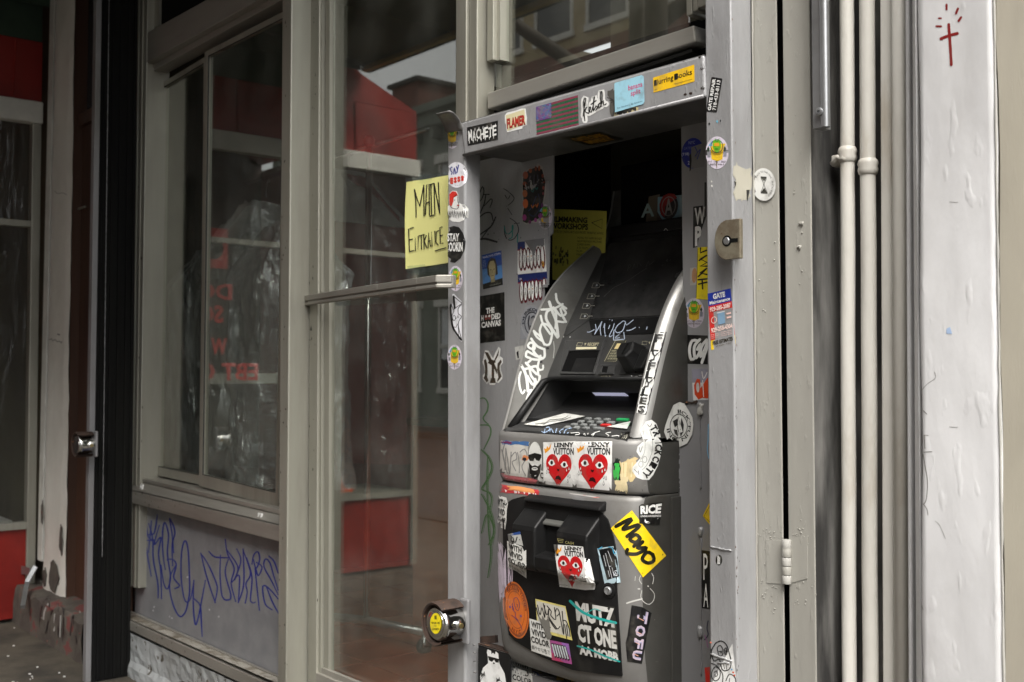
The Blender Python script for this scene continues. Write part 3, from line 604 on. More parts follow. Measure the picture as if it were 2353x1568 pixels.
# right post and its plates
postR = vbar((1620, 100), (1631, 1500), (1680, 100), (1694, 1500), -.05, .065).build('post', 'silver', su, bevel=.004, segs=3, label='right gate post with a hasp')
weld([(lambda q: q[1])(vquad((1620, 100), (1631, 1500), (1729, 60), (1741, 1500), .012)), (lambda q: q[2])(vquad((1620, 100), (1631, 1500), (1729, 60), (1741, 1500), .012))], .0024, 'weld_bead', su, 'beige', 12, .05)
for u0, v0, u1, v1, s in ((1633, 1257, 1687, 1267, 1), (1633, 1503, 1688, 1522, 2), (1650, 1524, 1682, 1524, 3)): weld([PY(u0, v0, -.051), PY(u1, v1, -.051)], .0022, 'weld_bead', su, 'silver', s)
gp = thing('gate_plates', 'two beige painted steel door plates joined by a knuckle hinge', 'steel plates', tuple(PY(1800, 1500, .02)[:2])+(0,))
plate1 = vbar((1730, 60), (1742, 1500), (1784, 60), (1802, 1500), .015, .004).build('plate', 'beige', gp, bevel=.002, label='narrow plate left of the black gap')
vbar((1735, 60), (1747, 1500), (1857, 60), (1873, 1500), .095, .01).build('backing', 'voidm', gp)
vbar((1854, 60), (1870, 1500), (1858.5, 60), (1874.5, 1500), .0195, .09).build('return', 'wallgrey', gp)
plate2 = vbar((1798, 60), (1814.5, 1500), (1859, 60), (1875, 1500), .015, .004).build('plate', 'beige', gp, bevel=.002, label='plate right of the black gap')
p = PY(1807, 1240, .008); q = PY(1808, 1343, .008)
hg = MB()
hinge = MB().lathe(p, q-p, [(0, .003), (.001, .0085), (.018, .0085)], 14).build('hinge', 'beige', gp, smooth=50)
L_ = (q-p).length
for k in range(5): MB().lathe(p+(q-p)*(k/5+.002), q-p, [(0, .0081), (.001, .0086), (L_/5-.0022, .0086), (L_/5-.0012, .0081)], 16).build('knuckle', 'beige' if k % 2 else 'lump', hinge, smooth=50)
MB().box(0, .0001, 0, .0001, 0, .0001)
for q_, n_ in (([(1760, 1240), (1803, 1243), (1803, 1343), (1762, 1340)], 'leaf'), ([(1813, 1243), (1855, 1232), (1855, 1330), (1813, 1341)], 'leaf')):
    qbox(q_, .0136, .0012).build(n_, 'beige', hinge)
rn = random.Random(8); bl = MB()
for (u, v, n_, su_, sv) in ((1762, 1228, 16, 14, 12), (1785, 1228, 10, 10, 8), (1838, 1226, 22, 16, 10), (1775, 1372, 26, 16, 30), (1835, 1368, 16, 18, 20), (1762, 1290, 8, 3, 40), (1765, 700, 8, 12, 200), (1830, 560, 10, 14, 300), (1840, 150, 8, 14, 120)):
    for _ in range(n_):
        uu = u+rn.gauss(0, su_); vv_ = v+rn.gauss(0, sv)
        if 1783+vv_*.012 < uu < 1816+vv_*.004: continue
        c = PY(uu, vv_, .0145)
        r = rn.uniform(.0006, .0017); bl.lathe(c, (0, -1, 0), [(0, r), (r*.5, r*.8), (r*.8, r*.3)], 7)
bl.build('paint_blisters', 'beige', gp, smooth=True, kind='stuff')
for u, v, s in ((1838, 515, 1), (1832, 570, 2)): weld([PY(u, v, .014), PY(u+6, v-4, .014), PY(u+4, v+12, .014)], .003, 'paint_lump', gp, 'beige', s)

# ------------------------------------------------------------------ wall, conduits, mouldings and pilaster at the right
YW = .11
xw = PY(1860, 700, .05).x
struct(MB().box(xw-.02, PY(2130, 700, 0).x, YW, .35, 0, ZTOP).build('recess_wall', 'wallgrey'))
ch = thing('metal_channel', 'open ended galvanised channel hanging down beside the beige plates', 'channel', tuple(PY(1880, 297, -.0)))
a0, a1 = PY(1868, 297, -.015), PY(1893, 293, -.015); ztc = ZTOP
MB().prism([a0, a0+Vector((.018, 0, 0)), a0+Vector((.018-.012, 0, ztc-a0.z)), a0+Vector((-.012, 0, ztc-a0.z))], (0, .03, 0)).build('flange', 'steel', ch, bevel=.001)
MB().tube([a0+Vector((.024, .004, .0)), a0+Vector((.024-.012, .004, ztc-a0.z))], .0085, 14).build('rolled_edge', 'steel', ch, smooth=60)
p = PY(1881.5, 257, -.022); MB().lathe(p+Vector((0, .006, 0)), (0, -1, 0), [(0, .0075), (.006, .0075), (.007, .006), (.0072, .003), (.004, .0028)], 18).build('screw', 'steel', ch, smooth=40)
def conduit(ct, cb, r, Y, label, jv, seed):
    q = vquad(ct, cb, (ct[0]+1, ct[1]), (cb[0]+1, cb[1]), Y)
    p0_, p1_ = q[0], q[3]
    t = thing('conduit_pipe', label, 'pipe', tuple(p0_), 'cream conduits up the wall')
    rnd = random.Random(seed); pts = [p0_.lerp(p1_, i/24)+Vector((rnd.uniform(-.0008, .0008), 0, 0)) for i in range(25)]
    MB().tube(pts, r, 20).build('pipe', 'pipe', t, smooth=True)
    zc = PY(ct[0], jv, Y).z; f = (zc-p0_.z)/(p1_.z-p0_.z); c = p0_.lerp(p1_, f)
    MB().lathe(c, (0, 0, 1), [(-.016, r), (-.013, r*1.2), (-.006, r*1.32), (0, r*1.22), (.006, r*1.35), (.012, r*1.2), (.015, r)], 20).build('coupling', 'pipe', t, smooth=True)
    return t, c
p1t, c1_ = conduit((1946, 60), (1952, 1500), .0135, .075, 'left cream painted conduit with a rust-stained clamp', 356, 3)
p2t, c2_ = conduit((1993, 60), (2000, 1500), .0142, .075, 'right cream painted conduit with a smooth coupling', 384, 5)
weld([c1_+Vector((-.03, -.004, -.012)), c1_+Vector((-.012, -.012, -.004)), c1_+Vector((.010, -.012, -.014))], .006, 'clamp', p1t, 'pipe', 4)
MB().box(c1_.x-.036, c1_.x-.014, c1_.y+.0, c1_.y+.02, c1_.z-.018, c1_.z+.004).build('clamp_ear', 'pipe', p1t, bevel=.003)
wm = thing('wall_moulding', 'stepped white moulding between the conduits and the pilaster', 'moulding', tuple(PY(2060, 1500, .05)[:2])+(0,))
rt_ = lambda a_, b_, c_, d_, Y, dep, nm, mm: vbar((a_, 60), (b_, 1500), (c_, 60), (d_, 1500), Y, dep).build(nm, mm, wm, bevel=.004, segs=3)
rt_(2021, 2027, 2048, 2054, .06, .06, 'strip', 'pipe')
rt_(2049, 2055, 2062, 2068, .068, .04, 'groove', 'pipe')
q = vquad((2066, 60), (2073, 1500), (2067, 60), (2074, 1500), .055); MB().tube([q[0], q[3]], .013, 18).build('bead', 'pipe', wm, smooth=True)
rt_(2079, 2086, 2088, 2095, .022, .06, 'groove', 'white')
rt_(2040, 2047, 2096, 2103, .074, .03, 'backing_board', 'pipe')
pl = thing('pilaster', 'broad white painted pilaster with lumpy peeling paint and a small red cross', 'pilaster', tuple(PY(2200, 1500, 0)[:2])+(0,))
q = vquad((2108, 60), (2116, 1500), (2283, 60), (2304, 1500), -.02)
# lumpy front skin
rnd = random.Random(2); rows = []
nz_, nx_ = 150, 22
for i in range(nz_+1):
    row = []
    for j in range(nx_+1):
        p = (q[0].lerp(q[3], i/nz_)).lerp(q[1].lerp(q[2], i/nz_), j/nx_)
        e = min(j, nx_-j)/nx_; h = noise.noise(Vector((p.x*6, 0, p.z*3)))*.0035+noise.noise(Vector((p.x*18, 3, p.z*9)))*.0018
        row.append((p.x+(noise.noise(Vector((1, 5, p.z*4)))*.004 if j in (0, nx_) else 0), p.y-h*(1 if 0 < j < nx_ else .3)+(.006 if j in (0, nx_) else 0), p.z))
    rows.append(row)
skin = MB().grid(rows)
q2 = vquad((2088, 60), (2095, 1500), (2110, 60), (2118, 1500), -.012)
pilaster_front = skin.build('front_face', 'white', pl, smooth=True)
MB().prism([(q2[0].x, .004, 0), (q[0].x, -.0145, 0), (q[0].x, -.0145, ZTOP), (q2[3].x, .004, ZTOP)], (0, .05, 0)).build('bevelled_edge', 'white', pl)
MB().prism([q[0]+Vector((.0, .012, 0)), q[1]+Vector((0, .012, 0)), q[2]+Vector((0, .012, 0)), q[3]+Vector((0, .012, 0))], (0, .3, 0)).build('core', 'cream', pl)
rows = []
for i in range(nz_+1):
    row = []
    for j in range(9):
        p = q[1].lerp(q[2], i/nz_); y = -.012+.33*j/8
        row.append((p.x+.001+noise.noise(Vector((1, 5, p.z*4)))*.004*(1 if j == 0 else .0)+noise.noise(Vector((p.x, y*14, p.z*6)))*.004, y, p.z))
    rows.append(row)
MB().grid(rows).build('side_face', 'cream', pl, smooth=True)
weld([q[1]+Vector((.0, .003, .0)), q[2]+Vector((.0, .003, 0))], .0022, 'corner_bead', pl, 'lump', 9, .03)
MB().box(q[1].x+.02, 3, .3, .4, 0, ZTOP).build('wall', 'cream', fa)

# ------------------------------------------------------------------ left end: gate track, brown doorway, white pillar, stoop
gt = thing('gate_track', 'black roll gate track with a bright front edge left of the shop window', 'gate track', tuple(PY(205, 1550, -.19)[:2])+(0,))
qv = vquad((210, 300), (190, 1540), (217, 300), (197, 1540), -.19)
MB().prism(qv, (0, .022, 0)).build('front_edge', 'silver_d', gt, bevel=.002)
xg_ = (qv[1].x+qv[2].x)/2
MB().box(qv[0].x, xg_-.004, -.167, -.02, 0, ZTOP).build('channel', 'black', gt)
for y in (-.155, -.12, -.088, -.055, -.03): MB().box(xg_-.003, xg_+.004, y, y+.012, 0.01, ZTOP).build('rib', 'black', gt)
weld([Vector((xg_+.006, -.138, .5)), Vector((xg_+.006, -.138, 3.3))], .0012, 'slot_highlight', gt, 'silver', 2)  # thin light bead put in as the highlight along the slot
vbar((262, 300), (256, 1540), (290, 300), (276, 1540), -.012, .05).build('wood_filler', 'brown', gt)
MB().box(PY(215, 700, .03).x, PY(300, 700, .03).x, .03, .06, 0, ZTOP).build('backing', 'voidm', gt)
dw = thing('brown_doorway', 'narrow brown wooden doorway between the white pillar and the gate track', 'doorway', tuple(PY(175, 1330, .03)[:2])+(.18,))
vbar((166, 300), (150, 1330), (212, 300), (205, 1330), .04, .05, .18, PY(180, 295, .03).z).build('jamb', 'brown', dw)
vbar((166, 300), (150, 1330), (173, 300), (157, 1330), .02, .02, .18, PY(180, 295, .03).z).build('stop', 'brown', dw)
zt_ = PY(180, 295, .03).z
MB().box(PY(166, 300, .03).x, PY(222, 300, .03).x, .02, .09, zt_, zt_+.06).build('transom', 'brown', dw)
MB().box(PY(166, 300, .03).x, PY(222, 300, .03).x, .06, .08, zt_+.061, ZTOP).build('fanlight', 'winw', dw)
p = PY(187, 478, .03); MB().tube([p+Vector((-.06, 0, 0)), p+Vector((.05, 0, .0))], .006, 8).build('latch', 'alu', dw)
wp = thing('white_pillar', 'off-white pillar with paint flaking away at its foot', 'pillar', tuple(PY(120, 1350, 0)[:2])+(.18,))
qf = vquad((121, 200), (97, 1250), (165, 200), (148, 1250), -.012, .18)
rows = []
for i in range(91):
    row = []
    for j in range(9):
        p = qf[0].lerp(qf[3], i/90).lerp(qf[1].lerp(qf[2], i/90), j/8); k = noise.noise(Vector((p.x*9, 1, p.z*6)))
        rag = .018*noise.noise(Vector((j*.1, 7, p.z*13))) if j in (0, 8) else 0
        row.append((p.x+rag*.6, p.y-k*.004+(.008 if j in (0, 8) else 0), p.z))
    rows.append(row)
MB().grid(rows).build('painted_face', 'pwhite', wp, smooth=True)
MB().prism([p+Vector((0, .013, 0)) for p in qf], (0, .3, 0)).build('core', 'brown', wp)
vbar((110, 200), (86, 1250), (120, 200), (96, 1250), -.0, .05, .3).build('corner_strip', 'bandw', wp, bevel=.004)
# flaked foot: bare brown patches standing proud of the paint
xs0, xs1 = qf[0].x, qf[1].x
for k, (fx, z, w_, h_) in enumerate(((.62, .27, .42, .16), (.2, .24, .2, .10), (.9, .45, .12, .16), (.05, .55, .1, .12))):
    n_ = 14; c = Vector((xs0+(xs1-xs0)*fx, -.019, z)); rnd = random.Random(k)
    poly = [c+Vector((math.cos(a_*2*PI/n_)*w_*.5*(xs1-xs0)*rnd.uniform(.6, 1.2), 0, math.sin(a_*2*PI/n_)*h_*.5*rnd.uniform(.6, 1.2))) for a_ in range(n_)]
    MB().prism(poly, (0, .004, 0)).build('bare_patch', 'stoop', wp)
st = MB(); xs_, xe_ = X0-.25, PY(192, 1500, -.1).x
rows = []
for prof_ in ((-.11, 0), (-.105, .1), (-.10, .165), (-.085, .18), (.02, .185), (.5, .185)):
    rows.append([(xs_+(xe_-xs_)*j/20, prof_[0]+random.uniform(-.006, .006), prof_[1]+(random.uniform(-.008, .006) if 0 < prof_[1] < .182 else 0)) for j in range(21)])
st.grid(rows); stoop = st.build('stoop', 'stoop', smooth=40)
tag(stoop, 'low concrete stoop with scrawled black letters beneath the white pillar', 'stoop')
db = MB(); rnd = random.Random(77)
for k in range(26):
    p = PZ(rnd.uniform(5, 150), rnd.uniform(1430, 1600), .004)
    if p.y > -.13: continue
    a_ = rnd.uniform(0, 3); r = rnd.uniform(.003, .008)
    db.prism([p+Vector((math.cos(a_+t)*r, math.sin(a_+t)*r*.7, 0)) for t in (0, 1.3, 2.6, 4.2, 5.2)], (0, 0, .003))
tag(db.build('pavement_litter', 'paper', kind='stuff'), 'white paper scraps and chips scattered on the pavement', 'litter')
br = thing('fallen_bracket', 'bent metal bracket lying against the foot of the white pillar', 'bracket', tuple(PY(55, 1330, -.08)))
MB().tube([PY(52, 1395, -.16), PY(62, 1340, -.10), PY(82, 1302, -.06)], .014, 4).build('arm', 'steel', br); qbox([(44, 1300), (68, 1306), (66, 1322), (44, 1318)], -.07, .01).build('tab', 'steel', br)

# ------------------------------------------------------------------ inside the shop
rp = PZ(845, 1432, .16)
# garment rack
pb = PZ(842, 1425, .2)
zr_t = PY(845, 338, pb.y).z
rk = thing('clothes_rack', 'chrome clothes rack on castors standing behind the door glass', 'clothes rack', (pb.x, pb.y, .11))
top = Vector((pb.x, pb.y, min(zr_t, 3.2)))
MB().tube([pb, top], .0145, 14).build('upright', 'chrome', rk, smooth=True)
cb = PX(975, 1455, pb.x+.0) if False else PZ(975, 1452, .2)
MB().tube([PZ(700, 1412, .2), pb, cb], .017, 12).build('base_tube', 'steel', rk, smooth=True)
MB().lathe(cb+Vector((0, 0, -.01)), (0, 0, -1), [(0, .012), (.02, .014), (.03, .022), (.045, .022), (.05, .012)], 14).build('castor_stem', 'steel', rk, smooth=True)
wc = Vector((cb.x, cb.y, .142)); MB().lathe(wc-Vector((.014, 0, 0)), (1, 0, 0), [(0, .022), (.004, .032), (.024, .032), (.028, .022)], 20).build('castor_wheel', 'rubber', rk, smooth=True)
MB().lathe(top, (0, 0, 1), [(0, .016), (.01, .024), (.03, .026), (.045, .016), (.05, .001)], 14).build('finial', 'red', rk, smooth=True)
rail_z = PY(620, 470, pb.y).z
rail_z = PY(800, 392, .98).z+.08; rail_a, rail_b = Vector((pb.x-2.2, 1.0, rail_z)), Vector((pb.x+.2, .96, rail_z))
MB().tube([rail_a, rail_b], .012, 12).build('hanging_rail', 'chrome', rk, smooth=True)
BAGM = {6: 'film2'}
def garment(x, y, z, w_, L_, m_, label, seed, bag=True, yaw=0):
    t = thing('bagged_garment' if bag else 'garment', label, 'garment', (x, y, z))
    rnd = random.Random(seed); ph = rnd.uniform(0, 6)
    def shell(grow, nm, mm, zlen, nr=22, nc=28, cr=0):
        mb = MB(); rows = []
        for i in range(nr):
            f = i/(nr-1); zz = z-.02-zlen*f; ww = (w_*(.28+.72*min(1, f*5.5))*(1+.06*math.sin(5*f+ph))+grow)/2; dd = (.05+.03*min(1, f*4)+grow*.5)
            rows.append([(x+math.cos(a_)*ww*math.cos(yaw)-math.sin(a_)*dd*math.sin(yaw)+math.sin(yaw)*0, y+math.sin(a_)*dd*math.cos(yaw)+math.cos(a_)*ww*math.sin(yaw)+.012*math.sin(6*a_+ph+4*f), zz-.02*abs(math.cos(a_))*(1 if f < .2 else 0)) for a_ in [2*PI*k/nc for k in range(nc+1)]])
        if cr: rows = [[Vector(p)+Vector((noise.noise(Vector((p[0]*7, p[1]*7, p[2]*4+seed)))+.5*abs(noise.noise(Vector((p[0]*18+9, p[1]*18, p[2]*9)))), -abs(noise.noise(Vector((p[0]*12, seed, p[2]*5))))*1.6+.8*abs(noise.noise(Vector((p[0]*31, seed, p[2]*15)))), 0))*cr for p in r_] for r_ in rows]
        return mb.grid(rows).build(nm, mm, t, smooth=(not cr))
    shell(0, 'cloth', m_, L_)
    if bag: shell(.05, 'plastic_bag', BAGM.get(seed, 'bag'), L_*1.08, 60, 64, .020)
    MB().tube([(x, y, z), (x, y, z+.05), (x+.015, y, z+.075), (x+.03, y, z+.06)], .0025, 6).build('hook', 'chrome', t, smooth=True)
    return t
def hang(u, v, Y, w_, L_, m_, label, sd_, yaw, bag=True):
    p = PY(u, v, Y); return garment(p.x, Y, p.z, w_, L_, m_, label, sd_, bag, yaw)
hang(420, 560, .75, .5, 1.0, 'cloth', 'long black coat hanging at the far end behind the window', 2, R(40))
hang(505, 560, .52, .5, .95, 'clothw', 'pale shirt in clear plastic behind the left part of the window', 1, R(35))
hang(560, 500, .45, .5, 1.05, 'cloth2', 'olive coat in crumpled plastic next to the pale jacket', 3, R(30))
hang(612, 455, .36, .52, 1.0, 'clothw', 'pale jacket in crumpled clear plastic beside the mullion', 4, R(30))
hang(668, 500, .34, .46, .95, 'cloth', 'short black jacket in shiny plastic behind the mullion', 7, R(35))
g6 = hang(800, 392, .98, .70, 1.35, 'clothm', 'maroon gown in clear plastic under a pale printed cover, nearest the door', 6, R(25))
p = PY(800, 392, .98)
rows = [[(p.x+math.cos(a_)*(.04+.31*f)*math.cos(R(25)), .98+math.cos(a_)*(.04+.31*f)*math.sin(R(25))+math.sin(a_)*(.09+.03*f), p.z-.005-.24*f-.05*f*abs(math.cos(a_))) for a_ in [2*PI*k/30 for k in range(31)]] for f in [i/8 for i in range(9)]]
MB().grid(rows).build('shoulder_cover', 'clothw', g6, smooth=True)
p = PZ(803, 1168, .11+.0)
zc = PY(803, 1140, 1.9).z
ct0 = thing('wooden_cabinet', 'reddish brown wooden cabinet standing just inside the door', 'cabinet', (PY(985, 1400, 1.05).x, 1.2, .11))
xc0 = PY(948, 1200, 1.0).x
MB().box(xc0, XI1-.02, 1.0, 1.45, .112, 1.02).build('carcass', 'intwood', ct0, bevel=.004)
MB().box(xc0-.02, XI1-.021, .98, 1.47, 1.021, 1.05).build('top', 'brown', ct0)
for i in range(2): MB().box(xc0+.03+i*.32, xc0+.32+i*.32, .988, .9995, .18, .98).build('door', 'intwood', ct0, bevel=.004)
ct = thing('shop_counter', 'reddish wooden counter at the back of the shop', 'counter', (PY(960, 1400, 2.2).x, 2.4, .11))
MB().box(PY(880, 1200, 2.2).x, XI1-.05, 2.3, 2.9, .109, PY(985, 1080, 2.2).z).build('front_board', 'intwood', ct)
MB().box(PY(880, 1200, 2.2).x-.04, XI1-.052, 2.25, 2.95, PY(985, 1080, 2.2).z+.001, PY(985, 1080, 2.2).z+.04).build('top', 'brown', ct)
for k, (u, lb) in enumerate(((930, 'pale rag heap on the left of the shop counter'), (990, 'brown cloth bundle on the right of the shop counter'))):
    c = PY(u, 1060, 2.5); mb = MB(); z0_ = PY(985, 1080, 2.2).z+.041
    mb.grid([[(c.x+math.cos(a_)*.16*r_*(1+.2*math.sin(3*a_)), 2.55+math.sin(a_)*.14*r_, z0_+.16*(1-r_**2)*(1+.25*math.sin(4*a_+k))+.0) for a_ in [2*PI*i/20 for i in range(21)]] for r_ in (1, .8, .6, .4, .2, .01)])
    tag(mb.build('cloth_heap', 'clothw' if k == 0 else 'cloth2', smooth=True), lb, 'cloth heap')
sh = thing('back_shelf', 'dark shelving unit against the back wall of the shop', 'shelf', (-3.2, 4, .11))
for z in (.6, 1.1, 1.6, 2.1): MB().box(X0+1.2, XI1-.3, 3.8, 4.19, z, z+.03).build('shelf', 'brown', sh)
# traffic cone in the street side enclosure, mirrored in the door
cp_ = MXp(803, 1165); cz = .02
cn = thing('traffic_cone', 'small orange traffic cone on a ledge inside the enclosure', 'cone', (X0-.2, cp_.y, zb0+.04))
MB().lathe((X0-.2, cp_.y, zb0+.055), (0, 0, 1), [(0, .075), (.01, .07), (.12, .045), (.25, .016), (.255, .001)], 20).build('body', 'orange', cn, smooth=True)
MB().box(X0-.29, X0-.11, cp_.y-.09, cp_.y+.09, zb0+.04, zb0+.055).build('base', 'orange', cn)
MB().box(X0-.5, X0-.06, YE+.06, -.1, zb0-.0, zb0+.039).build('ledge', 'alu', en)
# ------------------------------------------------------------------ ray hits on what is already built (to lay prints and small parts on real surfaces)
def bvh(objs):
    vs = []; fs = []
    for o in objs:
        n = len(vs); off = ORG.get(o, Vector()); vs += [v.co+off for v in o.data.vertices]; fs += [tuple(i+n for i in p.vertices) for p in o.data.polygons]
    return BVHTree.FromPolygons(vs, fs)
_BV = {}
def hit(u, v, objs):
    key = tuple(o.name for o in objs)
    if key not in _BV: _BV[key] = bvh(objs)
    d = ray(u, v); r = _BV[key].ray_cast(CAM, d)
    if r[0] is None: return None, None
    n = r[1] if r[1].dot(d) < 0 else -r[1]
    return r[0], n
def interp(tab, z):
    tab = sorted(tab)
    if z <= tab[0][0]: return tab[0][1]
    for (a, b), (c, d) in zip(tab[:-1], tab[1:]):
        if z <= c: t = (z-a)/(c-a); return b+(d-b)*t
    return tab[-1][1]
# ------------------------------------------------------------------ cash machine
XR_ = PY(1511, 1150, .04).x; XL_ = XLM; XLB = XL_-.020; XC = (XLB+XR_)/2; HW = (XR_-XLB)/2
atm = thing('cash_machine', 'sticker covered silver and black cash machine with a sloped console', 'cash machine', (XC, .1, 0))
ARR = [(.90, -.02), (1.0, -.02), (1.095, -.016), (1.156, .006), (1.22, .026), (1.289, .050), (1.35, .075), (1.409, .106), (1.467, .148), (1.51, .193), (1.554, .253), (1.585, .298), (1.613, .335), (1.668, .362), (1.78, .385)]
CON = [(1.235, .104), (1.30, .140), (1.373, .178), (1.42, .207), (1.47, .238), (1.54, .284), (1.60, .325), (1.62, .338)]
INN = [(1.100, -.010), (1.122, .010), (1.17, .052), (1.235, .104)]+CON[1:]+[(1.668, .372), (1.78, .395)]
def smooth_tab(tab, z, w_=.012): return (interp(tab, z-w_)+interp(tab, z)*2+interp(tab, z+w_))/4
def zs(a, b, n): return [a+(b-a)*i/n for i in range(n+1)]
rowsR, rowsL = [], []
for z in zs(1.098, 1.74, 44):
    A = smooth_tab(ARR, z, .02); I = max(smooth_tab(INN, z), A+.004)
    rowsR.append([(XR_, A+.40, z), (XR_, A+.062, z), (XR_-.002, A+.045, z), (XR_-.008, A+.026, z), (XR_-.016, A+.012, z), (XR_-.025, A+.003, z), (XR_-.033, A, z), (XR_-.039, A+.003, z), (XR_-.044, A+.4*(I-A), z), (XR_-.050, I+.012, z)])
    rowsL.append([(XL_, A+.40, z), (XL_-.001, A+.014, z), (XL_+.0005, A+.005, z), (XL_+.004, A, z), (XL_+.009, A+.002, z), (XL_+.016, A+.18*(I-A)+.003, z), (XL_+.031, I-.30*(I-A), z), (XL_+.037, I-.02*(I-A), z), (XL_+.044, I+.012, z)])
wingR = MB().grid(rowsR).build('side_wing', 'shell_r', atm, smooth=50, label='right silver wing with a vertical letter strip')
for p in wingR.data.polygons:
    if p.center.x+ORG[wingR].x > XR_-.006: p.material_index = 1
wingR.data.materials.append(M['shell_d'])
wingL = MB().grid(rowsL).build('side_wing', 'shell_l', atm, smooth=40, label='left silver wing scrawled with thick white paint')
for p in wingL.data.polygons:
    if p.center.x+ORG[wingL].x < XL_+.0075: p.material_index = 1
wingL.data.materials.append(M['shell_r'])  # outer edge takes the brighter copy as a painted highlight
def plan(x, k=0.0, dep=.085, back=.04):
    t = min(1, abs((x-XC)/HW)); return back-dep*(max(0, 1-t**5))**.4+k
def band(z_prof, back, dep=.085, n=60):
    rows = []
    for z, k in z_prof:
        r = [(XLB, .36, z)]
        for i in range(n+1):
            s = -1+2*i/n; s = math.copysign(1-(1-abs(s))**1.6, s); x = XC+HW*s
            r.append((x, plan(x, k, dep, back), z))
        r.append((XR_, .36, z)); rows.append(r)
    return MB().grid(rows)
LIPZ = 1.106
bandm = band([(LIPZ-.001, .022), (LIPZ+.001, .008), (LIPZ-.003, .001), (LIPZ-.012, -.003), (1.07, -.003), (1.04, -.002), (1.01, 0), (.995, .003), (.9885, .008), (.9865, .02)], .04)
front_band = bandm.build('front_band', 'shell', atm, smooth=60, label='curved silver band with torn stickers and two red hearts')
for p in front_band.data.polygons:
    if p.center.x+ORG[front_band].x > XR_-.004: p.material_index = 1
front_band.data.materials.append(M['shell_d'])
# console: sloped black face
rows = [[(XL_+.036+(XR_-XL_-.084)*j/16, smooth_tab(CON, z, .01), z) for j in range(17)] for z in zs(1.235, 1.618, 24)]
console = MB().grid(rows).build('console', 'console', atm, smooth=True)
# keypad bay
xl, xr2 = XL_+.036, XR_-.046
bay = MB()
prof_ = [(.104, 1.235), (.108, 1.231), (.19, 1.228), (.195, 1.20), (.15, 1.158), (.135, 1.152), (.10, 1.1465), (-.005, 1.1215), (-.022, 1.114), (-.030, LIPZ+.001)]
bay.grid([[(xl+(xr2-xl)*j/12, y, z) for j in range(13)] for y, z in prof_])
bay.prism([(xl, y, z) for y, z in prof_[:-2]]+[(xl, .0, 1.12)], (-.006, 0, 0)); bay.prism([(xr2, y, z) for y, z in prof_[:-2]], (.006, 0, 0))
bayo = bay.build('keypad_bay', 'console', atm)
shelf_rows = []
for f in [i/10 for i in range(11)]:
    shelf_rows.append([(XL_+.010+(XR_-XL_-.022)*j/24, (plan(XL_+.010+(XR_-XL_-.022)*j/24)+.008)*(1-f)+.05*f, (LIPZ+.0015)*(1-f)+.0+(1.1335+.003)*f) for j in range(25)])
shelf = MB().grid(shelf_rows).build('shelf', 'plastic', atm, smooth=True)
# rounded roll under the overhang
MB().tube([(xl+.002, -.012, 1.113), (xl+.006, .028, 1.16), (xl+.010, .086, 1.225), (xl+.022, .1, 1.234), (xl+.05, .102, 1.235), (xr2, .102, 1.235)], [.010, .0095, .009, .0065, .006, .006], 10).build('bay_rim', 'plastic', atm, smooth=True)
LS = mat('lit strip', (.6, .6, .8), rough=.3); _b = LS.node_tree.nodes['Principled BSDF']; _b.inputs['Emission Color'].default_value = (.75, .75, 1, 1); _b.inputs['Emission Strength'].default_value = .16
q = [PY(u, v, .186) for u, v in K('c5', (825, 942), (1105, 945), (1150, 975), (855, 970))]
MB().prism(q, (0, .004, 0)).build('light_strip', LS, atm)
def frame_at(u, v, objs):
    c, n = hit(u, v, objs); xa = Vector((1, 0, 0)); xa = (xa-n*xa.dot(n)).normalized(); ya = n.cross(xa); return c, n, xa, ya
def slab(pts_px, objs, out, back, name, m, parent, bevel=.0, label=None, mid=True):
    """plate whose outline is laid on a surface and stands `out` proud of it"""
    hs = [hit(u, v, objs) for u, v in pts_px]; hs = [h for h in hs if h[0] is not None]
    n = sum((h[1] for h in hs), Vector()).normalized()
    return MB().prism([h[0]+n*out for h in hs], -n*(out+back)).build(name, m, parent, bevel=bevel, label=label)
cs = [console]
def qc(k, *p): return K(k, *p)
# screen and its trims
scr = slab(qc('D', (1402, 560), (1571, 541), (1571, 640), (1526, 726), (1355, 735)), cs, .003, .002, 'screen', 'screen', atm, .0015)
slab(qc('D', (1354, 737), (1526, 728), (1506, 768), (1361, 771)), cs, .0022, .002, 'screen_band', 'plastic', atm, .001)
slab(qc('D', (1392, 556), (1402, 560), (1355, 735), (1303, 772), (1296, 772), (1302, 752)), cs, .0012, .002, 'key_margin', 'console', atm)
c0, n0, xa, ya = frame_at(1400, 700, cs)
# lower console block with rounded recesses
def ring(outer, inner, objs, out, back, name, m, parent, bevel=0):
    ho = [hit(u, v, objs) for u, v in outer]; hi = [hit(u, v, objs) for u, v in inner]; n = sum((h[1] for h in ho), Vector()).normalized()
    a_ = [h[0]+n*out for h in ho]; b_ = [h[0]+n*out for h in hi]; mb = MB(); k = len(a_)
    for i in range(k): j = (i+1) % k; mb.prism([a_[i], a_[j], b_[j], b_[i]], -n*(out+back))
    return mb.build(name, m, parent, bevel=bevel)
fr_ = ring(qc('c5', (590, 478), (945, 475), (855, 785), (540, 780)), qc('c5', (622, 575), (900, 570), (838, 765), (552, 758)), cs, .004, .03, 'receipt_frame', 'console', atm, .0012)
hq = [hit(u, v, cs) for u, v in qc('c5', (622, 575), (900, 570), (838, 765), (552, 758))]; n_ = hq[0][1]
rc = MB(); A4 = [h[0]+n_*.0015 for h in hq]; B4 = [A4[0]-n_*.004, A4[1]-n_*.004, A4[2]-n_*.03, A4[3]-n_*.03]
rc.add(A4[:2]+[A4[1]-n_*.03+ya*0, A4[0]-n_*.03], [(0, 1, 2, 3)])
MB().prism([h[0]+n_*.0012 for h in hq], -n_*.001).build('receipt_mouth', 'voidm', fr_)
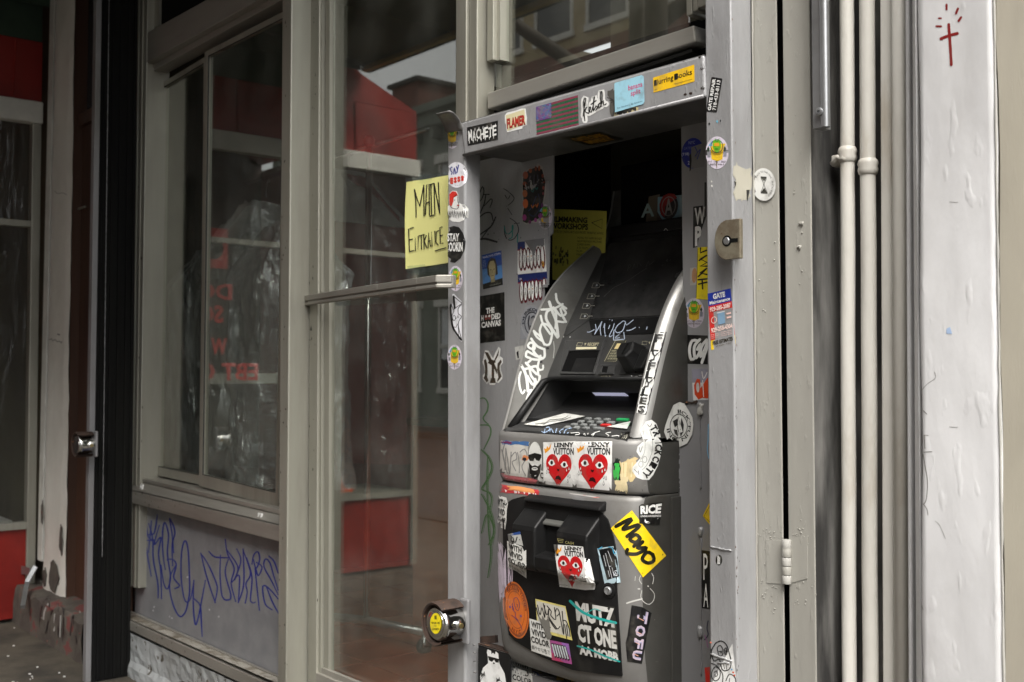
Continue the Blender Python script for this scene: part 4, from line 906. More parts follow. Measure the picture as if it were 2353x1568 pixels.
MB().prism([h[0]+n_*.0026 for h in [hit(u, v, cs) for u, v in qc('c5', (690, 640), (865, 635), (836, 762), (640, 757))]], -n_*.001).build('receipt_chute', 'plastic', fr_)
ring(qc('c5', (905, 695), (1042, 695), (1022, 785), (885, 782)), qc('c5', (925, 712), (975, 712), (962, 768), (912, 765)), cs, .003, .02, 'slot_frame', 'console', atm, .001)
slab(qc('c5', (925, 712), (975, 712), (962, 768), (912, 765)), cs, .0008, .001, 'slot', 'voidm', atm)
cr = slab(qc('c5', (1215, 480), (1395, 470), (1330, 785), (1068, 785), (1105, 620)), cs, .003, .002, 'reader_plate', 'console', atm, .001)
slab(qc('c5', (1250, 562), (1322, 558), (1312, 592), (1245, 592)), cs, .0036, .0, 'slot', 'voidm', cr)
# the bulky reader head: stands well out of the console
cR, nR, xR_, yR_ = frame_at(*qc('c5', (1215, 650))[0], cs)
def lp(a, b, c): return cR+xR_*a+yR_*b+nR*c
up_s = 1 if yR_.z > 0 else -1
def LP(a, b, c): return cR+xR_*a+yR_*b*up_s+nR*c
rd = MB()
lower_ = [LP(-.030, .030, .002), LP(.022, .034, .002), LP(.030, .0, .002), LP(.022, -.038, .002), LP(-.012, -.040, .002), LP(-.030, -.006, .002)]
upper_ = [LP(-.026, .024, .040), LP(.012, .028, .040), LP(.020, .004, .040), LP(.010, -.016, .046), LP(-.016, -.018, .046), LP(-.028, .0, .042)]
rd.add(lower_+upper_, [tuple(range(6)), tuple(range(6, 12))]+[(i, (i+1) % 6, 6+(i+1) % 6, 6+i) for i in range(6)])
rdo = rd.build('card_reader', 'plastic', atm, bevel=.004, segs=3)
MB().prism([LP(-.002, .02, .0425), LP(.002, .02, .0425), LP(.002, -.010, .0465), LP(-.002, -.010, .0465)], nR*-.004).build('slot', 'voidm', rdo)
MB().prism([LP(.026, .020, .004), LP(.056, .016, .004), LP(.05, -.034, .004), LP(.022, -.036, .004)], nR*.016).build('reader_guard', 'plastic', atm, bevel=.004)
# visor ledge and topper over the screen
MB().box(XL_+.05, XR_-.03, .318, .42, 1.602, 1.634).build('visor', 'plastic', atm, bevel=.004)
tp = MB().box(XL_+.045, XR_-.012, .362, .55, 1.6345, 1.80).build('topper', 'voidm', atm, bevel=.006)
MB().box(XL_+.004, XR_-.002, .40, .60, .02, 1.70).build('cabinet_core', 'voidm', atm)
for dz in (): pass
# soft key marks, keys
kb_ = MB()
keyc = {'g': mat('grey keys', (.22, .23, .225), rough=.5), 'gr': mat('green key', (.03, .42, .13), rough=.4), 'r': mat('red key', (.6, .03, .03), rough=.4)}
bs = [bayo, shelf]
def key(u, v, col, wx=.015, wy=.011, label=None):
    c, n = hit(u, v, bs)
    if c is None: return
    xa = Vector((1, 0, 0)); ya = n.cross(xa).normalized()
    p = [c+xa*sx*wx/2+ya*sy*wy/2+n*.005 for sx, sy in ((-1, -1), (1, -1), (1, 1), (-1, 1))]
    MB().prism(p, -n*.0052).build('key', keyc[col], atm, bevel=.001, label=label)
c1, n1 = hit(1330, 985, bs)
for r_ in range(4):
    for k in range(4):
        u = 1352-r_*16+k*21.5; v = 965+r_*6.6+k*.9
        if r_ == 0 and k == 3: key(u+15, v-.5, 'gr', .034, .011, 'green enter key')
        elif r_ == 2 and k == 3: key(u+8, v-1, 'r', .026, .011, 'red cancel key')
        elif r_ == 1 and k == 3: key(u+4, v, 'g', .020)
        elif r_ == 3 and k == 3: key(u+8, v, 'g', .028)
        else: key(u, v, 'g')
def sheet_on(pts_px, objs, lift, name, m, parent, label=None):
    hs = [hit(u, v, objs) for u, v in pts_px]; return MB().prism([h[0]+Vector((0, 0, lift+(i % 2)*.002)) for i, h in enumerate(hs) if h[0]], (0, 0, -.0006)).build(name, m, parent, label=label)
# lower cabinet
zt0 = .984
prof = [(zt0+.001, .03), (zt0, .010), (zt0-.004, .003), (zt0-.012, 0), (.93, -.004), (.85, -.006), (.77, -.005), (.70, -.002), (.64, .003), (.59, .010), (.565, .018), (.553, .028), (.548, .05)]
cab = band(prof, .04).build('lower_cabinet', 'shell', atm, smooth=60, label='curved lower door with silver edges')
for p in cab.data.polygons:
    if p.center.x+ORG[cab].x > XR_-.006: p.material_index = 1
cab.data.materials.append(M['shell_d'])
MB().box(XL_-.008, XR_-.004, .0, .35, .9845, .9862).build('seam_gap', 'voidm', atm)
MB().box(XL_+.006, XR_-.03, .028, .35, .547, .551).build('underside', 'voidm', atm)
# rear body side beside the panel
MB().box(XR_-.006, XR_+.004, .082, .12, .0, .978).build('side_flange', 'shell_d', atm, bevel=.002)
def conform(poly, objs, off, name, m, parent, rings=8, skirt=0.0, dens=10, label=None, smooth=True, cols=None):
    """patch with a sighted outline laid on a curved surface, `off` proud"""
    cx = sum(p[0] for p in poly)/len(poly); cy = sum(p[1] for p in poly)/len(poly)
    out = []
    for i, p in enumerate(poly):
        q = poly[(i+1) % len(poly)]; k = max(1, int(math.hypot(q[0]-p[0], q[1]-p[1])/dens))
        out += [(p[0]+(q[0]-p[0])*j/k, p[1]+(q[1]-p[1])*j/k) for j in range(k)]
    vs = []; ok = True; n = len(out)
    def pt(u, v, o):
        c, nn = hit(u, v, objs)
        if c is None: return None
        return c+nn*o
    rs = [(i+1)/rings for i in range(rings)]
    c0_ = pt(cx, cy, off)
    if c0_ is None: c0_ = pt(out[0][0], out[0][1], off)
    vs.append(c0_); last = c0_
    for r_ in rs:
        for (x, y) in out:
            p = pt(cx+(x-cx)*r_, cy+(y-cy)*r_, off)
            if p is None: p = last.copy()
            vs.append(p); last = p
    fs = [(0, 1+i, 1+(i+1) % n) for i in range(n)]
    for k in range(rings-1):
        a = 1+k*n; b = a+n
        fs += [(a+i, b+i, b+(i+1) % n, a+(i+1) % n) for i in range(n)]
    if skirt:
        b = 1+(rings-1)*n; s0 = len(vs)
        for i in range(n):
            p = pt(*out[i], off-skirt) or vs[b+i]; vs.append(p)
        fs += [(b+i, s0+i, s0+(i+1) % n, b+(i+1) % n) for i in range(n)]
    return obj(name, vs, fs, m, parent, smooth=(50 if skirt else smooth), label=label)
blackdoor = conform([(1158, 1178), (1163, 1160), (1180, 1148), (1205, 1141), (1244, 1142), (1290, 1150), (1330, 1161), (1368, 1171), (1386, 1180), (1398, 1194), (1410, 1230), (1417, 1262), (1419, 1357), (1424, 1440), (1431, 1553), (1380, 1548), (1318, 1538), (1245, 1508), (1186, 1472), (1172, 1458), (1166, 1400), (1160, 1300)], [cab], .004, 'black_door', 'plastic', atm, rings=14, skirt=.006, dens=8, label='black plastic inset of the lower door')
# cash dispenser bezel
YF = -.088
def zof(u, v, Y=YF): return PY(u, v, Y).z
bx0, bx1, bx2, bx3 = PY(1176, 1230, YF).x, PY(1229, 1230, YF).x, PY(1277, 1240, YF).x, PY(1348, 1240, YF).x
zt_l, zt_r, zbm = zof(1195, 1205), zof(1310, 1228), zof(1290, 1330)
zpit = zof(1255, 1268)
bz = MB()
def blk(x0, x1, zt, zb, tp=0):
    p = [(-.030, zt+.042), (-.042, zt+.044), (-.082, zt+.006), (YF, zt), (YF-.002, zt-.01), (YF, zb+.012), (-.078, zb), (-.03, zb-.008)]
    return [(x0, y, z) for y, z in p], (x1-x0, 0, 0)
zt_ = (zt_l+zt_r)/2
disp = MB().prism(*blk(bx0, bx1, zt_, zbm)).build('dispenser_block', 'plastic', atm, bevel=.006, segs=3, label='left cheek of the cash slot')
dispR = MB().prism(*blk(bx2, bx3, zt_, zbm)).build('dispenser_block', 'plastic', atm, bevel=.006, segs=3, label='right cheek of the cash slot')
dispB = MB().prism([(bx1-.006, y, z) for y, z in ((-.03, zpit-.002), (YF+.004, zpit-.012), (YF+.001, zpit-.018), (YF+.002, zbm+.012), (-.074, zbm+.001), (-.03, zbm-.006))], (bx2-bx1+.012, 0, 0)).build('dispenser_bridge', 'plastic', atm, bevel=.004, segs=3)
MB().prism([(bx0+.01, y, z) for y, z in ((-.034, zt_+.030), (-.064, zt_+.010), (-.064, zt_+.004), (-.034, zt_+.004))], (bx3-bx0-.02, 0, 0)).build('note_ramp', mat('dusty slot ramp', (.10, .10, .092), rough=.4), atm, bevel=.002)
MB().box(bx1-.004, bx2+.004, -.05, -.046, zpit-.01, zt_+.03).build('finger_pit', 'voidm', atm)
MB().prism([(bx0+.012, y, z) for y, z in ((-.034, zt_+.075), (-.062, zt_+.058), (-.064, zt_+.052), (-.034, zt_+.05))], (bx3-bx0-.0, 0, 0)).build('slot_hood', 'plastic', atm, bevel=.004)
# conform targets for the fascia as a whole
LOW = [blackdoor, cab, disp, dispR, dispB]
cL, nL = hit(1399, 1357, LOW)
MB().lathe(cL-nL*.002, nL, [(0, .017), (.004, .0165), (.005, .012), (.0035, .0115)], 24).build('lock_collar', 'plastic', atm, smooth=40)
MB().lathe(cL, nL, [(0, .009), (.006, .009), (.0075, .007), (.006, .0035)], 20).build('lock_barrel', 'steel', atm, smooth=40)
# pedestal, bear plate, rusty corner
ped = MB().box(XL_-.03, XR_-.04, .005, .35, .0, .53).build('pedestal', 'silver_d', atm, bevel=.003)
xp1 = PY(1172, 1520, -.02).x
bp = MB().prism([(PY(1099, 1490, -.02).x, -.02, PY(1099, 1483, -.02).z), (xp1, -.02, PY(1172, 1505, -.02).z-.0), (xp1, -.02, .1), (PY(1099, 1490, -.02).x, -.02, .1)], (0, .003, 0)).build('cover_plate', 'plastic', su, label='black cover plate at the foot of the machine')
MB().prism([PY(1099, 1481, -.021), PY(1172, 1503, -.021), PY(1195, 1500, .03), PY(1120, 1478, .03)], (0, 0, .003)).build('cover_edge', 'rust', su)
MB().prism([PY(1100, 1464, .01), PY(1137, 1461, .02), PY(1138, 1478, .02), PY(1102, 1478, .01)], (0, .01, 0)).build('corner_bracket', 'rust', su)
for v in (1483, 1500, 1520, 1545): weld([PY(1088, v, -.03), PY(1098, v+1, -.03)], .002, 'weld_bead', su, 'silver_d', int(v))
# flyer inside the housing
fy = [PY(u, v, .30) for u, v in K('c4', (140, 570), (668, 590), (640, 1270), (90, 1250))]
fly_o = MB().prism(fy, (0, .001, 0)).build('flyer_backing', mat('yellow flyer paper', (.62, .57, .10), rough=.6), su, label='yellow film workshop flyer inside the dark housing')
# puck locks
def puck(c, label, r=.054, L=.075, rust=True):
    t = thing('puck_lock', label, 'lock', tuple(c))
    MB().lathe(c, (0, 1, 0), [(0, r*.70), (.004, r*.78), (.012, r*.80), (.02, r*.72), (L, r*.72)], 36).build('body', 'chrome', t, smooth=40)
    MB().lathe(c, (0, -1, 0), [(-.002, r*.60), (.001, r*.60), (.0015, r*.56)], 32).build('face', 'chrome', t, smooth=40)
    sh_ = MB(); rows = []
    n = 30
    for i in range(n+1):
        a = R(48)+R(258)*i/n
        ca, sa = math.cos(a), math.sin(a)
        rows.append([c+Vector((ca*rr, y, sa*rr)) for y, rr in ((-.004, r*.86), (-.006, r*.95), (-.002, r), (L*.8, r), (L*.8, r*.9), (-.002, r*.88))])
    MB().grid(rows).build('shroud', 'rust', t, smooth=40)
    p = c+Vector((r*.70, .045, -.002)); cyl = MB().lathe(p, (1, -.1, 0), [(0, .013), (.006, .013), (.008, .009)], 20).build('key_cylinder', 'chrome', t, smooth=40)
    MB().lathe(p+Vector((.0082, -.0008, -.001)), (1, -.1, 0), [(0, .007), (.0015, .006)], 16).build('keyway', 'brass', cyl)
    MB().box(c.x+r*.2, c.x+r*.85, L*.85+c.y, L+c.y, c.z-r*1.0, c.z+r*1.05).build('mounting_plate', 'silver_d', t, bevel=.004)
    return t
cp = PY(1001, 1434, -.128); pk = puck(cp, 'round chrome puck lock with a rusted shroud and yellow sticker on the left gate post')
weld([PY(1012, 1392, -.06), PY(1030, 1383, -.055), PY(1050, 1392, -.052), PY(1062, 1398, -.05)], .006, 'weld_bead', pk, 'lump', 31)
weld([PY(1058, 1395, -.052), PY(1062, 1440, -.052), PY(1060, 1480, -.052)], .004, 'weld_bead', pk, 'silver', 32)
cp2 = PY(176, 1022, -.262); pk2 = puck(cp2, 'chrome puck lock with a yellow badge on the gate track by the brown doorway', r=.050, L=.07)
# hasp on the right post
hp = thing('hasp', 'thick weathered steel hasp with an oval hole welded to the right post', 'hasp', tuple(PY(1675, 550, -.05)))
def dshape(c, w_, h_, n=14, notch=True):
    """C-shaped lug: flat on the right, rounded on the left, in the x-z plane"""
    pts = [c+Vector((w_, 0, h_)), c+Vector((w_*.1, 0, h_))]
    for i in range(n+1):
        a = PI/2+PI*i/n; pts.append(c+Vector((w_*.1+math.cos(a)*w_*.75, 0, math.sin(a)*h_)))
    pts += [c+Vector((w_*.1, 0, -h_)), c+Vector((w_, 0, -h_))]+([c+Vector((w_, 0, -h_*.1)), c+Vector((w_*.6, 0, -h_*.3)), c+Vector((w_*.18, 0, -h_*.28)), c+Vector((w_*.02, 0, 0)), c+Vector((w_*.18, 0, h_*.28)), c+Vector((w_*.6, 0, h_*.3)), c+Vector((w_, 0, h_*.16))] if notch else [])
    return pts
for k, y in enumerate((-.092, -.078, -.067)):
    c = PY(1664, 552, y); c.y = y
    q = dshape(c, .037, .0375, notch=(k == 1)); MB().prism(q, (0, .010 if k == 0 else .006, 0)).build('lug', 'hasp', hp, bevel=.002)
hc = PY(1670, 554, -.0925); hn = 18; MB().prism([hc+Vector((math.cos(2*PI*i/hn)*.011, 0, math.sin(2*PI*i/hn)*.0105)) for i in range(hn)]+[], (0, .0004, 0)).build('hole', 'voidm', hp)
MB().lathe(hc+Vector((-.001, -.0002, 0)), (0, -1, 0), [(0, .0075), (.0012, .006)], 14).build('pin', 'steel', hp)
MB().prism([hc+Vector((.008, -.0002, .004)), hc+Vector((.026, -.0002, .003)), hc+Vector((.026, -.0002, -.004)), hc+Vector((.008, -.0002, -.004))], (0, .0004, 0)).build('slot', 'voidm', hp)
MB().box(PY(1680, 552, -.05).x-.002, PY(1688, 552, -.05).x+.002, -.064, -.0495, PY(1680, 590, -.05).z, PY(1680, 512, -.05).z).build('foot', 'hasp', hp)
weld([PY(1697, 508, -.045), PY(1699, 528, -.045)], .0065, 'weld_lump', hp, 'lump', 41); weld([PY(1700, 566, -.045), PY(1698, 588, -.045)], .0065, 'weld_lump', hp, 'lump', 42)
# ------------------------------------------------------------------ prints, stickers and graffiti, laid on the real surfaces
_TX = {}
def glyphs(text, bold=0.0, shear=0.0):
    k = (text, bold, shear)
    if k in _TX: return _TX[k]
    cu = bpy.data.curves.new('lettering', 'FONT'); cu.body = text; cu.offset = bold; cu.shear = shear; cu.resolution_u = 2; cu.fill_mode = 'FRONT'
    ob = bpy.data.objects.new('lettering', cu); C.objects.link(ob)
    dg = bpy.context.evaluated_depsgraph_get(); me = bpy.data.meshes.new_from_object(ob.evaluated_get(dg))
    vs = [(v.co.x, v.co.y) for v in me.vertices]; fs = [tuple(p.vertices) for p in me.polygons]
    bpy.data.objects.remove(ob); bpy.data.curves.remove(cu); bpy.data.meshes.remove(me)
    if not vs: _TX[k] = ([], [], (0, 0, 1, 1)); return _TX[k]
    x0 = min(v[0] for v in vs); x1 = max(v[0] for v in vs); y0 = min(v[1] for v in vs); y1 = max(v[1] for v in vs)
    _TX[k] = (vs, fs, (x0, y0, max(x1-x0, 1e-4), max(y1-y0, 1e-4))); return _TX[k]
def homog(q):
    (x0, y0), (x1, y1), (x2, y2), (x3, y3) = q
    dx1, dx2, dx3 = x1-x2, x3-x2, x0-x1+x2-x3; dy1, dy2, dy3 = y1-y2, y3-y2, y0-y1+y2-y3
    de = dx1*dy2-dx2*dy1
    g = (dx3*dy2-dx2*dy3)/de; h = (dx1*dy3-dx3*dy1)/de
    a, b, c, d, e, f = x1-x0+g*x1, x3-x0+h*x3, x0, y1-y0+g*y1, y3-y0+h*y3, y0
    return lambda x, y: ((a*x+b*y+c)/(g*x+h*y+1), (d*x+e*y+f)/(g*x+h*y+1))
W_, K_, = 'e9e9e6', '0d0d0e'
class Dec:
    def __init__(s, parent, objs, label=None, quad=None, name='sticker', m='print', curved=False, lift=.0005):
        s.p, s.o, s.label, s.name, s.mt, s.curved, s.lift = parent, objs, label, name, m, curved, lift
        s.H = homog(quad) if quad else (lambda x, y: (x, y)); s.v = []; s.f = []; s.c = []
    def _add(s, pts, faces, col, layer):
        n = len(s.v); s.v += [(x, y, layer) for x, y in pts]; c = lin(col)
        for f in faces: s.f.append(tuple(n+i for i in f)); s.c.append(c)
    def poly(s, pts, col, layer=0, rings=None, raw=False):
        P = pts if raw else [s.H(*p) for p in pts]
        sz = max(max(p[0] for p in P)-min(p[0] for p in P), max(p[1] for p in P)-min(p[1] for p in P))
        if rings is None: rings = (max(2, int(sz/14)) if s.curved else 1)
        if rings == 1:
            t = tessellate_polygon([[Vector((x, y, 0)) for x, y in P]]); s._add(P, [tuple(f) for f in t], col, layer); return s
        out = []
        for i, p in enumerate(P):
            q = P[(i+1) % len(P)]; k = max(1, int(math.hypot(q[0]-p[0], q[1]-p[1])/9)); out += [(p[0]+(q[0]-p[0])*j/k, p[1]+(q[1]-p[1])*j/k) for j in range(k)]
        cx = sum(p[0] for p in P)/len(P); cy = sum(p[1] for p in P)/len(P); n = len(out); pts2 = [(cx, cy)]; fs = []
        for r_ in range(rings):
            t = (r_+1)/rings; pts2 += [(cx+(x-cx)*t, cy+(y-cy)*t) for x, y in out]
        fs = [(0, 1+i, 1+(i+1) % n) for i in range(n)]
        for r_ in range(rings-1):
            a = 1+r_*n; b = a+n; fs += [(a+i, b+i, b+(i+1) % n, a+(i+1) % n) for i in range(n)]
        s._add(pts2, fs, col, layer); return s
    def rect(s, x0, y0, x1, y1, col, layer=0): return s.poly([(x0, y0), (x1, y0), (x1, y1), (x0, y1)], col, layer)
    def ell(s, cx, cy, rx, ry, col, layer=0, n=28): return s.poly([(cx+rx*math.cos(2*PI*i/n), cy+ry*math.sin(2*PI*i/n)) for i in range(n)], col, layer)
    def ring(s, cx, cy, rx, ry, w_, col, layer=1, a0=0, a1=2*PI, n=32):
        pts = []; fs = []
        for i in range(n+1):
            a = a0+(a1-a0)*i/n
            for k in (1-w_, 1+w_): pts.append(s.H(cx+rx*k*math.cos(a), cy+ry*k*math.sin(a)))
        s._add(pts, [(2*i, 2*i+1, 2*i+3, 2*i+2) for i in range(n)], col, layer); return s
    def text(s, t, box, col, layer=1, bold=.0, shear=0.0, vert=False):
        vs, fs, (x0, y0, w_, h_) = glyphs(t, bold, shear); a, b, c, d = box
        if vert: P = [s.H(a+(c-a)*(1-(y-y0)/h_) if vert < 0 else a+(c-a)*((y-y0)/h_), b+(d-b)*(1-(x-x0)/w_) if vert > 0 and False else (b+(d-b)*((x-x0)/w_))) for x, y in vs]
        else: P = [s.H(a+(c-a)*(x-x0)/w_, d-(d-b)*(y-y0)/h_) for x, y in vs]
        s._add(P, fs, col, layer); return s
    def fn(s, f, t, col, layer=1, bold=.0):
        """text through a free mapping f(x 0..1, y 0..1)"""
        vs, fs, (x0, y0, w_, h_) = glyphs(t, bold); s._add([s.H(*f((x-x0)/w_, 1-(y-y0)/h_)) for x, y in vs], fs, col, layer); return s
    def arc(s, t, cx, cy, rx, ry, a0, a1, h, col, layer=1, bold=.02, flip=False):
        """letters standing on an arc; angles in degrees, clockwise from the top"""
        def f(x, y):
            a = R(a0+(a1-a0)*x)-PI/2; k = 1+h*((1-y) if not flip else y); return (cx+rx*k*math.cos(a), cy+ry*k*math.sin(a))
        return s.fn(f, t, col, layer, bold)
    def line(s, pts, w_, col, layer=1, smooth=True, raw=True, taper=False, closed=False):
        P = [tuple(p) for p in pts] if raw else [s.H(*p) for p in pts]
        if closed: P = P+[P[0]]
        if smooth and len(P) > 2:
            Q = []
            for i in range(len(P)-1):
                p0, p1, p2, p3 = P[max(i-1, 0)], P[i], P[i+1], P[min(i+2, len(P)-1)]
                k = max(2, min(8, int(math.hypot(p2[0]-p1[0], p2[1]-p1[1])/4)))
                for j in range(k):
                    t = j/k; Q.append(tuple(.5*((2*p1[a])+(-p0[a]+p2[a])*t+(2*p0[a]-5*p1[a]+4*p2[a]-p3[a])*t*t+(-p0[a]+3*p1[a]-3*p2[a]+p3[a])*t**3) for a in (0, 1)))
            Q.append(P[-1]); P = Q
        pts2 = []; n = len(P)
        for i in range(n):
            a = P[max(i-1, 0)]; b = P[min(i+1, n-1)]; dx, dy = b[0]-a[0], b[1]-a[1]; l = math.hypot(dx, dy) or 1
            hw = w_/2*(.45+.55*math.sin(PI*min(1, max(0, (i+.6)/n)))**.5 if taper else 1)
            pts2 += [(P[i][0]-dy/l*hw, P[i][1]+dx/l*hw), (P[i][0]+dy/l*hw, P[i][1]-dx/l*hw)]
        s._add(pts2, [(2*i, 2*i+1, 2*i+3, 2*i+2) for i in range(n-1)], col, layer+.001*(len(s.f) % 97)); 
        if w_ > 2.2:
            for q in (P[0], P[-1]): s._add([(q[0]+w_/2*math.cos(a*PI/4), q[1]+w_/2*math.sin(a*PI/4)) for a in range(8)], [tuple(range(8))], col, layer+.001*(len(s.f) % 97)+.0007)
        return s
    def done(s):
        vs = []; 
        for u, v, l in s.v:
            c, n = hit(u, v, s.o); vs.append(None if c is None else c+n*(s.lift+l*.00028))
        keep = []; cc = []
        for f, c in zip(s.f, s.c):
            P = [vs[i] for i in f]
            if any(p is None for p in P): continue
            if max((P[i]-P[0]).length for i in range(len(P))) > .6: continue
            # no face may bridge a drop behind the surface
            dep = [(p-CAM).length for p in P]
            if max(dep)-min(dep) > .16: continue
            keep.append(f); cc.append(c)
        used = sorted({i for f in keep for i in f}); mp = {i: k for k, i in enumerate(used)}
        if not keep: print('EMPTY DECAL', s.label); return None
        org = ORG.get(s.p, Vector())
        me = bpy.data.meshes.new(s.name); me.from_pydata([tuple(vs[i]-org) for i in used], [], [tuple(mp[i] for i in f) for f in keep])
        at = me.color_attributes.new('Col', 'FLOAT_COLOR', 'CORNER')
        for p, c in zip(me.polygons, cc):
            for li in p.loop_indices: at.data[li].color = (*c, 1)
        me.materials.append(M[s.mt]); o = bpy.data.objects.new(s.name, me); C.objects.link(o); o.parent = s.p; ORG[o] = org
        if s.label: o['label'] = s.label
        if s.name in ('paint_smears', 'paint_chips', 'paint_cracks', 'rust_patch', 'scuffs'): o['kind'] = 'stuff'
        return o
def Q(k, *p): return K(k, *p)
def ebox(k, cx, cy, rx, ry, sl=0.0):
    """bounding box of a sighted ellipse; sl = slope of its horizontal axis"""
    return K(k, (cx-rx, cy-ry-sl*rx), (cx+rx, cy-ry+sl*rx), (cx+rx, cy+ry+sl*rx), (cx-rx, cy+ry-sl*rx))
rnd = random.Random(11)
def jag(box, n, amp, seed=0):
    r_ = random.Random(seed); x0, y0, x1, y1 = box; P = []
    for (a, b), (c, d) in (((x0, y0), (x1, y0)), ((x1, y0), (x1, y1)), ((x1, y1), (x0, y1)), ((x0, y1), (x0, y0))):
        for i in range(n): t = i/n; P.append((a+(c-a)*t+r_.uniform(-amp, amp), b+(d-b)*t+r_.uniform(-amp, amp)))
    return P

# --- lintel
lt = [lint]
d = Dec(lint, lt, 'black sticker reading MACHETE in jagged white letters', Q('c1', (242, 1045), (495, 988), (495, 1145), (247, 1195))); d.rect(0, 0, 1, 1, '101010')
for i, ch_ in enumerate('MACHETE'): d.text(ch_, (.04+i*.132, .20+.06*(i % 2), .165+i*.132, .80-.05*((i+1) % 2)), W_, 1, bold=.025); d.poly([(.06+i*.132, .76), (.09+i*.132, .76), (.073+i*.132, .93)], W_, 2); d.poly([(.12+i*.132, .26), (.15+i*.132, .26), (.14+i*.132, .1)], W_, 2)
d.done()
d = Dec(lint, lt, 'cut-out cream and white sticker with red letters FLAMER', Q('c1', (548, 925), (732, 878), (735, 1050), (556, 1090)))
d.poly([(.02, .12), (.12, .02), (.5, .03), (.75, .0), (.95, .05), (.97, .3), (1, .5), (.98, .85), (.8, .88), (.78, .97), (.3, .98), (.25, 1), (.08, .98), (.05, .6), (0, .5)], W_, 0, rings=3)
d.poly([(.06, .14), (.9, .08), (.93, .8), (.1, .92)], 'd8cfa8', 1); d.text('FLAMER', (.10, .32, .93, .82), '7a1512', 2, bold=.05); d.text('FLAMER', (.115, .34, .915, .78), 'c02a20', 3, bold=.01); d.done()
d = Dec(lint, lt, 'flag sticker with green and crimson stripes and a purple dotted corner', Q('c1', (808, 878), (1150, 780), (1156, 1028), (812, 1106)))
for i in range(13): d.rect(0, i/13, 1, (i+1)/13, ('7c3348', '1f5a3c')[i % 2], 0)
for i in range(13):
    for j in range(36): 
        if rnd.random() < .7: d.rect(j/36+.004, i/13+.02, j/36+.012, i/13+.055, ('9c4b60', '3f7a58')[i % 2], 1.0)
d.rect(0, 0, .385, .52, '3b3a80', 1.5)
for i in range(9):
    for j in range(10):
        d.rect(.015+j*.037+.018*(i % 2), .03+i*.055, .03+j*.037+.018*(i % 2), .055+i*.055, rnd.choice(['e8a090', 'd8d0f0', 'e8d060', '70b0e0', 'd06060', '90d0a0']), 2)
d.done()
d = Dec(lint, lt, 'die-cut sticker of the handwritten word kitsch', Q('c1', (1178, 815), (1385, 755), (1388, 925), (1186, 1000)))
kk = [[(.05, .75), (.1, .35), (.17, .02), (.1, .05), (.08, .5), (.1, .98)], [(.08, .55), (.2, .40), (.12, .58), (.26, .72)], [(.26, .70), (.34, .5), (.30, .45), (.26, .62), (.36, .70)], [(.36, .70), (.45, .4), (.50, .05), (.45, .3), (.44, .68)], [(.36, .35), (.56, .25)], [(.46, .66), (.56, .5), (.60, .60), (.52, .70), (.66, .55)], [(.72, .42), (.64, .48), (.66, .64), (.76, .56)], [(.74, .6), (.80, .3), (.80, -.1), (.74, .02), (.76, .6)], [(.76, .5), (.86, .35), (.87, .58), (.98, .55)]]
for k_ in kk: d.line(k_, 13, W_, 0, raw=False)
for k_ in kk: d.line(k_, 2.4, K_, 1.4, raw=False)
d.done()
d = Dec(lint, lt, 'torn black and white scrap behind the pale blue sticker', Q('c1', (1385, 745), (1650, 700), (1655, 925), (1405, 1000)))
d.poly(jag((.05, .0, .35, .8), 5, .05, 3), '55534f', 0); d.poly(jag((.15, .75, .95, .97), 7, .03, 4), 'cdbf8e', .5); d.poly([(.25, .8), (.35, .95), (.42, .82), (.5, .95), (.58, .82), (.66, .94), (.74, .8), (.88, .92), (.88, .75), (.2, .7)], K_, 1)
for i in range(5): d.line([(.0+.05*i, .2+.1*i), (.2, .4), (.1+.04*i, .9)], 1.6, '303030', 1, raw=False)
d.done()
d = Dec(lint, lt, 'pale blue sticker with the pink words banana split', Q('c1', (1450, 682), (1690, 612), (1698, 850), (1455, 922))); d.poly([(0, .03), (.03, 0), (.93, 0), (1, .07), (1, .93), (.95, 1), (0, 1)], '9fd0e2', 3, rings=2)
d.text('banana', (.47, .22, .95, .40), 'd43a78', 4, bold=.01); d.text('split', (.55, .44, .88, .66), 'd43a78', 4, bold=.01); d.text('For Stickers, By Stickers', (.08, .86, .93, .93), '456070', 4); d.done()
d = Dec(lint, lt, 'yellow sticker printed Blurring Books', Q('c1', (1765, 638), (2102, 530), (2105, 668), (1768, 760))); d.rect(0, 0, 1, 1, 'f2c21f', 0); d.text('Blurring Books', (.03, .20, .95, .66), '241f10', 1, bold=.015)
for x in (.025, .545): d.poly([(x, .2), (x+.075, .2), (x+.08, .58), (x, .58)], '15120c', 1.5)
d.text('blurringbooks.com', (.55, .78, .95, .88), '4a3c10', 1); d.text('ooo', (.03, .82, .1, .88), '4a3c10', 1); d.done()
d = Dec(soff, [soff], 'black sticker with amber lettering stuck under the lintel', Q('c1', (1015, 1130), (1320, 1078), (1535, 1140), (1235, 1192))); d.rect(0, 0, 1, 1, '141310', 0); d.text('GATE SAFE', (.1, .15, .9, .5), 'a8791c', 1, bold=.03); d.text('IMMEKY', (.15, .55, .85, .88), 'a8791c', 1, bold=.03); d.done()
# rust and flaked paint on the lintel's right end
d = Dec(lint, lt, None, name='rust_patch', m='paint')
for k, (a, b) in enumerate(((1885, 520), (1920, 510), (2010, 500), (2145, 470), (2170, 720), (2165, 560), (2030, 775), (2070, 765))):
    c = K('c1', (a, b))[0]; d.poly([(c[0]+math.cos(t)*rnd.uniform(2, 7), c[1]+math.sin(t)*rnd.uniform(1.5, 4)) for t in (0, .9, 1.8, 2.7, 3.6, 4.5, 5.4)], rnd.choice(['2c1a12', '3a2418', '201812']), 0)
d.done()

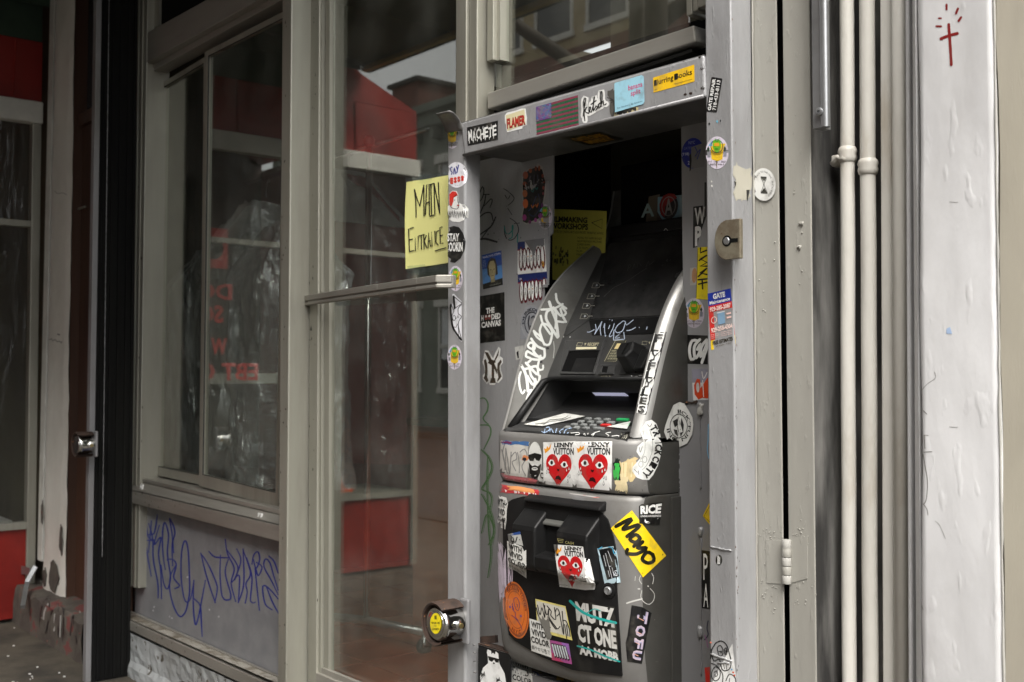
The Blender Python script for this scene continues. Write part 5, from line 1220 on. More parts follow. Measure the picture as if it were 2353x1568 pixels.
# --- repeated green-and-yellow round sticker
def leafy(par, objs, quad, label):
    d = Dec(par, objs, label, quad, curved=False)
    d.ell(.5, .5, .5, .5, 'd9d0de', 0, 36); d.poly([(.22, .34), (.30, .20), (.42, .3), (.62, .22), (.88, .22), (.78, .38), (.74, .70), (.52, .76), (.26, .70)], 'e9bf2a', 1)
    d.ring(.5, .3, .26, .20, .05, '2b4a3a', 2); d.poly([(.34, .12), (.66, .12), (.68, .32), (.60, .46), (.50, .50), (.40, .45), (.33, .3)], '6ab424', 3); d.poly([(.12, .28), (.3, .12), (.30, .3)], '79b4d4', 1.2)
    d.poly([(.40, .2), (.60, .2), (.62, .3), (.38, .3)], 'e0a028', 4); d.rect(.43, .36, .57, .39, '3f8a1c', 5); d.poly([(.42, .04), (.5, .14), (.62, .05), (.56, .16), (.44, .16)], '4f9a3a', 4)
    d.arc('GREENHEAD', .5, .3, .28, .21, -130, -230, .28, '8a6a10', 3, flip=True)
    d.rect(.08, .50, .22, .64, '8b8b92', 1.1); d.rect(.78, .46, .92, .62, '9090a0', 1.1)
    for x in (.12, .85): d.poly([(x-.06, .38), (x, .30), (x+.06, .38), (x, .48)], '26402a', 2)
    d.text('917 - 562 - 3021', (.12, .745, .88, .80), '3a3040', 2, bold=.01); d.text('EXOTIC WAX II', (.2, .83, .8, .885), '3a3040', 2, bold=.01); d.line([(.5, .74), (.5, .96)], 1.3, '6a5a18', 3, raw=False, smooth=False)
    return d.done()
PL = [postL]
leafy(postL, PL, ebox('c1', 120, 1115, 62, 103), 'round yellow and green sticker at the very top of the post')
leafy(postL, PL, ebox('c2', 190, 1345, 75, 132), 'round yellow and green sticker between the black blob and the horned face')
leafy(postL, PL, ebox('c3', 180, 860, 75, 130), 'round yellow and green sticker lowest on the post')
leafy(panL, [panL, bpy.data.objects['overlay_plate']], ebox('c2', 1125, 700, 76, 130), 'round yellow and green sticker half under the dark beaded face')
leafy(postR, [postR], ebox('r1', 490, 1370, 102, 146), 'round yellow and green sticker above the hasp')
leafy(panR, [panR], ebox('c5', 1740, 230, 92, 134), 'round yellow and green sticker above the black tag sticker')
# --- left post
d = Dec(postL, PL, 'white oval sticker reading SAY in blue over block letters in red', ebox('c2', 200, 262, 113, 134), curved=True); d.ell(.5, .5, .5, .5, 'ececf2', 0, 36)
for pts in ([(.30, .20), (.24, .22), (.24, .34), (.30, .40), (.27, .48)], [(.38, .47), (.40, .22), (.47, .46)], [(.50, .18), (.55, .32)], [(.60, .12), (.52, .42)]): d.line(pts, 2.4, '202a86', 1, raw=False)
for i, c_ in enumerate('LESS!'): d.text(c_, (.04+i*.165, .64-i*.03, .17+i*.165, .88-i*.04), 'f0a080', 1, bold=.06); d.text(c_, (.055+i*.165, .655-i*.03, .19+i*.165, .895-i*.04), 'd62a1e', 2, bold=.06)
d.text('stay tuned', (.42, .88, .66, .92), '707078', 1); d.done()
d = Dec(postL, PL, 'cut-out sticker of a red haired figure with a pleated white collar', Q('c2', (88, 420), (322, 420), (322, 760), (88, 760)), curved=True)
d.poly([(.0, .50), (.14, .42), (.17, .1), (.3, .02), (.48, .03), (.56, .15), (.57, .4), (.85, .46), (1, .58), (.98, .86), (.6, .99), (.3, .97), (0, .84)], W_, 0)
d.poly([(.16, .38), (.17, .12), (.3, .04), (.46, .05), (.54, .16), (.44, .14), (.36, .2), (.34, .36), (.26, .5), (.18, .48)], 'd63226', 1)
d.line([(.54, .17), (.55, .38), (.60, .46), (.52, .58), (.30, .56), (.2, .48)], 1.2, K_, 1.6, raw=False); d.ell(.55, .47, .05, .02, 'c22030', 2); d.rect(.37, .30, .42, .32, K_, 2)
for i in range(13): x = .03+i*.072; d.line([(x, .66+.04*math.sin(i)), (x+.035, .86+.02*math.cos(i)), (x+.07, .66)], 1.3, K_, 2, raw=False, smooth=False)
d.done()
d = Dec(postL, PL, 'glossy black blob sticker reading STAY COOKIN', Q('c2', (92, 795), (293, 795), (293, 1180), (92, 1180)), curved=True); d.poly([(0, .17), (.15, .04), (.4, 0), (.68, .04), (.88, .2), (1, .42), (.95, .66), (.75, .88), (.45, 1), (.2, .98), (0, .9)], '141414', 0)
for t_, b_ in (('STAY', (.06, .20, .68, .42)), ('COOKIN', (.0, .44, .86, .70))): d.text(t_, b_, W_, 1, bold=.035)
d.done()
d = Dec(postL, PL, 'black outline sticker of a horned white face', Q('c3', (132, 200), (256, 200), (256, 700), (132, 700)), curved=True)
d.poly([(.2, .0), (.35, 0), (.98, .16), (1, 1), (.86, .98), (.35, .80), (.1, .55), (.0, .25), (.15, .19), (.32, .24)], 'e4e4ea', 0)
for pts, w_ in (([(.32, .05), (.40, .30)], 4.2), ([(.32, .05), (1, .19)], 1.6), ([(.40, .30), (1, .2)], 1.2), ([(.10, .22), (.05, .28), (.12, .5), (.3, .72), (.95, .96)], 4.2), ([(.1, .22), (.35, .35)], 1.4), ([(.35, .35), (.15, .48), (.3, .56)], 1.2), ([(.98, .22), (.7, .3), (.72, .42), (.97, .47), (.7, .63), (.98, .95)], 1.5), ([(.3, .68), (.5, .70), (.68, .63), (.75, .95)], 1.2)): d.line(pts, w_, K_, 1, raw=False)
d.ring(.36, .5, .13, .05, .12, K_, 2); d.ring(.70, .475, .07, .02, .2, K_, 2); d.ell(.5, .505, .05, .016, K_, 2); d.done()

# --- left panel
PN = [panL, bpy.data.objects['overlay_plate']]
d = Dec(panL, PN, 'black marker tag on the left panel', name='graffiti_tag', m='paint')
for p, w_ in (([(440, 460), (470, 385), (487, 430), (470, 500), (440, 545)], 2.6), ([(480, 468), (541, 465)], 2.6), ([(505, 470), (490, 560), (445, 665)], 2.8), ([(490, 585), (560, 512), (572, 540), (550, 600)], 2.4), ([(440, 705), (500, 660), (560, 662), (580, 735)], 3), ([(608, 705), (560, 800), (470, 868), (440, 888)], 3.6), ([(440, 938), (500, 930), (618, 962)], 5), ([(455, 935), (520, 845), (560, 800)], 2.4),
              ([(690, 405), (745, 440), (802, 505), (765, 560), (720, 590)], 1.8), ([(705, 470), (735, 515), (760, 475)], 1.8), ([(735, 610), (780, 680)], 1.4), ([(755, 712), (825, 765), (848, 845), (800, 930), (740, 940), (705, 885), (700, 790)], 2.0), ([(800, 770), (860, 765)], 1.5)): d.line(K('c2', *p), w_, '26262b', 0, taper=True)
d.done()
d = Dec(panL, PN, 'small teal marker tag beside the black one', name='graffiti_tag', m='paint')
for p in ([(700, 800), (712, 865), (745, 880), (790, 830), (788, 785)], [(782, 790), (782, 915), (748, 925)], [(840, 880), (836, 970)]): d.line(K('c2', *p), 2.2, '1c8f86', 1)
d.done()
d = Dec(panL, PN, 'faded green spray scrawl running down the left panel', name='graffiti_tag', m='paint')
gl = [K('c3', (448, 1292), (490, 1288), (527, 1340), (522, 1420), (478, 1500), (530, 1560)), K('M5', (1520, 1395), (1580, 1400), (1590, 1460), (1545, 1560)), K('M6', (1478, 0), (1530, 60), (1545, 130), (1510, 210), (1480, 265), (1530, 290), (1545, 340), (1530, 420)),
      K('M6', (1478, 300), (1530, 400), (1560, 520), (1545, 640)), K('M6', (1478, 560), (1510, 440), (1545, 480), (1560, 560), (1525, 640)), K('M6', (1520, 40), (1515, 220), (1525, 520), (1540, 700), (1520, 860))]
for p in gl: d.line(p, 3.4, '55794c', 0, taper=True)
for p in gl[2:]: d.line([(x+3.5, y) for x, y in p], 1.6, '66835c', .4, taper=True)
d.done()
d = Dec(panL, PN, 'blue portrait card sticker headed MARLOWE STERN', Q('c2', (463, 1102), (668, 1052), (684, 1410), (478, 1458))); d.rect(0, 0, 1, 1, '2f54a6', 0); d.rect(.0, .42, 1, .9, '5f93cf', .5); d.poly([(0, .85), (1, .8), (1, 1), (0, 1)], '2c2c28', 1)
d.text('MARLOWE STERN', (.05, .045, .96, .11), 'e8e8f0', 1); d.poly([(.27, .6), (.25, .4), (.33, .22), (.5, .14), (.68, .2), (.76, .4), (.78, .66), (.68, .68), (.66, .5), (.36, .5), (.36, .7)], '4a4238', 2)
d.poly([(.34, .36), (.42, .24), (.6, .24), (.68, .36), (.68, .6), (.6, .76), (.44, .78), (.36, .62)], 'b9ac82', 3); d.rect(.42, .74, .62, .86, 'a89b72', 2.5); d.rect(.40, .48, .48, .50, '4a4030', 4); d.rect(.57, .48, .64, .50, '4a4030', 4); d.rect(.47, .66, .58, .675, '6a4a3a', 4); d.rect(.5, .5, .535, .6, '9a8c66', 4)
for i, t_ in enumerate(('New', 'NEW', 'BOOK', 'NOVEL', 'OUT')): d.text(t_, (.04, .16+i*.045, .2, .19+i*.045), 'b8c8e8', 1)
d.text('AVAILABLE NOW', (.35, .92, .9, .955), '9a9a90', 2); d.done()
d = Dec(panL, PN, 'square black sticker reading THE HOODED CANVAS', Q('c3', (430, 226), (700, 180), (706, 685), (430, 716))); d.rect(0, 0, 1, 1, '131312', 0); d.text('THE', (.30, .28, .62, .40), W_, 1, bold=.05)
d.text('H', (.11, .42, .20, .54), W_, 1, bold=.05); d.text('DED', (.50, .42, .85, .54), W_, 1, bold=.05); d.text('CANVAS', (.11, .56, .86, .69), W_, 1, bold=.05)
for x in (.30, .425): d.ell(x, .475, .058, .055, 'a03a34', 1); d.ell(x, .455, .04, .025, W_, 2); d.rect(x-.03, .48, x+.03, .5, '702020', 2)
d.done()
d = Dec(panL, PN, 'white bordered sticker of interlocked letters in camouflage brown', Q('c3', (470, 752), (686, 752), (686, 1150), (470, 1150)))
o_ = [(.12, .09), (.3, .1), (.45, .24), (.52, .3), (.62, .16), (.78, .0), (.88, .05), (.84, .24), (.99, .3), (.99, .42), (.88, .5), (.9, .62), (.98, .74), (.96, .84), (.78, .95), (.68, .93), (.60, 1), (.36, 1), (.30, .93), (.22, .98), (.02, .84), (.02, .75), (.12, .68), (.08, .52), (.0, .40), (.06, .28)]
d.poly(o_, W_, 0, rings=4)
for P_ in ([(.12, .13), (.28, .15), (.45, .33), (.46, .95), (.58, .95), (.57, .36), (.66, .26), (.82, .06), (.78, .22), (.64, .36), (.64, .42), (.36, .42), (.22, .26)], [(.08, .36), (.16, .32), (.24, .44), (.26, .62), (.24, .80), (.3, .88), (.22, .94), (.06, .82), (.12, .76), (.14, .6)], [(.9, .33), (.94, .4), (.84, .5), (.84, .62), (.94, .78), (.74, .92), (.72, .88), (.78, .8), (.72, .6), (.74, .44)], [(.26, .42), (.5, .5), (.72, .72), (.72, .6), (.55, .4), (.36, .36)], [(.36, .95), (.42, .82), (.62, .82), (.66, .95)]): d.poly(P_, '4c4136', 1.5)
for i in range(34):
    x, y = rnd.uniform(.1, .88), rnd.uniform(.12, .92); 
    if abs(x-.5) < .13 or x < .26 or x > .76: d.poly([(x+rnd.uniform(-.04, .04), y+rnd.uniform(-.03, .03)) for _ in range(4)], rnd.choice(['7a6a5a', '2c2620', '8a5a40', '66706a']), 3) if (.14 < x < .24 or .44 < x < .58 or .78 < x < .86) else None
d.done()
d = Dec(panL, PN, 'dark die-cut sticker of a beaded melting face', Q('c2', (880, 140), (1138, 140), (1138, 800), (880, 800)))
d.poly([(.05, .16), (.3, .08), (.55, .06), (.66, 0), (.85, .06), (.9, .17), (1, .28), (.98, .48), (.9, .62), (.92, .75), (.85, .88), (.6, .95), (.4, .94), (.2, .98), (.03, .93), (.0, .8), (.06, .7), (.02, .4)], 'b9b6b0', 0, rings=5)
d.poly([(.07, .18), (.3, .11), (.6, .06), (.84, .1), (.9, .2), (.96, .3), (.92, .5), (.86, .62), (.88, .76), (.8, .86), (.2, .95), (.05, .92), (.04, .82), (.1, .7), (.05, .4)], '12100f', 1, rings=5)
for x, y, rx, ry, c_ in ((.16, .19, .11, .06, 'b4532a'), (.13, .34, .09, .05, 'a84a24'), (.14, .48, .1, .06, 'c06a34'), (.16, .64, .11, .075, 'd8692a'), (.36, .12, .07, .035, 'b06038'), (.58, .085, .05, .04, '8a4a34'), (.72, .08, .05, .045, 'a05a3c'), (.86, .2, .05, .03, '9a4630'), (.9, .28, .06, .03, 'b05038'), (.89, .39, .05, .03, 'a04a40'), (.88, .48, .04, .025, '8a4048'), (.12, .86, .09, .05, 'b03a8a'), (.34, .93, .06, .03, '7a2a6a'), (.57, .90, .06, .035, 'b04a9a'), (.77, .83, .09, .04, 'a84aa0'), (.84, .67, .05, .04, '6a2a6a')): d.ell(x, y, rx, ry, c_, 2, 14)
for pts, c_, w_ in (([(.36, .2), (.3, .34), (.36, .4)], '6a5a66', 2), ([(.52, .18), (.5, .36)], '55505c', 2), ([(.66, .18), (.68, .36)], '4a4a5a', 2), ([(.38, .42), (.46, .46), (.5, .40)], '2a7a74', 2), ([(.55, .38), (.62, .42), (.66, .38)], '2a7a74', 2), ([(.6, .52), (.5, .62), (.42, .7), (.28, .76)], '2c3f6c', 2), ([(.68, .48), (.74, .6), (.7, .74), (.5, .84), (.3, .8)], '24365a', 1.8), ([(.40, .66), (.45, .71), (.52, .66)], 'd88030', 2.2), ([(.58, .65), (.62, .70), (.68, .63)], 'd87030', 2.2)): d.line(pts, w_, c_, 2, raw=False)
d.done()
for qd, tn, lb in ((Q('c2', (838, 966), (1120, 930), (1142, 1270), (838, 1302)), 1, 'torn label slap with white bubble letters, the upper of two'), (Q('c2', (842, 1305), (1145, 1274), (1148, 1596), (842, 1640)), 0, 'label slap with white bubble letters under a navy header, the lower of two')):
    d = Dec(panL, PN, lb, qd); d.rect(0, 0, 1, 1, W_, 0)
    if tn: d.rect(0, 0, .28, .27, '1e2c66', .8); d.rect(0, .25, .24, .28, 'b02030', 1)
    else: d.rect(0, 0, 1, .25, '1e2c66', .8); d.rect(0, .25, 1, .28, 'b02030', 1); d.text('from:', (.05, .09, .13, .18), W_, 1.2)
    xs_ = [.13, .26, .39, .50, .63, .76, .90]; 
    for i, x in enumerate(xs_): d.ell(x, .54+.02*(i % 2), .085, .38-.02*(i % 3), '6a1622', 1.5, 16)
    for i, x in enumerate(xs_): d.ell(x, .53+.02*(i % 2), .062, .34-.02*(i % 3), K_, 2, 16)
    for i, x in enumerate(xs_): d.ell(x, .53+.02*(i % 2), .047, .31-.02*(i % 3), 'efefec', 3, 16)
    for i, x in enumerate(xs_[:6]): d.line([(x-.02, .36+.08*(i % 3)), (x+.015, .5), (x-.01, .66)], 1.0, K_, 4, raw=False)
    d.ell(.90, .77, .04, .09, 'd89a30', 4, 12); d.ell(.9, .77, .018, .04, K_, 5, 10)
    for x in (.38, .50): d.ell(x, .50, .045, .07, W_, 5, 12); d.ell(x+.01, .5, .018, .025, 'c88a30', 6, 8)
    if tn: d.poly([(.28, -.02), (.5, .3), (.62, .5), (.72, .2), (1.0, .22), (1.0, -.02)], '757578', 7)
    d.done()
d = Dec(panL, PN, 'faded grey round sticker of a face with ring lettering, partly behind the machine', ebox('c3', 985, 500, 115, 178)); d.ell(.5, .5, .5, .5, '9d9fa4', 0); d.rect(-.02, .5, .5, .99, '93959a', -.5)
d.ring(.52, .52, .33, .33, .06, '3a3c44', 1); d.arc('OUNKOW', .52, .52, .36, .36, -95, 60, .28, '2e3240', 1, bold=.04)
for pts in ([(.4, .3), (.35, .5), (.42, .7)], [(.5, .35), (.6, .3), (.66, .4)], [(.45, .6), (.55, .7), (.6, .6)], [(.6, .45), (.64, .6), (.5, .8)]): d.line(pts, 3, '33353c', 1.5, raw=False)
d.done()
d = Dec(panL, PN, None, Q('c3', (808, 755), (900, 735), (900, 870), (820, 890))); d.rect(0, 0, 1, 1, 'c9c9c4', 0); d.poly([(.15, .4), (.4, .3), (.4, .9), (.25, .9)], K_, 1); d.done()
for nm, cc_, cols in (('paint_drip', 0, ('c9c8c4',)),):
    d = Dec(panL, PN, None, name='paint_smears', m='paint')
    for _ in range(26):
        c = K('c2', (rnd.uniform(450, 1190), rnd.uniform(760, 1000) if rnd.random() < .5 else rnd.uniform(200, 1500)))[0]; r_ = rnd.uniform(.5, 1.8); d.poly([(c[0]+math.cos(t)*r_*rnd.uniform(.5, 1.3), c[1]+math.sin(t)*r_*rnd.uniform(.7, 2)) for t in (0, 1.2, 2.4, 3.6, 4.8)], rnd.choice(['b8b8b8', '4a4a4c', '8d8d90', '2a3050']), -.5)
    d.done()
# --- flyer
d = Dec(fly_o, [fly_o], 'yellow flyer printed film making workshops', fy and [proj(p) for p in fy], name='flyer_print'); 
d.text('FILMMAKING', (.00, .105, .66, .19), '14140c', 1, bold=.04); d.text('WORKSHOPS', (.0, .20, .68, .29), '14140c', 1, bold=.04); d.text('PRESENTED BY CINEMA ARTS NON-PROFIT  MONO NO AWARE', (0, .31, .96, .345), '2a2a14', 1)
d.line([(.74, .18), (.93, .12), (.93, .26), (.74, .18)], 1.4, '1c1c10', 1, raw=False, smooth=False)
d.poly([(-.02, .52), (.46, .39), (.46, .8), (-.02, .93)], '10100c', 1)
for i in range(26): x, y = rnd.uniform(.02, .38), rnd.uniform(.53, .76); d.rect(x, y, x+rnd.uniform(.01, .04), y+rnd.uniform(.03, .08), rnd.choice(['5a582c', '3c3a20', '6f6c3a']), 1.5+rnd.random()*.4)
for i, t_ in enumerate(('INTRO TO 16MM BOLEX', '16MM MOTION PICTURE', 'SUPER 8 MM', '3-D FILM', 'FILM', 'MAKING')): d.text(t_, (.50, .39+i*.047, .50+.023*len(t_), .42+i*.047), '2a2a14', 1)
d.done()
# --- right panel
RP = [panR]
d = Dec(panR, RP, 'torn dark blue round sticker with a 718 telephone number', ebox('c1', 2090, 1255, 92, 125, -.1)); d.ell(.5, .5, .5, .5, '26329c', 0); d.text('NYC', (.32, .10, .60, .2), 'b8c0e8', 1); d.text('GATES', (.1, .28, .45, .36), '8a94d0', 1); d.text('(718)', (.0, .46, .34, .58), 'd8dcf0', 1, bold=.02); d.text('2', (.28, .74, .36, .86), 'd8dcf0', 1, bold=.02)
d.poly([(.45, .3), (.7, .25), (1, .2), (1, .98), (.6, 1), (.36, .97), (.42, .6)], '8d8d8c', 2); d.poly([(.36, .55), (.44, .5), (.46, .75), (.42, 1.05), (.37, 1.1)], '17171a', 3); d.line([(.6, .3), (.72, .5), (.6, .62), (.85, .4), (.7, .72)], 2, '3a44a4', 3, raw=False); d.done()
d = Dec(panR, RP, 'black and white block letter sticker with W over P', Q('r2', (242, 348), (345, 335), (345, 640), (240, 672))); d.poly([(0, 0), (.72, 0), (.8, .3), (.98, .3), (.75, .5), (.4, .82), (.3, 1), (0, 1)], '131313', 0)
d.text('W', (.1, .04, .9, .46), W_, 1, bold=.03); d.text('P', (.14, .50, .62, .98), W_, 1, bold=.05); d.rect(.85, -.6, 1, .3, '1a1214', 1); d.done()
d = Dec(panR, RP, 'yellow strip sticker with brushed black letters reading downward', Q('r2', (276, 668), (360, 660), (360, 1078), (264, 1070))); d.rect(0, 0, 1, 1, 'ead414', 1); d.line([(.05, .02), (.02, .98)], 1.0, '3a340a', 2, raw=False)
for p in ([(.3, .02), (.3, .12), (.85, .08)], [(.2, .28), (.9, .18), (.3, .25), (.9, .33), (.3, .40), (.9, .40)], [(.15, .60), (.9, .44), (.3, .53), (.9, .56)], [(.15, .66), (.9, .64)], [(.5, .66), (.55, .82)], [(.2, .74), (.9, .70)]): d.line(p, 3.6, K_, 2, raw=False, smooth=False)
d.done()
d = Dec(panR, RP, None, Q('r2', (218, 830), (275, 820), (270, 960), (218, 965))); d.rect(0, 0, 1, 1, 'b9b6b0', 0); d.ell(.6, .45, .36, .42, 'b98a62', .5); d.done()
d = Dec(panR, RP, 'black sticker with a fat white script tag', Q('c5', (1678, 425), (1862, 432), (1862, 690), (1675, 684))); d.rect(0, 0, 1, 1, '131313', 0)
for p in ([(.5, .2), (.25, .2), (.12, .5), (.2, .85), (.4, .78)], [(.62, .15), (.36, .4), (.4, .8), (.6, .6), (.66, .3), (.5, .5)], [(.95, .15), (.7, .4), (.66, .75), (.85, .5), (1, .2)], [(.72, .95), (1, .35)]): d.line(p, 6.5, W_, 1, raw=False)
d.done()
d = Dec(panR, RP, 'lilac and white sticker with fat orange letters', Q('c5', (1718, 730), (1866, 728), (1868, 1008), (1732, 1012))); d.rect(0, 0, 1, 1, 'e2e0de', 0); d.poly([(0, 0), (1, 0), (1, .42), (0, .42)], '9a98a6', .5); d.poly([(.1, .5), (.3, .3), (.5, .32), (.5, .6), (.95, .28), (1, .28), (1, .95), (.6, .92), (.35, .98), (.12, .8)], 'd8481e', 1)
d.ell(.34, .58, .1, .16, 'e8e4e0', 2); d.line([(.65, .35), (.7, .9)], 2, 'e8e4e0', 2, raw=False); d.line([(.62, .08), (.72, .3), (.95, .1)], 2, 'e8e4e0', 2, raw=False); d.done()
d = Dec(panR2, [panR2, wingR, console, cab], 'lumpy white round sticker of a shouting face, half on the machine and half on the panel', Q('c5', (1460, 1030), (1740, 1030), (1740, 1430), (1460, 1430)), curved=True, lift=.003)
d.poly([(.30, .06), (.5, -.01), (.72, .03), (.85, .18), (.97, .34), (1, .5), (.96, .72), (.8, .92), (.55, 1), (.36, .98), (.1, .84), (0, .66), (.04, .52), (.16, .28)], 'cfcfcb', 0)
d.ring(.5, .53, .31, .27, .035, K_, 1); d.arc('PICK*FUN', .5, .53, .33, .29, -10, 160, .30, K_, 1, bold=.02); d.arc('DNI', .5, .53, .33, .29, 195, 260, .3, K_, 1, bold=.02)
for P_ in ([(.28, .42), (.42, .36), (.44, .5), (.34, .56)], [(.62, .34), (.7, .5), (.68, .7), (.6, .5)], [(.3, .6), (.42, .62), (.44, .76), (.34, .7)], [(.5, .68), (.68, .66), (.6, .78)]): d.poly(P_, '1a1a1a', 1.5, rings=1)
for p in ([(.45, .33), (.42, .5), (.46, .66)], [(.5, .4), (.58, .5)], [(.5, .62), (.6, .6)]): d.line(p, 1.4, '2a2a2a', 1.5, raw=False)
d.done()
d = Dec(panR2, [panR2], 'black strip sticker with tall white letters P and A', Q('r4', (443, 432), (520, 440), (515, 940), (446, 930))); d.rect(0, 0, 1, 1, '111111', 0); d.text('P', (.22, .05, .72, .48), W_, 1, bold=.0); d.text('A', (.22, .54, .8, .97), W_, 1, bold=.0); d.done()
d = Dec(panR2, [panR2], 'corner of a yellow warning diamond behind the right post', Q('r4', (455, 30), (520, 30), (520, 210), (455, 210))); d.poly([(0, .6), (.8, 0), (1, 0), (1, 1), (.85, 1)], 'e0bc18', 0); d.line([(.95, .1), (.15, .62), (.95, .9)], 1, K_, 1, raw=False, smooth=False); d.done()
d = Dec(panR2, [panR2], 'edge of a red sticker low behind the post', Q('r4', (470, 1440), (515, 1435), (515, 1580), (480, 1580))); d.rect(0, 0, 1, 1, 'c4281e', 0); d.done()
d = Dec(panR2, [panR2], None, name='graffiti_tag', m='paint')
for p, c_, w_ in ((K('r3', (488, 620), (486, 760), (480, 830), (492, 910)), '6fb0d8', 1.8), (K('r4', (500, 1040), (490, 1100), (500, 1160), (470, 1200)), '23233a', 2.5), (K('r4', (470, 1160), (490, 1220), (500, 1270)), '8a5a80', 2)): d.line(p, w_, c_, 0)
d.done()
# --- right post and plates
PR = [postR]
d = Dec(postR, PR, 'tilted black strip sticker advertising gate repair', Q('r1', (440, 690), (538, 706), (488, 1010), (392, 1000))); d.poly([(.05, 0), (.95, 0), (1, .03), (1, .97), (.95, 1), (.05, 1), (0, .97), (0, .03)], '141416', 0)
d.fn(lambda x, y: (.12+.3*y, .96-.92*x), 'GATE REPAIR', W_, 1, .03); d.fn(lambda x, y: (.55+.32*y, .94-.88*x), '718-433-8113', W_, 1, .02); d.done()
d = Dec(postR, PR, 'blue, red and yellow gate maintenance sticker with phone numbers', Q('r2', (355, 1030), (535, 988), (572, 1425), (383, 1472))); d.rect(0, 0, 1, .235, '20359a', 0); d.rect(0, .235, 1, .84, 'cf2c28', 0); d.rect(0, .84, 1, 1, 'e8c522', 0)
d.text('GATE', (.22, .03, .74, .13), W_, 1, bold=.05); d.text('Maintenance', (.06, .15, .94, .215), W_, 1, bold=.03); d.text('929-285-2087', (.05, .26, .95, .345), 'f4d8d0', 1, bold=.04); d.text('929-258-4304', (.05, .63, .95, .715), 'f4d8d0', 1, bold=.04)
d.rect(.34, .38, .68, .40, 'c8ccd0', 1); d.rect(.36, .40, .66, .60, '7fa0bc', 1); d.ring(.2, .50, .11, .055, .14, 'f0c8c0', 1); d.rect(.74, .43, .93, .46, 'f0c8c0', 1); d.rect(.74, .50, .93, .53, 'f0c8c0', 1)
for i in range(3): d.text('Roll Gates - Window Gates', (.05, .735+i*.03, .9, .755+i*.03), 'f0c8c0', 1)
d.text('FREE ESTIMATES', (.08, .86, .92, .925), '2a2410', 1, bold=.03); d.text('24 hours - 7 days', (.2, .945, .85, .975), '4a4010', 1); d.done()
d = Dec(postR, PR, 'white cartoon sticker of a drooping one-eyed skull and a snail shell', Q('r4', (500, 1185), (715, 1215), (748, 1600), (505, 1600)), curved=False)
d.poly([(.02, .06), (.2, -.01), (.96, .06), (1, 1), (.05, 1)], 'e4e4e2', 0)
for p, w_ in (([(.28, .1), (.12, .3), (.2, .5), (.4, .46), (.5, .68), (.75, .66), (.85, .5), (.8, .3), (.7, .1), (.5, .03), (.28, .1)], 2.4), ([(.36, .3), (.34, .2), (.46, .14), (.56, .24), (.52, .36), (.4, .38), (.36, .3)], 2), ([(.62, .22), (.68, .18), (.72, .26), (.68, .34), (.62, .3), (.62, .22)], 2.2), ([(.38, .28), (.52, .27)], 1.8), ([(.12, .72), (.24, .62), (.4, .68), (.38, .84), (.22, .9), (.1, .82), (.12, .72)], 2), ([(.2, .74), (.28, .7), (.32, .78), (.24, .82), (.22, .77)], 1.6), ([(.6, .9), (.75, .76), (.95, .82), (.98, .95)], 2), ([(.7, .98), (.75, .84)], 1.6), ([(.55, .56), (.58, .66)], 1.4), ([(.65, .57), (.66, .67)], 1.4), ([(.02, .3), (.1, .24), (.08, .46)], 2.6), ([(.05, .55), (.3, .6), (.5, .78), (.45, .98)], 2)): d.line(p, w_, '1a1a1c', 1, raw=False)
for x, y, c_ in ((.1, .1, 'e07a60'), (.06, .17, '7ab0d8'), (.9, .72, 'd85a40'), (.85, .66, '7ab0d8'), (.1, .95, 'd85a40'), (.94, .78, 'd85a40')): d.ell(x, y, .04, .02, c_, 1, 10)
d.ell(.48, .3, .03, .02, K_, 2, 8); d.ell(.68, .26, .025, .03, K_, 2, 8); d.done()
d = Dec(postR, PR, None, name='sticker', quad=Q('r4', (565, 470), (622, 470), (622, 562), (565, 562))); d.ell(.5, .5, .5, .5, '16160f', 0, 14); d.rect(.3, .08, .46, .9, W_, 1); d.rect(.56, .2, .66, .9, W_, 1); d.done()
d = Dec(postR, PR, None, name='paint_smears', m='paint')
for k, p, c_ in (('r1', (520, 1085), '1c1c20'), ('r1', (490, 1090), '6fb0c8'), ('r1', (420, 1112), '2a2a2c'), ('r2', (385, 150), 'cfcdc8'), ('r2', (388, 185), 'd8d6d2')):
    c = K(k, p)[0]; d.poly([(c[0]+math.cos(t)*2.2*rnd.uniform(.6, 1.3), c[1]+math.sin(t)*3.4*rnd.uniform(.6, 1.3)) for t in (0, 1.2, 2.4, 3.6, 4.8)], c_, 0)
for _ in range(40):
    v = rnd.uniform(20, 1540); u = rnd.choice((1681, 1683, 1686))+v*.009+rnd.uniform(-1.5, 1.5)
    d.poly([(u+rnd.uniform(-1.2, 1.2), v+t) for t in (0,)]+[(u+rnd.uniform(.3, 1.4), v+rnd.uniform(2, 5)), (u-rnd.uniform(.3, 1.2), v+rnd.uniform(5, 9))], rnd.choice(['5a4030', '6a5240', '47413a']), 0)
d.done()
d = Dec(plate1, [plate1, postR, bpy.data.objects['recess_wall']], 'peeled cream patch with black specks beside the round sticker', Q('r2', (550, 0), (720, 60), (700, 330), (560, 320)), name='peeled_patch', m='paint'); d.poly(jag((.05, .0, .85, .85), 7, .09, 6), 'a8a496', 0); d.poly([(.62, .57), (.8, .55), (.72, .9), (.66, .85)], '1b1a16', 1); d.poly([(.03, .4), (.12, .42), (.08, .55)], '1b1a16', 1); d.done()
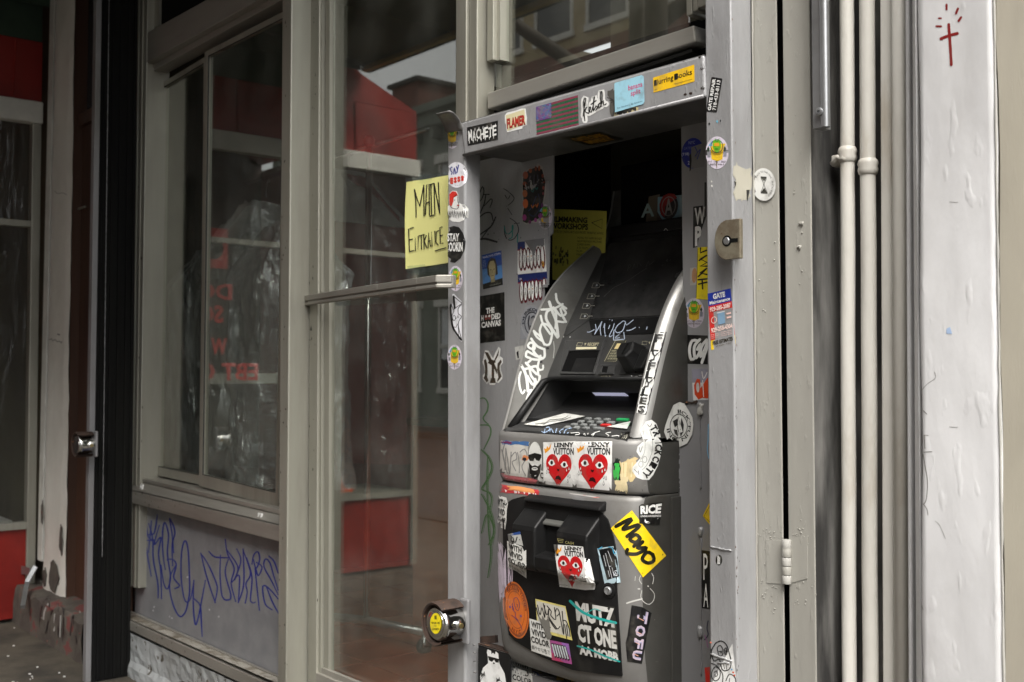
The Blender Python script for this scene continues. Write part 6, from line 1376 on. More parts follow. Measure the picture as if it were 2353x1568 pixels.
d = Dec(plate1, [plate1, postR], 'white round sticker of an hourglass with a curling rim', ebox('r2', 802, 175, 94, 128, .06), lift=.0035, curved=True); d.ell(.5, .5, .5, .5, 'dededb', 0, 30); d.rect(.38, .26, .62, .32, '3a3a38', 1); d.rect(.38, .72, .66, .78, '3a3a38', 1); d.line([(.4, .32), (.5, .5), (.4, .72)], 1.2, '4a4a48', 1, raw=False); d.line([(.62, .32), (.52, .5), (.64, .72)], 1.2, '4a4a48', 1, raw=False); d.poly([(.42, .72), (.52, .6), (.62, .72)], '222220', 1.5); d.poly([(.42, .32), (.6, .32), (.52, .4)], '55554f', 1.5)
d.arc('BACK TO THE TIME', .5, .5, .34, .36, -60, 60, .16, '5a5a58', 1, 0); d.arc('ACCESO', .5, .5, .34, .36, 70, 150, .2, '4a4a48', 1, 0); d.done()
# --- red cross on the pilaster
d = Dec(pilaster_front, [pilaster_front], 'small red painted cross with short rays', name='graffiti_cross', m='paint')
for p, w_ in (([(1211, 172), (1222, 330), (1229, 452)], 6.6), ([(1156, 272), (1210, 250), (1272, 234)], 6.6), ([(1196, 34), (1196, 66)], 5), ([(1275, 62), (1262, 94)], 5.4), ([(1297, 122), (1280, 148)], 5.4), ([(1142, 128), (1158, 128)], 3.6), ([(1124, 184), (1158, 185)], 4.2)): d.line(K('r5', *p), w_, '7a1412', 0, taper=False)
d.done()
d = Dec(pilaster_front, [pilaster_front], None, name='paint_cracks', m='paint')
for p, w_ in ((K('r6', (1112, 1025), (1118, 1068), (1060, 1110), (1010, 1170)), .8), (K('r7', (1060, 12), (990, 22), (940, 80), (918, 150), (925, 210)), 1.2), (K('r7', (1000, 30), (1015, 120), (1028, 210), (1022, 330), (1000, 370)), 1.6), (K('r7', (1005, 372), (1025, 400), (1032, 440)), 1.3), (K('r7', (935, 262), (920, 300), (928, 370)), 1.3), (K('r6', (1040, 1465), (1045, 1560)), 1.4), (K('r6', (1040, 1465), (1070, 1468)), 1), (K('r7', (925, 598), (1030, 600)), 1), (K('r7', (975, 680), (985, 720), (978, 760)), 1), (K('r7', (990, 960), (985, 1010), (1000, 1080)), 1), (K('r7', (1080, 480), (1110, 510), (1150, 600)), .7), (K('r6', (1000, 600), (1008, 650), (1000, 720), (1015, 800)), .8), (K('r6', (945, 712), (1000, 715), (998, 752)), 1.1), (K('r5', (975, 118), (990, 102)), 1), (K('r6', (1215, 1408), (1275, 1412)), 1), (K('r5', (1215, 1408), (1275, 1412)), .9), (K('r7', (925, 1150), (960, 1180), (950, 1230), (985, 1290)), 1)): d.line(p, w_, '5a5852', 0)
d.poly(K('r6', (1018, 1265), (1030, 1290), (1062, 1322), (1030, 1345), (1000, 1330), (996, 1295)), 'b3b0a4', 0, raw=True); d.line(K('r6', (996, 1300), (1004, 1275), (1018, 1263), (1026, 1285), (1060, 1320)), 1.6, '35332f', 1)
d.poly(K('r7', (925, 1225), (975, 1215), (985, 1265), (960, 1310), (930, 1300)), 'c6c2b2', 0, raw=True); d.poly(K('r6', (1195, 725), (1220, 712), (1235, 760), (1195, 758)), 'a9c0e0', 0, raw=True)
d.done()
# --- white pillar scribble, stoop graffiti, blue tags on the kneewall
pf = bpy.data.objects['painted_face']
d = Dec(pf, [pf], 'tiny black marker scribble on the pillar', name='graffiti_tag', m='paint'); d.line(K('L2', (300, 712), (312, 722), (325, 712), (330, 730), (345, 718), (360, 735), (372, 728), (385, 742), (388, 730)), 1.4, '1a1a1a', 0); d.line(K('L2', (362, 686), (375, 690)), 2.5, '2a2a2a', 0); d.line(K('L1', (315, 1190), (345, 1200), (360, 1215), (395, 1210), (420, 1225)), .9, '3a3a36', 0); d.done()
d = Dec(stoop, [stoop], 'scrawled black letters on the stoop face', name='graffiti_tag', m='paint')
for p in ([(270, 1190), (275, 1080), (320, 1000)], [(330, 1010), (330, 1120), (310, 1230)], [(340, 1110), (370, 1060), (395, 1040)], [(395, 1260), (392, 1090), (420, 1060), (430, 1130), (425, 1300)], [(470, 1290), (490, 1120), (500, 1180), (520, 1310)]): d.line(K('L3', *p), 3, '17171a', 0)
for p in ([(290, 1180), (300, 1090), (325, 1040)], [(365, 1220), (370, 1110)], [(405, 1260), (410, 1120)]): d.line(K('L3', *p), 3.4, 'a8a8a4', -.3)
for _ in range(16): c = K('L3', (rnd.uniform(170, 540), rnd.uniform(960, 1300)))[0]; d.poly([(c[0]+math.cos(t)*rnd.uniform(1, 4), c[1]+math.sin(t)*rnd.uniform(1, 4)) for t in (0, 1.2, 2.4, 3.6, 4.8)], rnd.choice(['6a2a26', '8a8a84', '55534a', '7a3a34']), -.6)
d.done()
d = Dec(pn, [pn], 'two tall blue marker tags on the grey panel', name='graffiti_tag', m='paint'); Bc = '162a82'
T1 = ([(990, 440), (988, 500), (1002, 590), (1045, 612), (960, 606)], [(955, 604), (1000, 572), (1040, 562), (1062, 440)], [(960, 606), (985, 650), (1000, 740), (1020, 850)], [(1022, 480), (1015, 560), (1003, 690)], [(1005, 500), (1030, 600), (1035, 740), (1065, 900), (1067, 997)], [(1075, 510), (1040, 640), (1085, 590), (1070, 700), (1085, 820), (1090, 1002)], [(1115, 805), (1100, 700), (1097, 560), (1112, 490), (1137, 570), (1130, 700), (1150, 860), (1130, 938), (1105, 900), (1088, 780)], [(1172, 692), (1160, 560), (1145, 462), (1180, 550), (1162, 640), (1165, 780)], [(1128, 742), (1160, 738), (1190, 772), (1172, 860), (1212, 916), (1180, 935)], [(1190, 775), (1150, 850), (1148, 960), (1180, 1075), (1218, 1125), (1252, 1090), (1270, 1020), (1280, 940), (1276, 780), (1266, 650), (1246, 615), (1226, 690), (1222, 850), (1240, 990), (1262, 1028), (1290, 990), (1308, 882)], [(1308, 882), (1304, 1040), (1318, 1178), (1338, 1130), (1360, 1020), (1386, 882)], [(1305, 1000), (1350, 1050), (1358, 1150), (1364, 1258)])
T2 = ([(1355, 698), (1400, 765), (1440, 850), (1466, 930), (1450, 1028)], [(1355, 698), (1388, 830), (1418, 930), (1452, 1030)], [(1410, 685), (1450, 722), (1542, 728)], [(1488, 712), (1485, 850), (1500, 990), (1540, 1012), (1558, 980), (1520, 830), (1540, 740)], [(1520, 605), (1535, 700), (1580, 800), (1560, 900), (1590, 1022)], [(1535, 680), (1605, 790), (1580, 880), (1625, 750), (1598, 670)], [(1568, 890), (1615, 850), (1608, 1030)], [(1640, 670), (1645, 900), (1608, 1030)], [(1642, 680), (1690, 830), (1660, 900), (1668, 960), (1655, 1032)], [(1665, 730), (1700, 860), (1690, 1020), (1722, 1028)], [(1700, 770), (1712, 710), (1740, 688), (1752, 740), (1728, 800), (1710, 742)], [(1732, 760), (1768, 790), (1742, 850), (1722, 800), (1750, 1080)], [(1876, 975), (1830, 880), (1782, 790), (1790, 738), (1820, 760), (1850, 860), (1876, 945)], [(1815, 718), (1850, 755), (1876, 830)], [(1876, 1005), (1830, 950), (1785, 915), (1772, 940), (1790, 1040), (1835, 1078)], [(1800, 930), (1840, 1030), (1878, 1100)])
for p in T1+T2: d.line(K('L3', *p), 3.3, Bc, 0, taper=True)
d.done()
d = Dec(pn, [pn], None, name='paint_chips', m='paint')
for x, y in ((1040, 1060), (1035, 1085), (1145, 1125), (1160, 1135), (1415, 1078), (1475, 1125), (1265, 860)):
    c = K('L3', (x, y))[0]; d.poly([(c[0]+math.cos(t)*rnd.uniform(1, 3), c[1]+math.sin(t)*rnd.uniform(1, 3.4)) for t in (0, 1, 2, 3, 4, 5)], 'b4b4b8', 0)
d.done()
# --- entrance sign
sg = [sign_paper]
d = Dec(ss, [sign_paper], 'handwritten black capitals MAIN ENTRANCE', name='lettering', m='paint', lift=.0022)
st_ = [[(1063, 1325), (1072, 1400), (1075, 1515)], [(1063, 1322), (1085, 1400), (1100, 1440), (1128, 1292)], [(1128, 1292), (1130, 1505)], [(1140, 1495), (1148, 1290), (1165, 1285), (1168, 1500)], [(1142, 1420), (1166, 1408)], [(1178, 1290), (1182, 1505)], [(1170, 1290), (1195, 1282)], [(1172, 1508), (1198, 1500)], [(1205, 1495), (1200, 1280)], [(1200, 1280), (1238, 1485)], [(1238, 1485), (1230, 1275)]]
for p in st_: d.line(K('M4', *p), 2.7, '15150f', 0, smooth=False)
e_ = [[(1035, 28), (1022, 30), (1028, 185)], [(1035, 25), (1056, 20)], [(1026, 105), (1050, 100)], [(1028, 188), (1058, 180)], [(1070, 180), (1068, 85), (1088, 175), (1090, 82)], [(1095, 78), (1125, 70)], [(1110, 75), (1112, 170)], [(1130, 165), (1128, 65), (1146, 75), (1130, 112), (1150, 160)], [(1158, 158), (1162, 55), (1175, 150)], [(1160, 115), (1174, 112)], [(1185, 150), (1182, 48), (1205, 145), (1205, 45)], [(1232, 40), (1215, 50), (1212, 120), (1228, 140)], [(1255, 15), (1240, 20), (1243, 132), (1262, 128)], [(1242, 75), (1258, 72)], [(1208, 182), (1245, 170), (1282, 160)]]
for p in e_: d.line(K('M5', *p), 2.5, '15150f', 0, smooth=False)
d.line(K('M4', (1171, 1205), (1173, 1235)), 2, '15150f', 0); d.done()
# --- locks
for lk, oval in ((pk, (K('c7', (106, 810))[0], 12.6, 24)), (pk2, (K('L2', (450, 1370))[0], 4, 9))):
    fc = [c for c in lk.children if c.name.startswith('face')]
    (x, y), rx, ry = oval; d = Dec(lk, fc, 'yellow oval locksmith badge', [(x-rx, y-ry), (x+rx, y-ry), (x+rx, y+ry), (x-rx, y+ry)], lift=.002); d.ell(.5, .5, .5, .5, 'e6d21c', 0)
    d.rect(.40, .12, .6, .3, '6a6410', 1); d.text('929 200 1485', (.12, .42, .88, .52), '2a280c', 1, bold=.03); d.text('24/7', (.4, .58, .6, .65), '2a280c', 1); d.text('LOCKSMITH', (.18, .72, .82, .82), '2a280c', 1, bold=.03); d.done()
# ------------------------------------------------------------------ prints on the cash machine
UP_ = [console, bayo, shelf]
CS = [console, scr, bpy.data.objects['screen_band'], bpy.data.objects['reader_plate']]
d = Dec(atm, CS, 'pale blue marker tag across the band under the screen', name='graffiti_tag', m='paint', lift=.0008)
zz = lambda *p: [(1292.6+x*.1319, 689.4+y*.1319) for x, y in p]
for p in ([(432, 560), (470, 565), (560, 520)], [(575, 425), (590, 520), (565, 600)], [(560, 605), (620, 510), (690, 378)], [(690, 378), (660, 500), (675, 625)], [(680, 620), (740, 410)], [(740, 410), (735, 520), (750, 645)], [(750, 640), (830, 440)], [(905, 415), (880, 500), (820, 620), (830, 645), (880, 610), (905, 520)], [(1100, 385), (1060, 370), (1010, 410), (960, 450), (920, 530), (960, 575), (1050, 540), (1090, 430), (1100, 385)], [(1100, 390), (1120, 440), (1240, 350)], [(1120, 540), (1200, 525), (1280, 480)], [(900, 560), (890, 700)], [(1070, 560), (1085, 690)], [(1010, 585), (920, 670), (1000, 660)], [(890, 705), (1070, 690)], [(955, 715), (962, 780)], [(822, 340), (826, 350)], [(868, 350), (870, 372)], [(1480, 470), (1465, 520)], [(1335, 478), (1345, 486)]): d.line(zz(*p), 1.9, 'b9c6da', 0, taper=False)
d.done()
d = Dec(atm, CS, None, name='panel_print', m='paint', lift=.0045)
cr_ = 'c9c3a2'
for a, b in (((1372, 659)), (1361, 684), (1350, 706), (1345, 730)):
    P = [(a-10, b+5), (a-6, b-6), (a+6, b-6), (a+10, b-1), (a+6, b+5), (a-10, b+5)]; d.line(P, .8, 'b5b2a4', 0, smooth=False); d.line([(a+10, b-1), (a+19, b-1)], .8, 'b5b2a4', 0); d.poly([(a-1, b+2), (a+1, b-4), (a+5, b-1)], 'c8ccd0', 0, raw=True)
d.done()
fr = [bpy.data.objects['receipt_frame'], console]
d = Dec(atm, CS+fr, 'cream printed captions round the receipt slot and card reader', name='panel_print', m='paint', lift=.001)
H_ = homog(K('c5', (590, 478), (945, 475), (850, 785), (540, 780))); d.H = homog(K('c5', (690, 495), (892, 495), (880, 555), (682, 558)))
d.text('RECEIPT', (.48, .05, 1, .5), cr_, 1, bold=.02, shear=.1); d.poly([(.34, .1), (.43, .1), (.37, .48)], cr_, 1); d.line([(0, .5), (.05, .05), (.26, .05), (.23, .5), (0, .5)], .9, cr_, 1, raw=False, smooth=False); d.rect(.0, .66, .92, 1, 'e6dfbc', 1)
d.H = homog(K('c5', (1037, 478), (1132, 478), (1040, 665), (938, 665))); d.rect(0, 0, 1, 1, '3a3a30', 0); d.line([(0, 0), (1, 0), (1, 1), (0, 1), (0, 0)], .9, cr_, 1, raw=False, smooth=False); d.poly([(.3, .15), (.85, .15), (.8, .42), (.28, .42)], 'dcc990', 1)
for i, t_ in enumerate(('INSERT CARD', 'AND FOLLOW', 'INSTRUCTIONS', 'ON THE SCREEN')): d.text(t_, (.15, .48+i*.12, .95, .555+i*.12), cr_, 1)
d.H = homog(K('c5', (1250, 484), (1352, 484), (1345, 592), (1244, 592))); d.line([(.3, .02), (.7, .02), (.66, .28), (.26, .28), (.3, .02)], .8, 'a8a48c', 1, raw=False, smooth=False); d.poly([(.82, .05), (1, .05), (.9, .26)], 'a8a48c', 1); d.rect(.02, .42, .4, .6, 'e0d9b4', 1)
d.H = homog(K('c5', (872, 790), (1020, 790), (1010, 820), (862, 820))); d.rect(0, 0, 1, 1, '6f6a55', 1); d.text('CARD', (.25, .2, .68, .8), 'ded8b8', 2); d.text('I', (.76, .15, .82, .85), 'ded8b8', 2)
d.done()
d = Dec(atm, CS, 'small white marker scribbles along the foot of the console', name='graffiti_tag', m='paint', lift=.0012)
for p in ([(545, 795), (560, 820), (575, 795)], [(580, 822), (590, 796), (600, 820), (612, 796)], [(618, 795), (616, 824), (640, 812), (622, 800)], [(650, 800), (655, 806)], [(672, 822), (684, 798), (690, 820), (704, 796), (700, 822)], [(715, 806), (722, 812)], [(735, 824), (742, 796), (750, 822)], [(762, 798), (790, 800), (768, 820), (796, 822)]): d.line(K('c5', *p), 1.1, 'd8d8d6', 0, smooth=False)
for p in ([(1098, 790), (1088, 832)], [(1088, 812), (1120, 808)], [(1132, 788), (1118, 832)], [(1160, 795), (1146, 830)], [(1178, 792), (1170, 832), (1200, 815), (1178, 792)], [(1235, 798), (1212, 800), (1212, 832), (1240, 825)], [(1245, 790), (1290, 785)], [(1262, 800), (1255, 832)]): d.line(K('c5', *p), 1.9, 'e6e6e4', 0, smooth=False)
for a, b in ((570, 450), (628, 452), (365, 950)): d.line(K('c5', (a, b), (a+4, b-12)), 1.6, 'd8d8d6', 0)
d.done()
WL = [wingL]
z2 = lambda *p: [(1160.5+x*.1503, 706.6+y*.1503) for x, y in p]
d = Dec(wingL, WL, 'thick white drippy paint tag down the left wing', name='graffiti_tag', m='paint', curved=True)
for p, w_ in (([(720, 20), (640, 70), (630, 180), (700, 300), (800, 460)], 6), ([(545, 130), (570, 230), (640, 340), (690, 410)], 5), ([(740, 0), (780, 110), (770, 320)], 5), ([(760, 20), (850, 130), (930, 90), (870, 0)], 5), ([(870, 120), (920, 220), (800, 215)], 5), ([(560, 260), (530, 350), (550, 440), (600, 560), (670, 570), (705, 480), (715, 360), (650, 270), (580, 250)], 5.2), ([(440, 360), (480, 400), (540, 450), (600, 570)], 5), ([(440, 370), (480, 450), (570, 520)], 4.5), ([(400, 480), (440, 540), (500, 600), (590, 640)], 5.5), ([(380, 540), (350, 580), (370, 620), (450, 640), (440, 560), (390, 540)], 5), ([(440, 560), (430, 660), (500, 750), (580, 780)], 6), ([(600, 640), (600, 760), (510, 800), (400, 790)], 5.5), ([(330, 680), (320, 750), (400, 790), (330, 860)], 5.5), ([(340, 670), (480, 750)], 5), ([(320, 850), (420, 960), (480, 1020)], 6), ([(540, 740), (500, 900), (510, 1040)], 5), ([(500, 960), (575, 950), (580, 890)], 4.5), ([(370, 930), (470, 900), (520, 960)], 6), ([(225, 860), (290, 960), (330, 1090), (350, 1270)], 6.5), ([(290, 950), (370, 940), (400, 1050), (500, 1150), (530, 1050)], 5.5), ([(340, 1050), (420, 1180), (490, 1160)], 6), ([(240, 990), (215, 1080), (225, 1220), (265, 1320), (300, 1270)], 4.6), ([(460, 1100), (450, 1270), (480, 1290)], 6.5), ([(350, 1280), (430, 1270), (380, 1300), (340, 1400), (330, 1470)], 7)):
    d.line(z2(*p), w_, 'd2d4d0', 0)
for p, w_ in (([(500, 60), (515, 130), (592, 190)], 5.2), ([(440, 130), (470, 220), (500, 300), (520, 440)], 6.5), ([(370, 200), (480, 190), (560, 150)], 5), ([(540, 190), (560, 260), (590, 310)], 5)): d.line(K('c5', *p), w_, 'd2d4d0', .2)
for p in ([(740, 520), (750, 640), (735, 780)], [(480, 1290), (455, 1400)]): d.line(z2(*p), 1.8, 'a8aaa4', -.2)
d.done()
d = Dec(wingL, WL, None, name='scuffs', m='paint', curved=True)
for x, y in ((650, 625), (550, 835), (1100, 1)): c = z2((x, y))[0]; d.poly([(c[0]+math.cos(t)*4, c[1]+math.sin(t)*3) for t in (0, 1, 2, 3, 4, 5)], '1a1a1a', 0, raw=True, rings=1)
d.done()
d = Dec(wingR, [wingR], 'vertical sticker spelling FLYFLYLES in black letters on white', Q('c5', (1392, 396), (1494, 398), (1308, 1142), (1216, 1128)), curved=True)
d.poly([(0, 0), (1, 0), (.98, .5), (1, 1), (0, 1), (-.02, .5)], '1c1718', 0, rings=10)
for i, ch_ in enumerate('FLYFLYLES'):
    y = .02+i*.108; o_ = (0, -.04, .05, 0, .0, .1, .0, .03, .08)[i]
    d.poly([(-.02+o_, y), (.82+o_, y-.006), (.88+o_, y+.05), (.82+o_, y+.107), (-.04+o_, y+.107)], 'dfdfdc', 1, rings=2); d.text(ch_, (.10+o_, y+.012, .72+o_, y+.100), '0c0c0c', 7, bold=.03)
d.done()
FB = [front_band, wingR, cab]
def lay(label, quad, tg, parent=None, name='sticker', lift=.0006): return Dec(parent or tg[0], tg, label, quad, curved=True, name=name, lift=lift)
d = lay('torn red and peach sticker remains across the seam', Q('c6', (150, 540), (570, 640), (575, 790), (158, 750)), [cab, front_band])
d.poly(jag((.0, .55, 1, 1.0), 8, .03, 5), 'b8343a', 0); d.poly(jag((.15, .55, .86, .82), 6, .05, 8), 'd8925a', 1)
for _ in range(14): x = rnd.uniform(.05, .9); d.poly([(x, .8), (x+.05, .86), (x+.02, .98)], 'e6dcdc', 1.5, rings=1)
d.done()
d = lay('worn pinkish sticker fragments under the grey tagged card', Q('c6', (150, 530), (545, 600), (560, 690), (155, 640)), [front_band]); d.poly(jag((.0, .05, .98, .9), 8, .05, 15), 'c46a70', 0)
for _ in range(24): x, y = rnd.uniform(0, .9), rnd.uniform(.1, .8); d.poly([(x+rnd.uniform(-.04, .04), y+rnd.uniform(-.1, .1)) for _ in range(4)], rnd.choice(['d8d0cc', 'a83a40', 'd88a60', 'cfa0a0']), .6+rnd.random()*.3, rings=1)
d.done()
d = lay('white card sticker scribbled over in grey marker, with a blue top edge', Q('c6', (150, 175), (470, 190), (445, 585), (138, 545)), [front_band]); d.rect(0, 0, 1, 1, 'cfccc5', 1); d.poly(jag((0.05, .0, .98, .10), 6, .02, 2), '3f6fa8', 1.5); d.poly(jag((.02, .02, .4, .07), 5, .02, 9), '7a2a5a', 1.8)
for p in ([(.05, .25), (.15, .5), (.22, .85), (.2, .2)], [(.2, .2), (.3, .6), (.38, .95), (.40, .3)], [(.4, .45), (.55, .3), (.6, .5), (.45, .6), (.6, .85)], [(.62, .3), (.7, .6), (.72, .9)], [(.7, .3), (.85, .2), (.95, .4), (.8, .7), (.95, .95)], [(.15, .1), (.1, .4), (.3, .95)]): d.line(p, 2.2, '8b8b89', 2, raw=False)
d.ell(.87, .48, .07, .05, '2a2a30', 2.5, 10); d.poly(jag((.8, .38, 1.0, .5), 3, .03, 12), 'd88a5a', 2.2); d.done()
d = lay('oval sticker of a bearded face in sunglasses and a white cap', ebox('c6', 530, 392, 78, 205, .02), [front_band]); d.ell(.5, .5, .5, .5, 'dcdcd8', 2); d.poly([(.04, .36), (.5, .30), (.96, .34), (.96, .42), (.82, .52), (.6, .5), (.5, .4), (.4, .52), (.15, .52), (.04, .44)], '141414', 3)
d.poly([(.06, .55), (.14, .62), (.22, .72), (.32, .66), (.5, .63), (.7, .66), (.8, .74), (.9, .6), (.95, .6), (.88, .84), (.7, .97), (.5, 1), (.28, .96), (.12, .82)], '141414', 3.0); d.ell(.5, .73, .22, .045, 'dcdcd8', 4, 14); d.rect(.36, .715, .64, .73, '141414', 5); d.line([(.1, .05), (.04, .2), (.05, .4)], 1, '202020', 3, raw=False); d.done()
d = lay(None, Q('c6', (560, 500), (622, 510), (622, 690), (560, 660)), [front_band]); d.rect(0, 0, 1, 1, 'd8d8d4', 1.6); d.text('C', (.5, .1, 1, .5), K_, 2, bold=.05); d.text('鮮', (0, .66, .8, .96), K_, 2); d.done()
def heart(quad, tg, label, tears=True, clip=None, base=True):
    d = lay(label, quad, tg); d.poly([(0, 0), (1, 0), (1, 1), (0, 1)] if clip is None else clip, 'e8e7e4', 2.4)
    d.text('LENNY', (.36, .02, .94, .115), K_, 3.2, bold=.045); d.text('VUITTON', (.33, .125, .95, .27), K_, 3.2, bold=.035); d.poly([(.03, .13), (.1, .15), (.14, .08), (.18, .13), (.27, .02), (.24, .14), (.20, .17), (.07, .24)], 'e89a2a', 3.2, rings=1)
    hp_ = []
    for i in range(44):
        t = 2*PI*i/44; x = 16*math.sin(t)**3; y = 13*math.cos(t)-5*math.cos(2*t)-2*math.cos(3*t)-math.cos(4*t); hp_.append((.50+x*.0250, .565-y*.0262))
    d.poly(hp_, 'c8141a', 3.6, rings=6)
    for x, y, s_ in ((.29, .44, -1), (.69, .47, 1)):
        d.poly([(x-.12, y-.0), (x-.04, y-.065), (x+.05, y-.06), (x+.11, y+.03), (x+.02, y+.07), (x-.07, y+.06)], 'e8e7e4', 4.6, rings=2); d.ell(x, y, .042, .042, K_, 5.6, 14)
        for k in range(4): d.line([(x-.06+k*.035, y-.10), (x-.065+k*.037, y-.15)], .7, '8a0c10', 4.6, raw=False)
    d.poly([(.45, .56), (.50, .575), (.55, .56), (.52, .62), (.47, .61)], '3a0608', 4.6, rings=1); d.poly([(.40, .80), (.44, .73), (.52, .71), (.58, .75), (.60, .82), (.5, .79)], '2a0406', 4.6, rings=1)
    for x, y in ((.17, .50), (.19, .58), (.12, .60), (.76, .53), (.83, .50), (.80, .64), (.86, .66), (.80, .76)): d.poly([(x, y), (x+.025, y+.07), (x, y+.10), (x-.025, y+.07)], K_, 4.7, rings=1); d.poly([(x, y+.015), (x+.017, y+.068), (x, y+.088), (x-.017, y+.068)], 'e8e7e4', 5.2, rings=1)
    d.text('@LENNYVUITTON', (.03, .945, .36, .965), K_, 3.2, bold=.02); return d.done()
heart(Q('c6', (622, 192), (985, 182), (968, 722), (624, 684)), [front_band], 'white sticker with a weeping red heart, left of the pair')
heart(Q('c6', (985, 186), (1385, 184), (1378, 762), (965, 722)), [front_band], 'white sticker with a weeping red heart, right of the pair')
d = lay('shredded yellow paper remains with green scraps', Q('c6', (1390, 250), (1700, 250), (1620, 770), (1400, 765)), [front_band]); d.poly(jag((.12, .22, .92, .6), 7, .08, 21), 'cdb88a', 0); d.poly(jag((.08, .5, .62, .98), 7, .06, 22), 'd4c49c', .5)
for _ in range(9): x = rnd.uniform(.2, .8); d.line([(x, .25), (x+.02, .55)], 1.5, 'e0cfa4', 1.2, raw=False)
d.poly(jag((.02, .2, .3, .62), 5, .05, 23), '1c2420', 1.4); d.poly(jag((.04, .24, .24, .58), 5, .06, 24), '3cae4c', 1.8); d.done()
# crescent sticker wrapping the corner
z1 = lambda *p: [(1424.7+x*.15384, 907.7+y*.15384) for x, y in p]
d = Dec(wingR, [front_band, wingR, cab], 'white crescent sticker with black blackletter capitals and an oval ring, wrapped round the corner', curved=True, lift=.0008)
cres = z1((380, 400), (470, 372), (540, 430), (590, 560), (625, 750), (605, 900), (560, 1060), (490, 1200), (430, 1270), (330, 1265), (250, 1235), (160, 1110), (240, 1050), (310, 950), (245, 850), (260, 770), (320, 720), (340, 640), (300, 530))
ce = [(sum(p[0] for p in cres)/len(cres), sum(p[1] for p in cres)/len(cres))]
mid = z1((470, 400), (545, 560), (560, 750), (530, 950), (430, 1140), (330, 1230))
inn_ = z1((400, 430), (330, 560), (370, 760), (300, 950), (250, 1060), (200, 1130))
d.poly(cres, 'dedfdb', 0, rings=9, raw=True)
letters = 'TRICK CITY'; n_ = len(letters)
arcp = [(500, 500), (545, 580), (565, 680), (570, 780), (560, 870), (530, 960), (490, 1050), (430, 1130), (380, 1190)]
for i, ch_ in enumerate([c for c in letters if c != ' ']):
    x, y = z1(arcp[i])[0]; nx = z1(arcp[min(i+1, 8)])[0]; pv = z1(arcp[max(i-1, 0)])[0]; tx, ty = nx[0]-pv[0], nx[1]-pv[1]; l = math.hypot(tx, ty); tx, ty = tx/l, ty/l
    s1, s2 = 6.4, 8.2
    q = [(x-tx*s1+ty*s2, y-ty*s1-tx*s2), (x+tx*s1+ty*s2, y+ty*s1-tx*s2), (x+tx*s1-ty*s2, y+ty*s1+tx*s2), (x-tx*s1-ty*s2, y-ty*s1+tx*s2)]
    hh = homog(q); d.fn(lambda a, b: hh(a, b), ch_, K_, 1.5, .045)
for p in ([(340, 540), (370, 700), (360, 860), (300, 980)], [(440, 520), (480, 680), (470, 860), (400, 1040), (330, 1120)]): d.line(z1(*p), .8, '6a6a68', 1)
for x, y in ((310, 1035), (365, 965)): c = z1((x, y))[0]; d.line([(c[0]+5*math.cos(t*.7), c[1]+7*math.sin(t*.7)) for t in range(10)], .8, '55534f', 1)
for p in ([(290, 780), (300, 860), (330, 770)], [(410, 440), (440, 480), (470, 430)], [(210, 1110), (260, 1160)], [(270, 1130), (280, 1190)]): d.line(z1(*p), 1.2, '33312f', 1)
d.done()
# shelf prints and papers
SH = [shelf, bayo]
d = Dec(atm, SH, 'black and white scribbled card lying left of the keys', Q('c5', (215, 1240), (585, 1140), (765, 1168), (385, 1256)), lift=.004); d.rect(0, 0, 1, 1, 'dcdcd6', 0)
for p in ([(.1, .4), (.3, .6), (.5, .35), (.7, .6), (.9, .4)], [(.15, .75), (.4, .6), (.6, .8), (.85, .65)]): d.line(p, 1.2, '55554f', 1, raw=False)
d.done()
d = Dec(atm, SH+[wingR], 'white card with a green line right of the keys', Q('c5', (958, 1262), (1172, 1214), (1165, 1238), (1140, 1282)), lift=.004); d.rect(0, 0, 1, 1, 'd4d8d2', 0); d.line([(.2, .6), (.9, .35)], 1.2, '6ac08a', 1, raw=False); d.done()
d = Dec(atm, SH, 'pale blue and white marker tags along the lip of the shelf', name='graffiti_tag', m='paint', lift=.0015)
for p in ([(640, 50), (632, 95)], [(632, 95), (690, 60), (680, 30), (650, 40)], [(690, 105), (705, 45), (745, 110), (770, 45)], [(790, 45), (775, 115)], [(850, 45), (800, 80), (830, 118)], [(935, 40), (870, 60), (850, 120), (900, 90)], [(600, 80), (640, 95)]): d.line(K('c6', *p), 1.6, '9db4d2', 0)
for p in ([(925, 98), (1010, 90), (1020, 110), (940, 125), (1030, 150)], [(950, 100), (910, 160)], [(1040, 100), (1030, 150), (1080, 100), (1090, 150), (1120, 95)], [(1120, 140), (1190, 95), (1250, 75)], [(1200, 85), (1160, 150), (1230, 150)], [(1370, 90), (1310, 100), (1350, 125), (1290, 150)], [(880, 165), (960, 140), (900, 170), (1060, 165)], [(1080, 172), (1160, 160), (1260, 168)], [(1380, 130), (1460, 125), (1440, 150)]): d.line(K('c6', *p), 1.7, 'd8d8d4', 0)
d.done()
d = Dec(atm, SH+[wingR, front_band], None, name='sticker', quad=Q('c6', (1480, 85), (1580, 90), (1550, 185), (1470, 165)), lift=.0012, curved=True); d.rect(0, 0, 1, 1, '1a1a1a', 0)
for i in range(4): d.line([(.1+i*.22, .2), (.15+i*.22, .5), (.05+i*.22, .8)], 1.4, 'a8a698', 1, raw=False)
d.done()
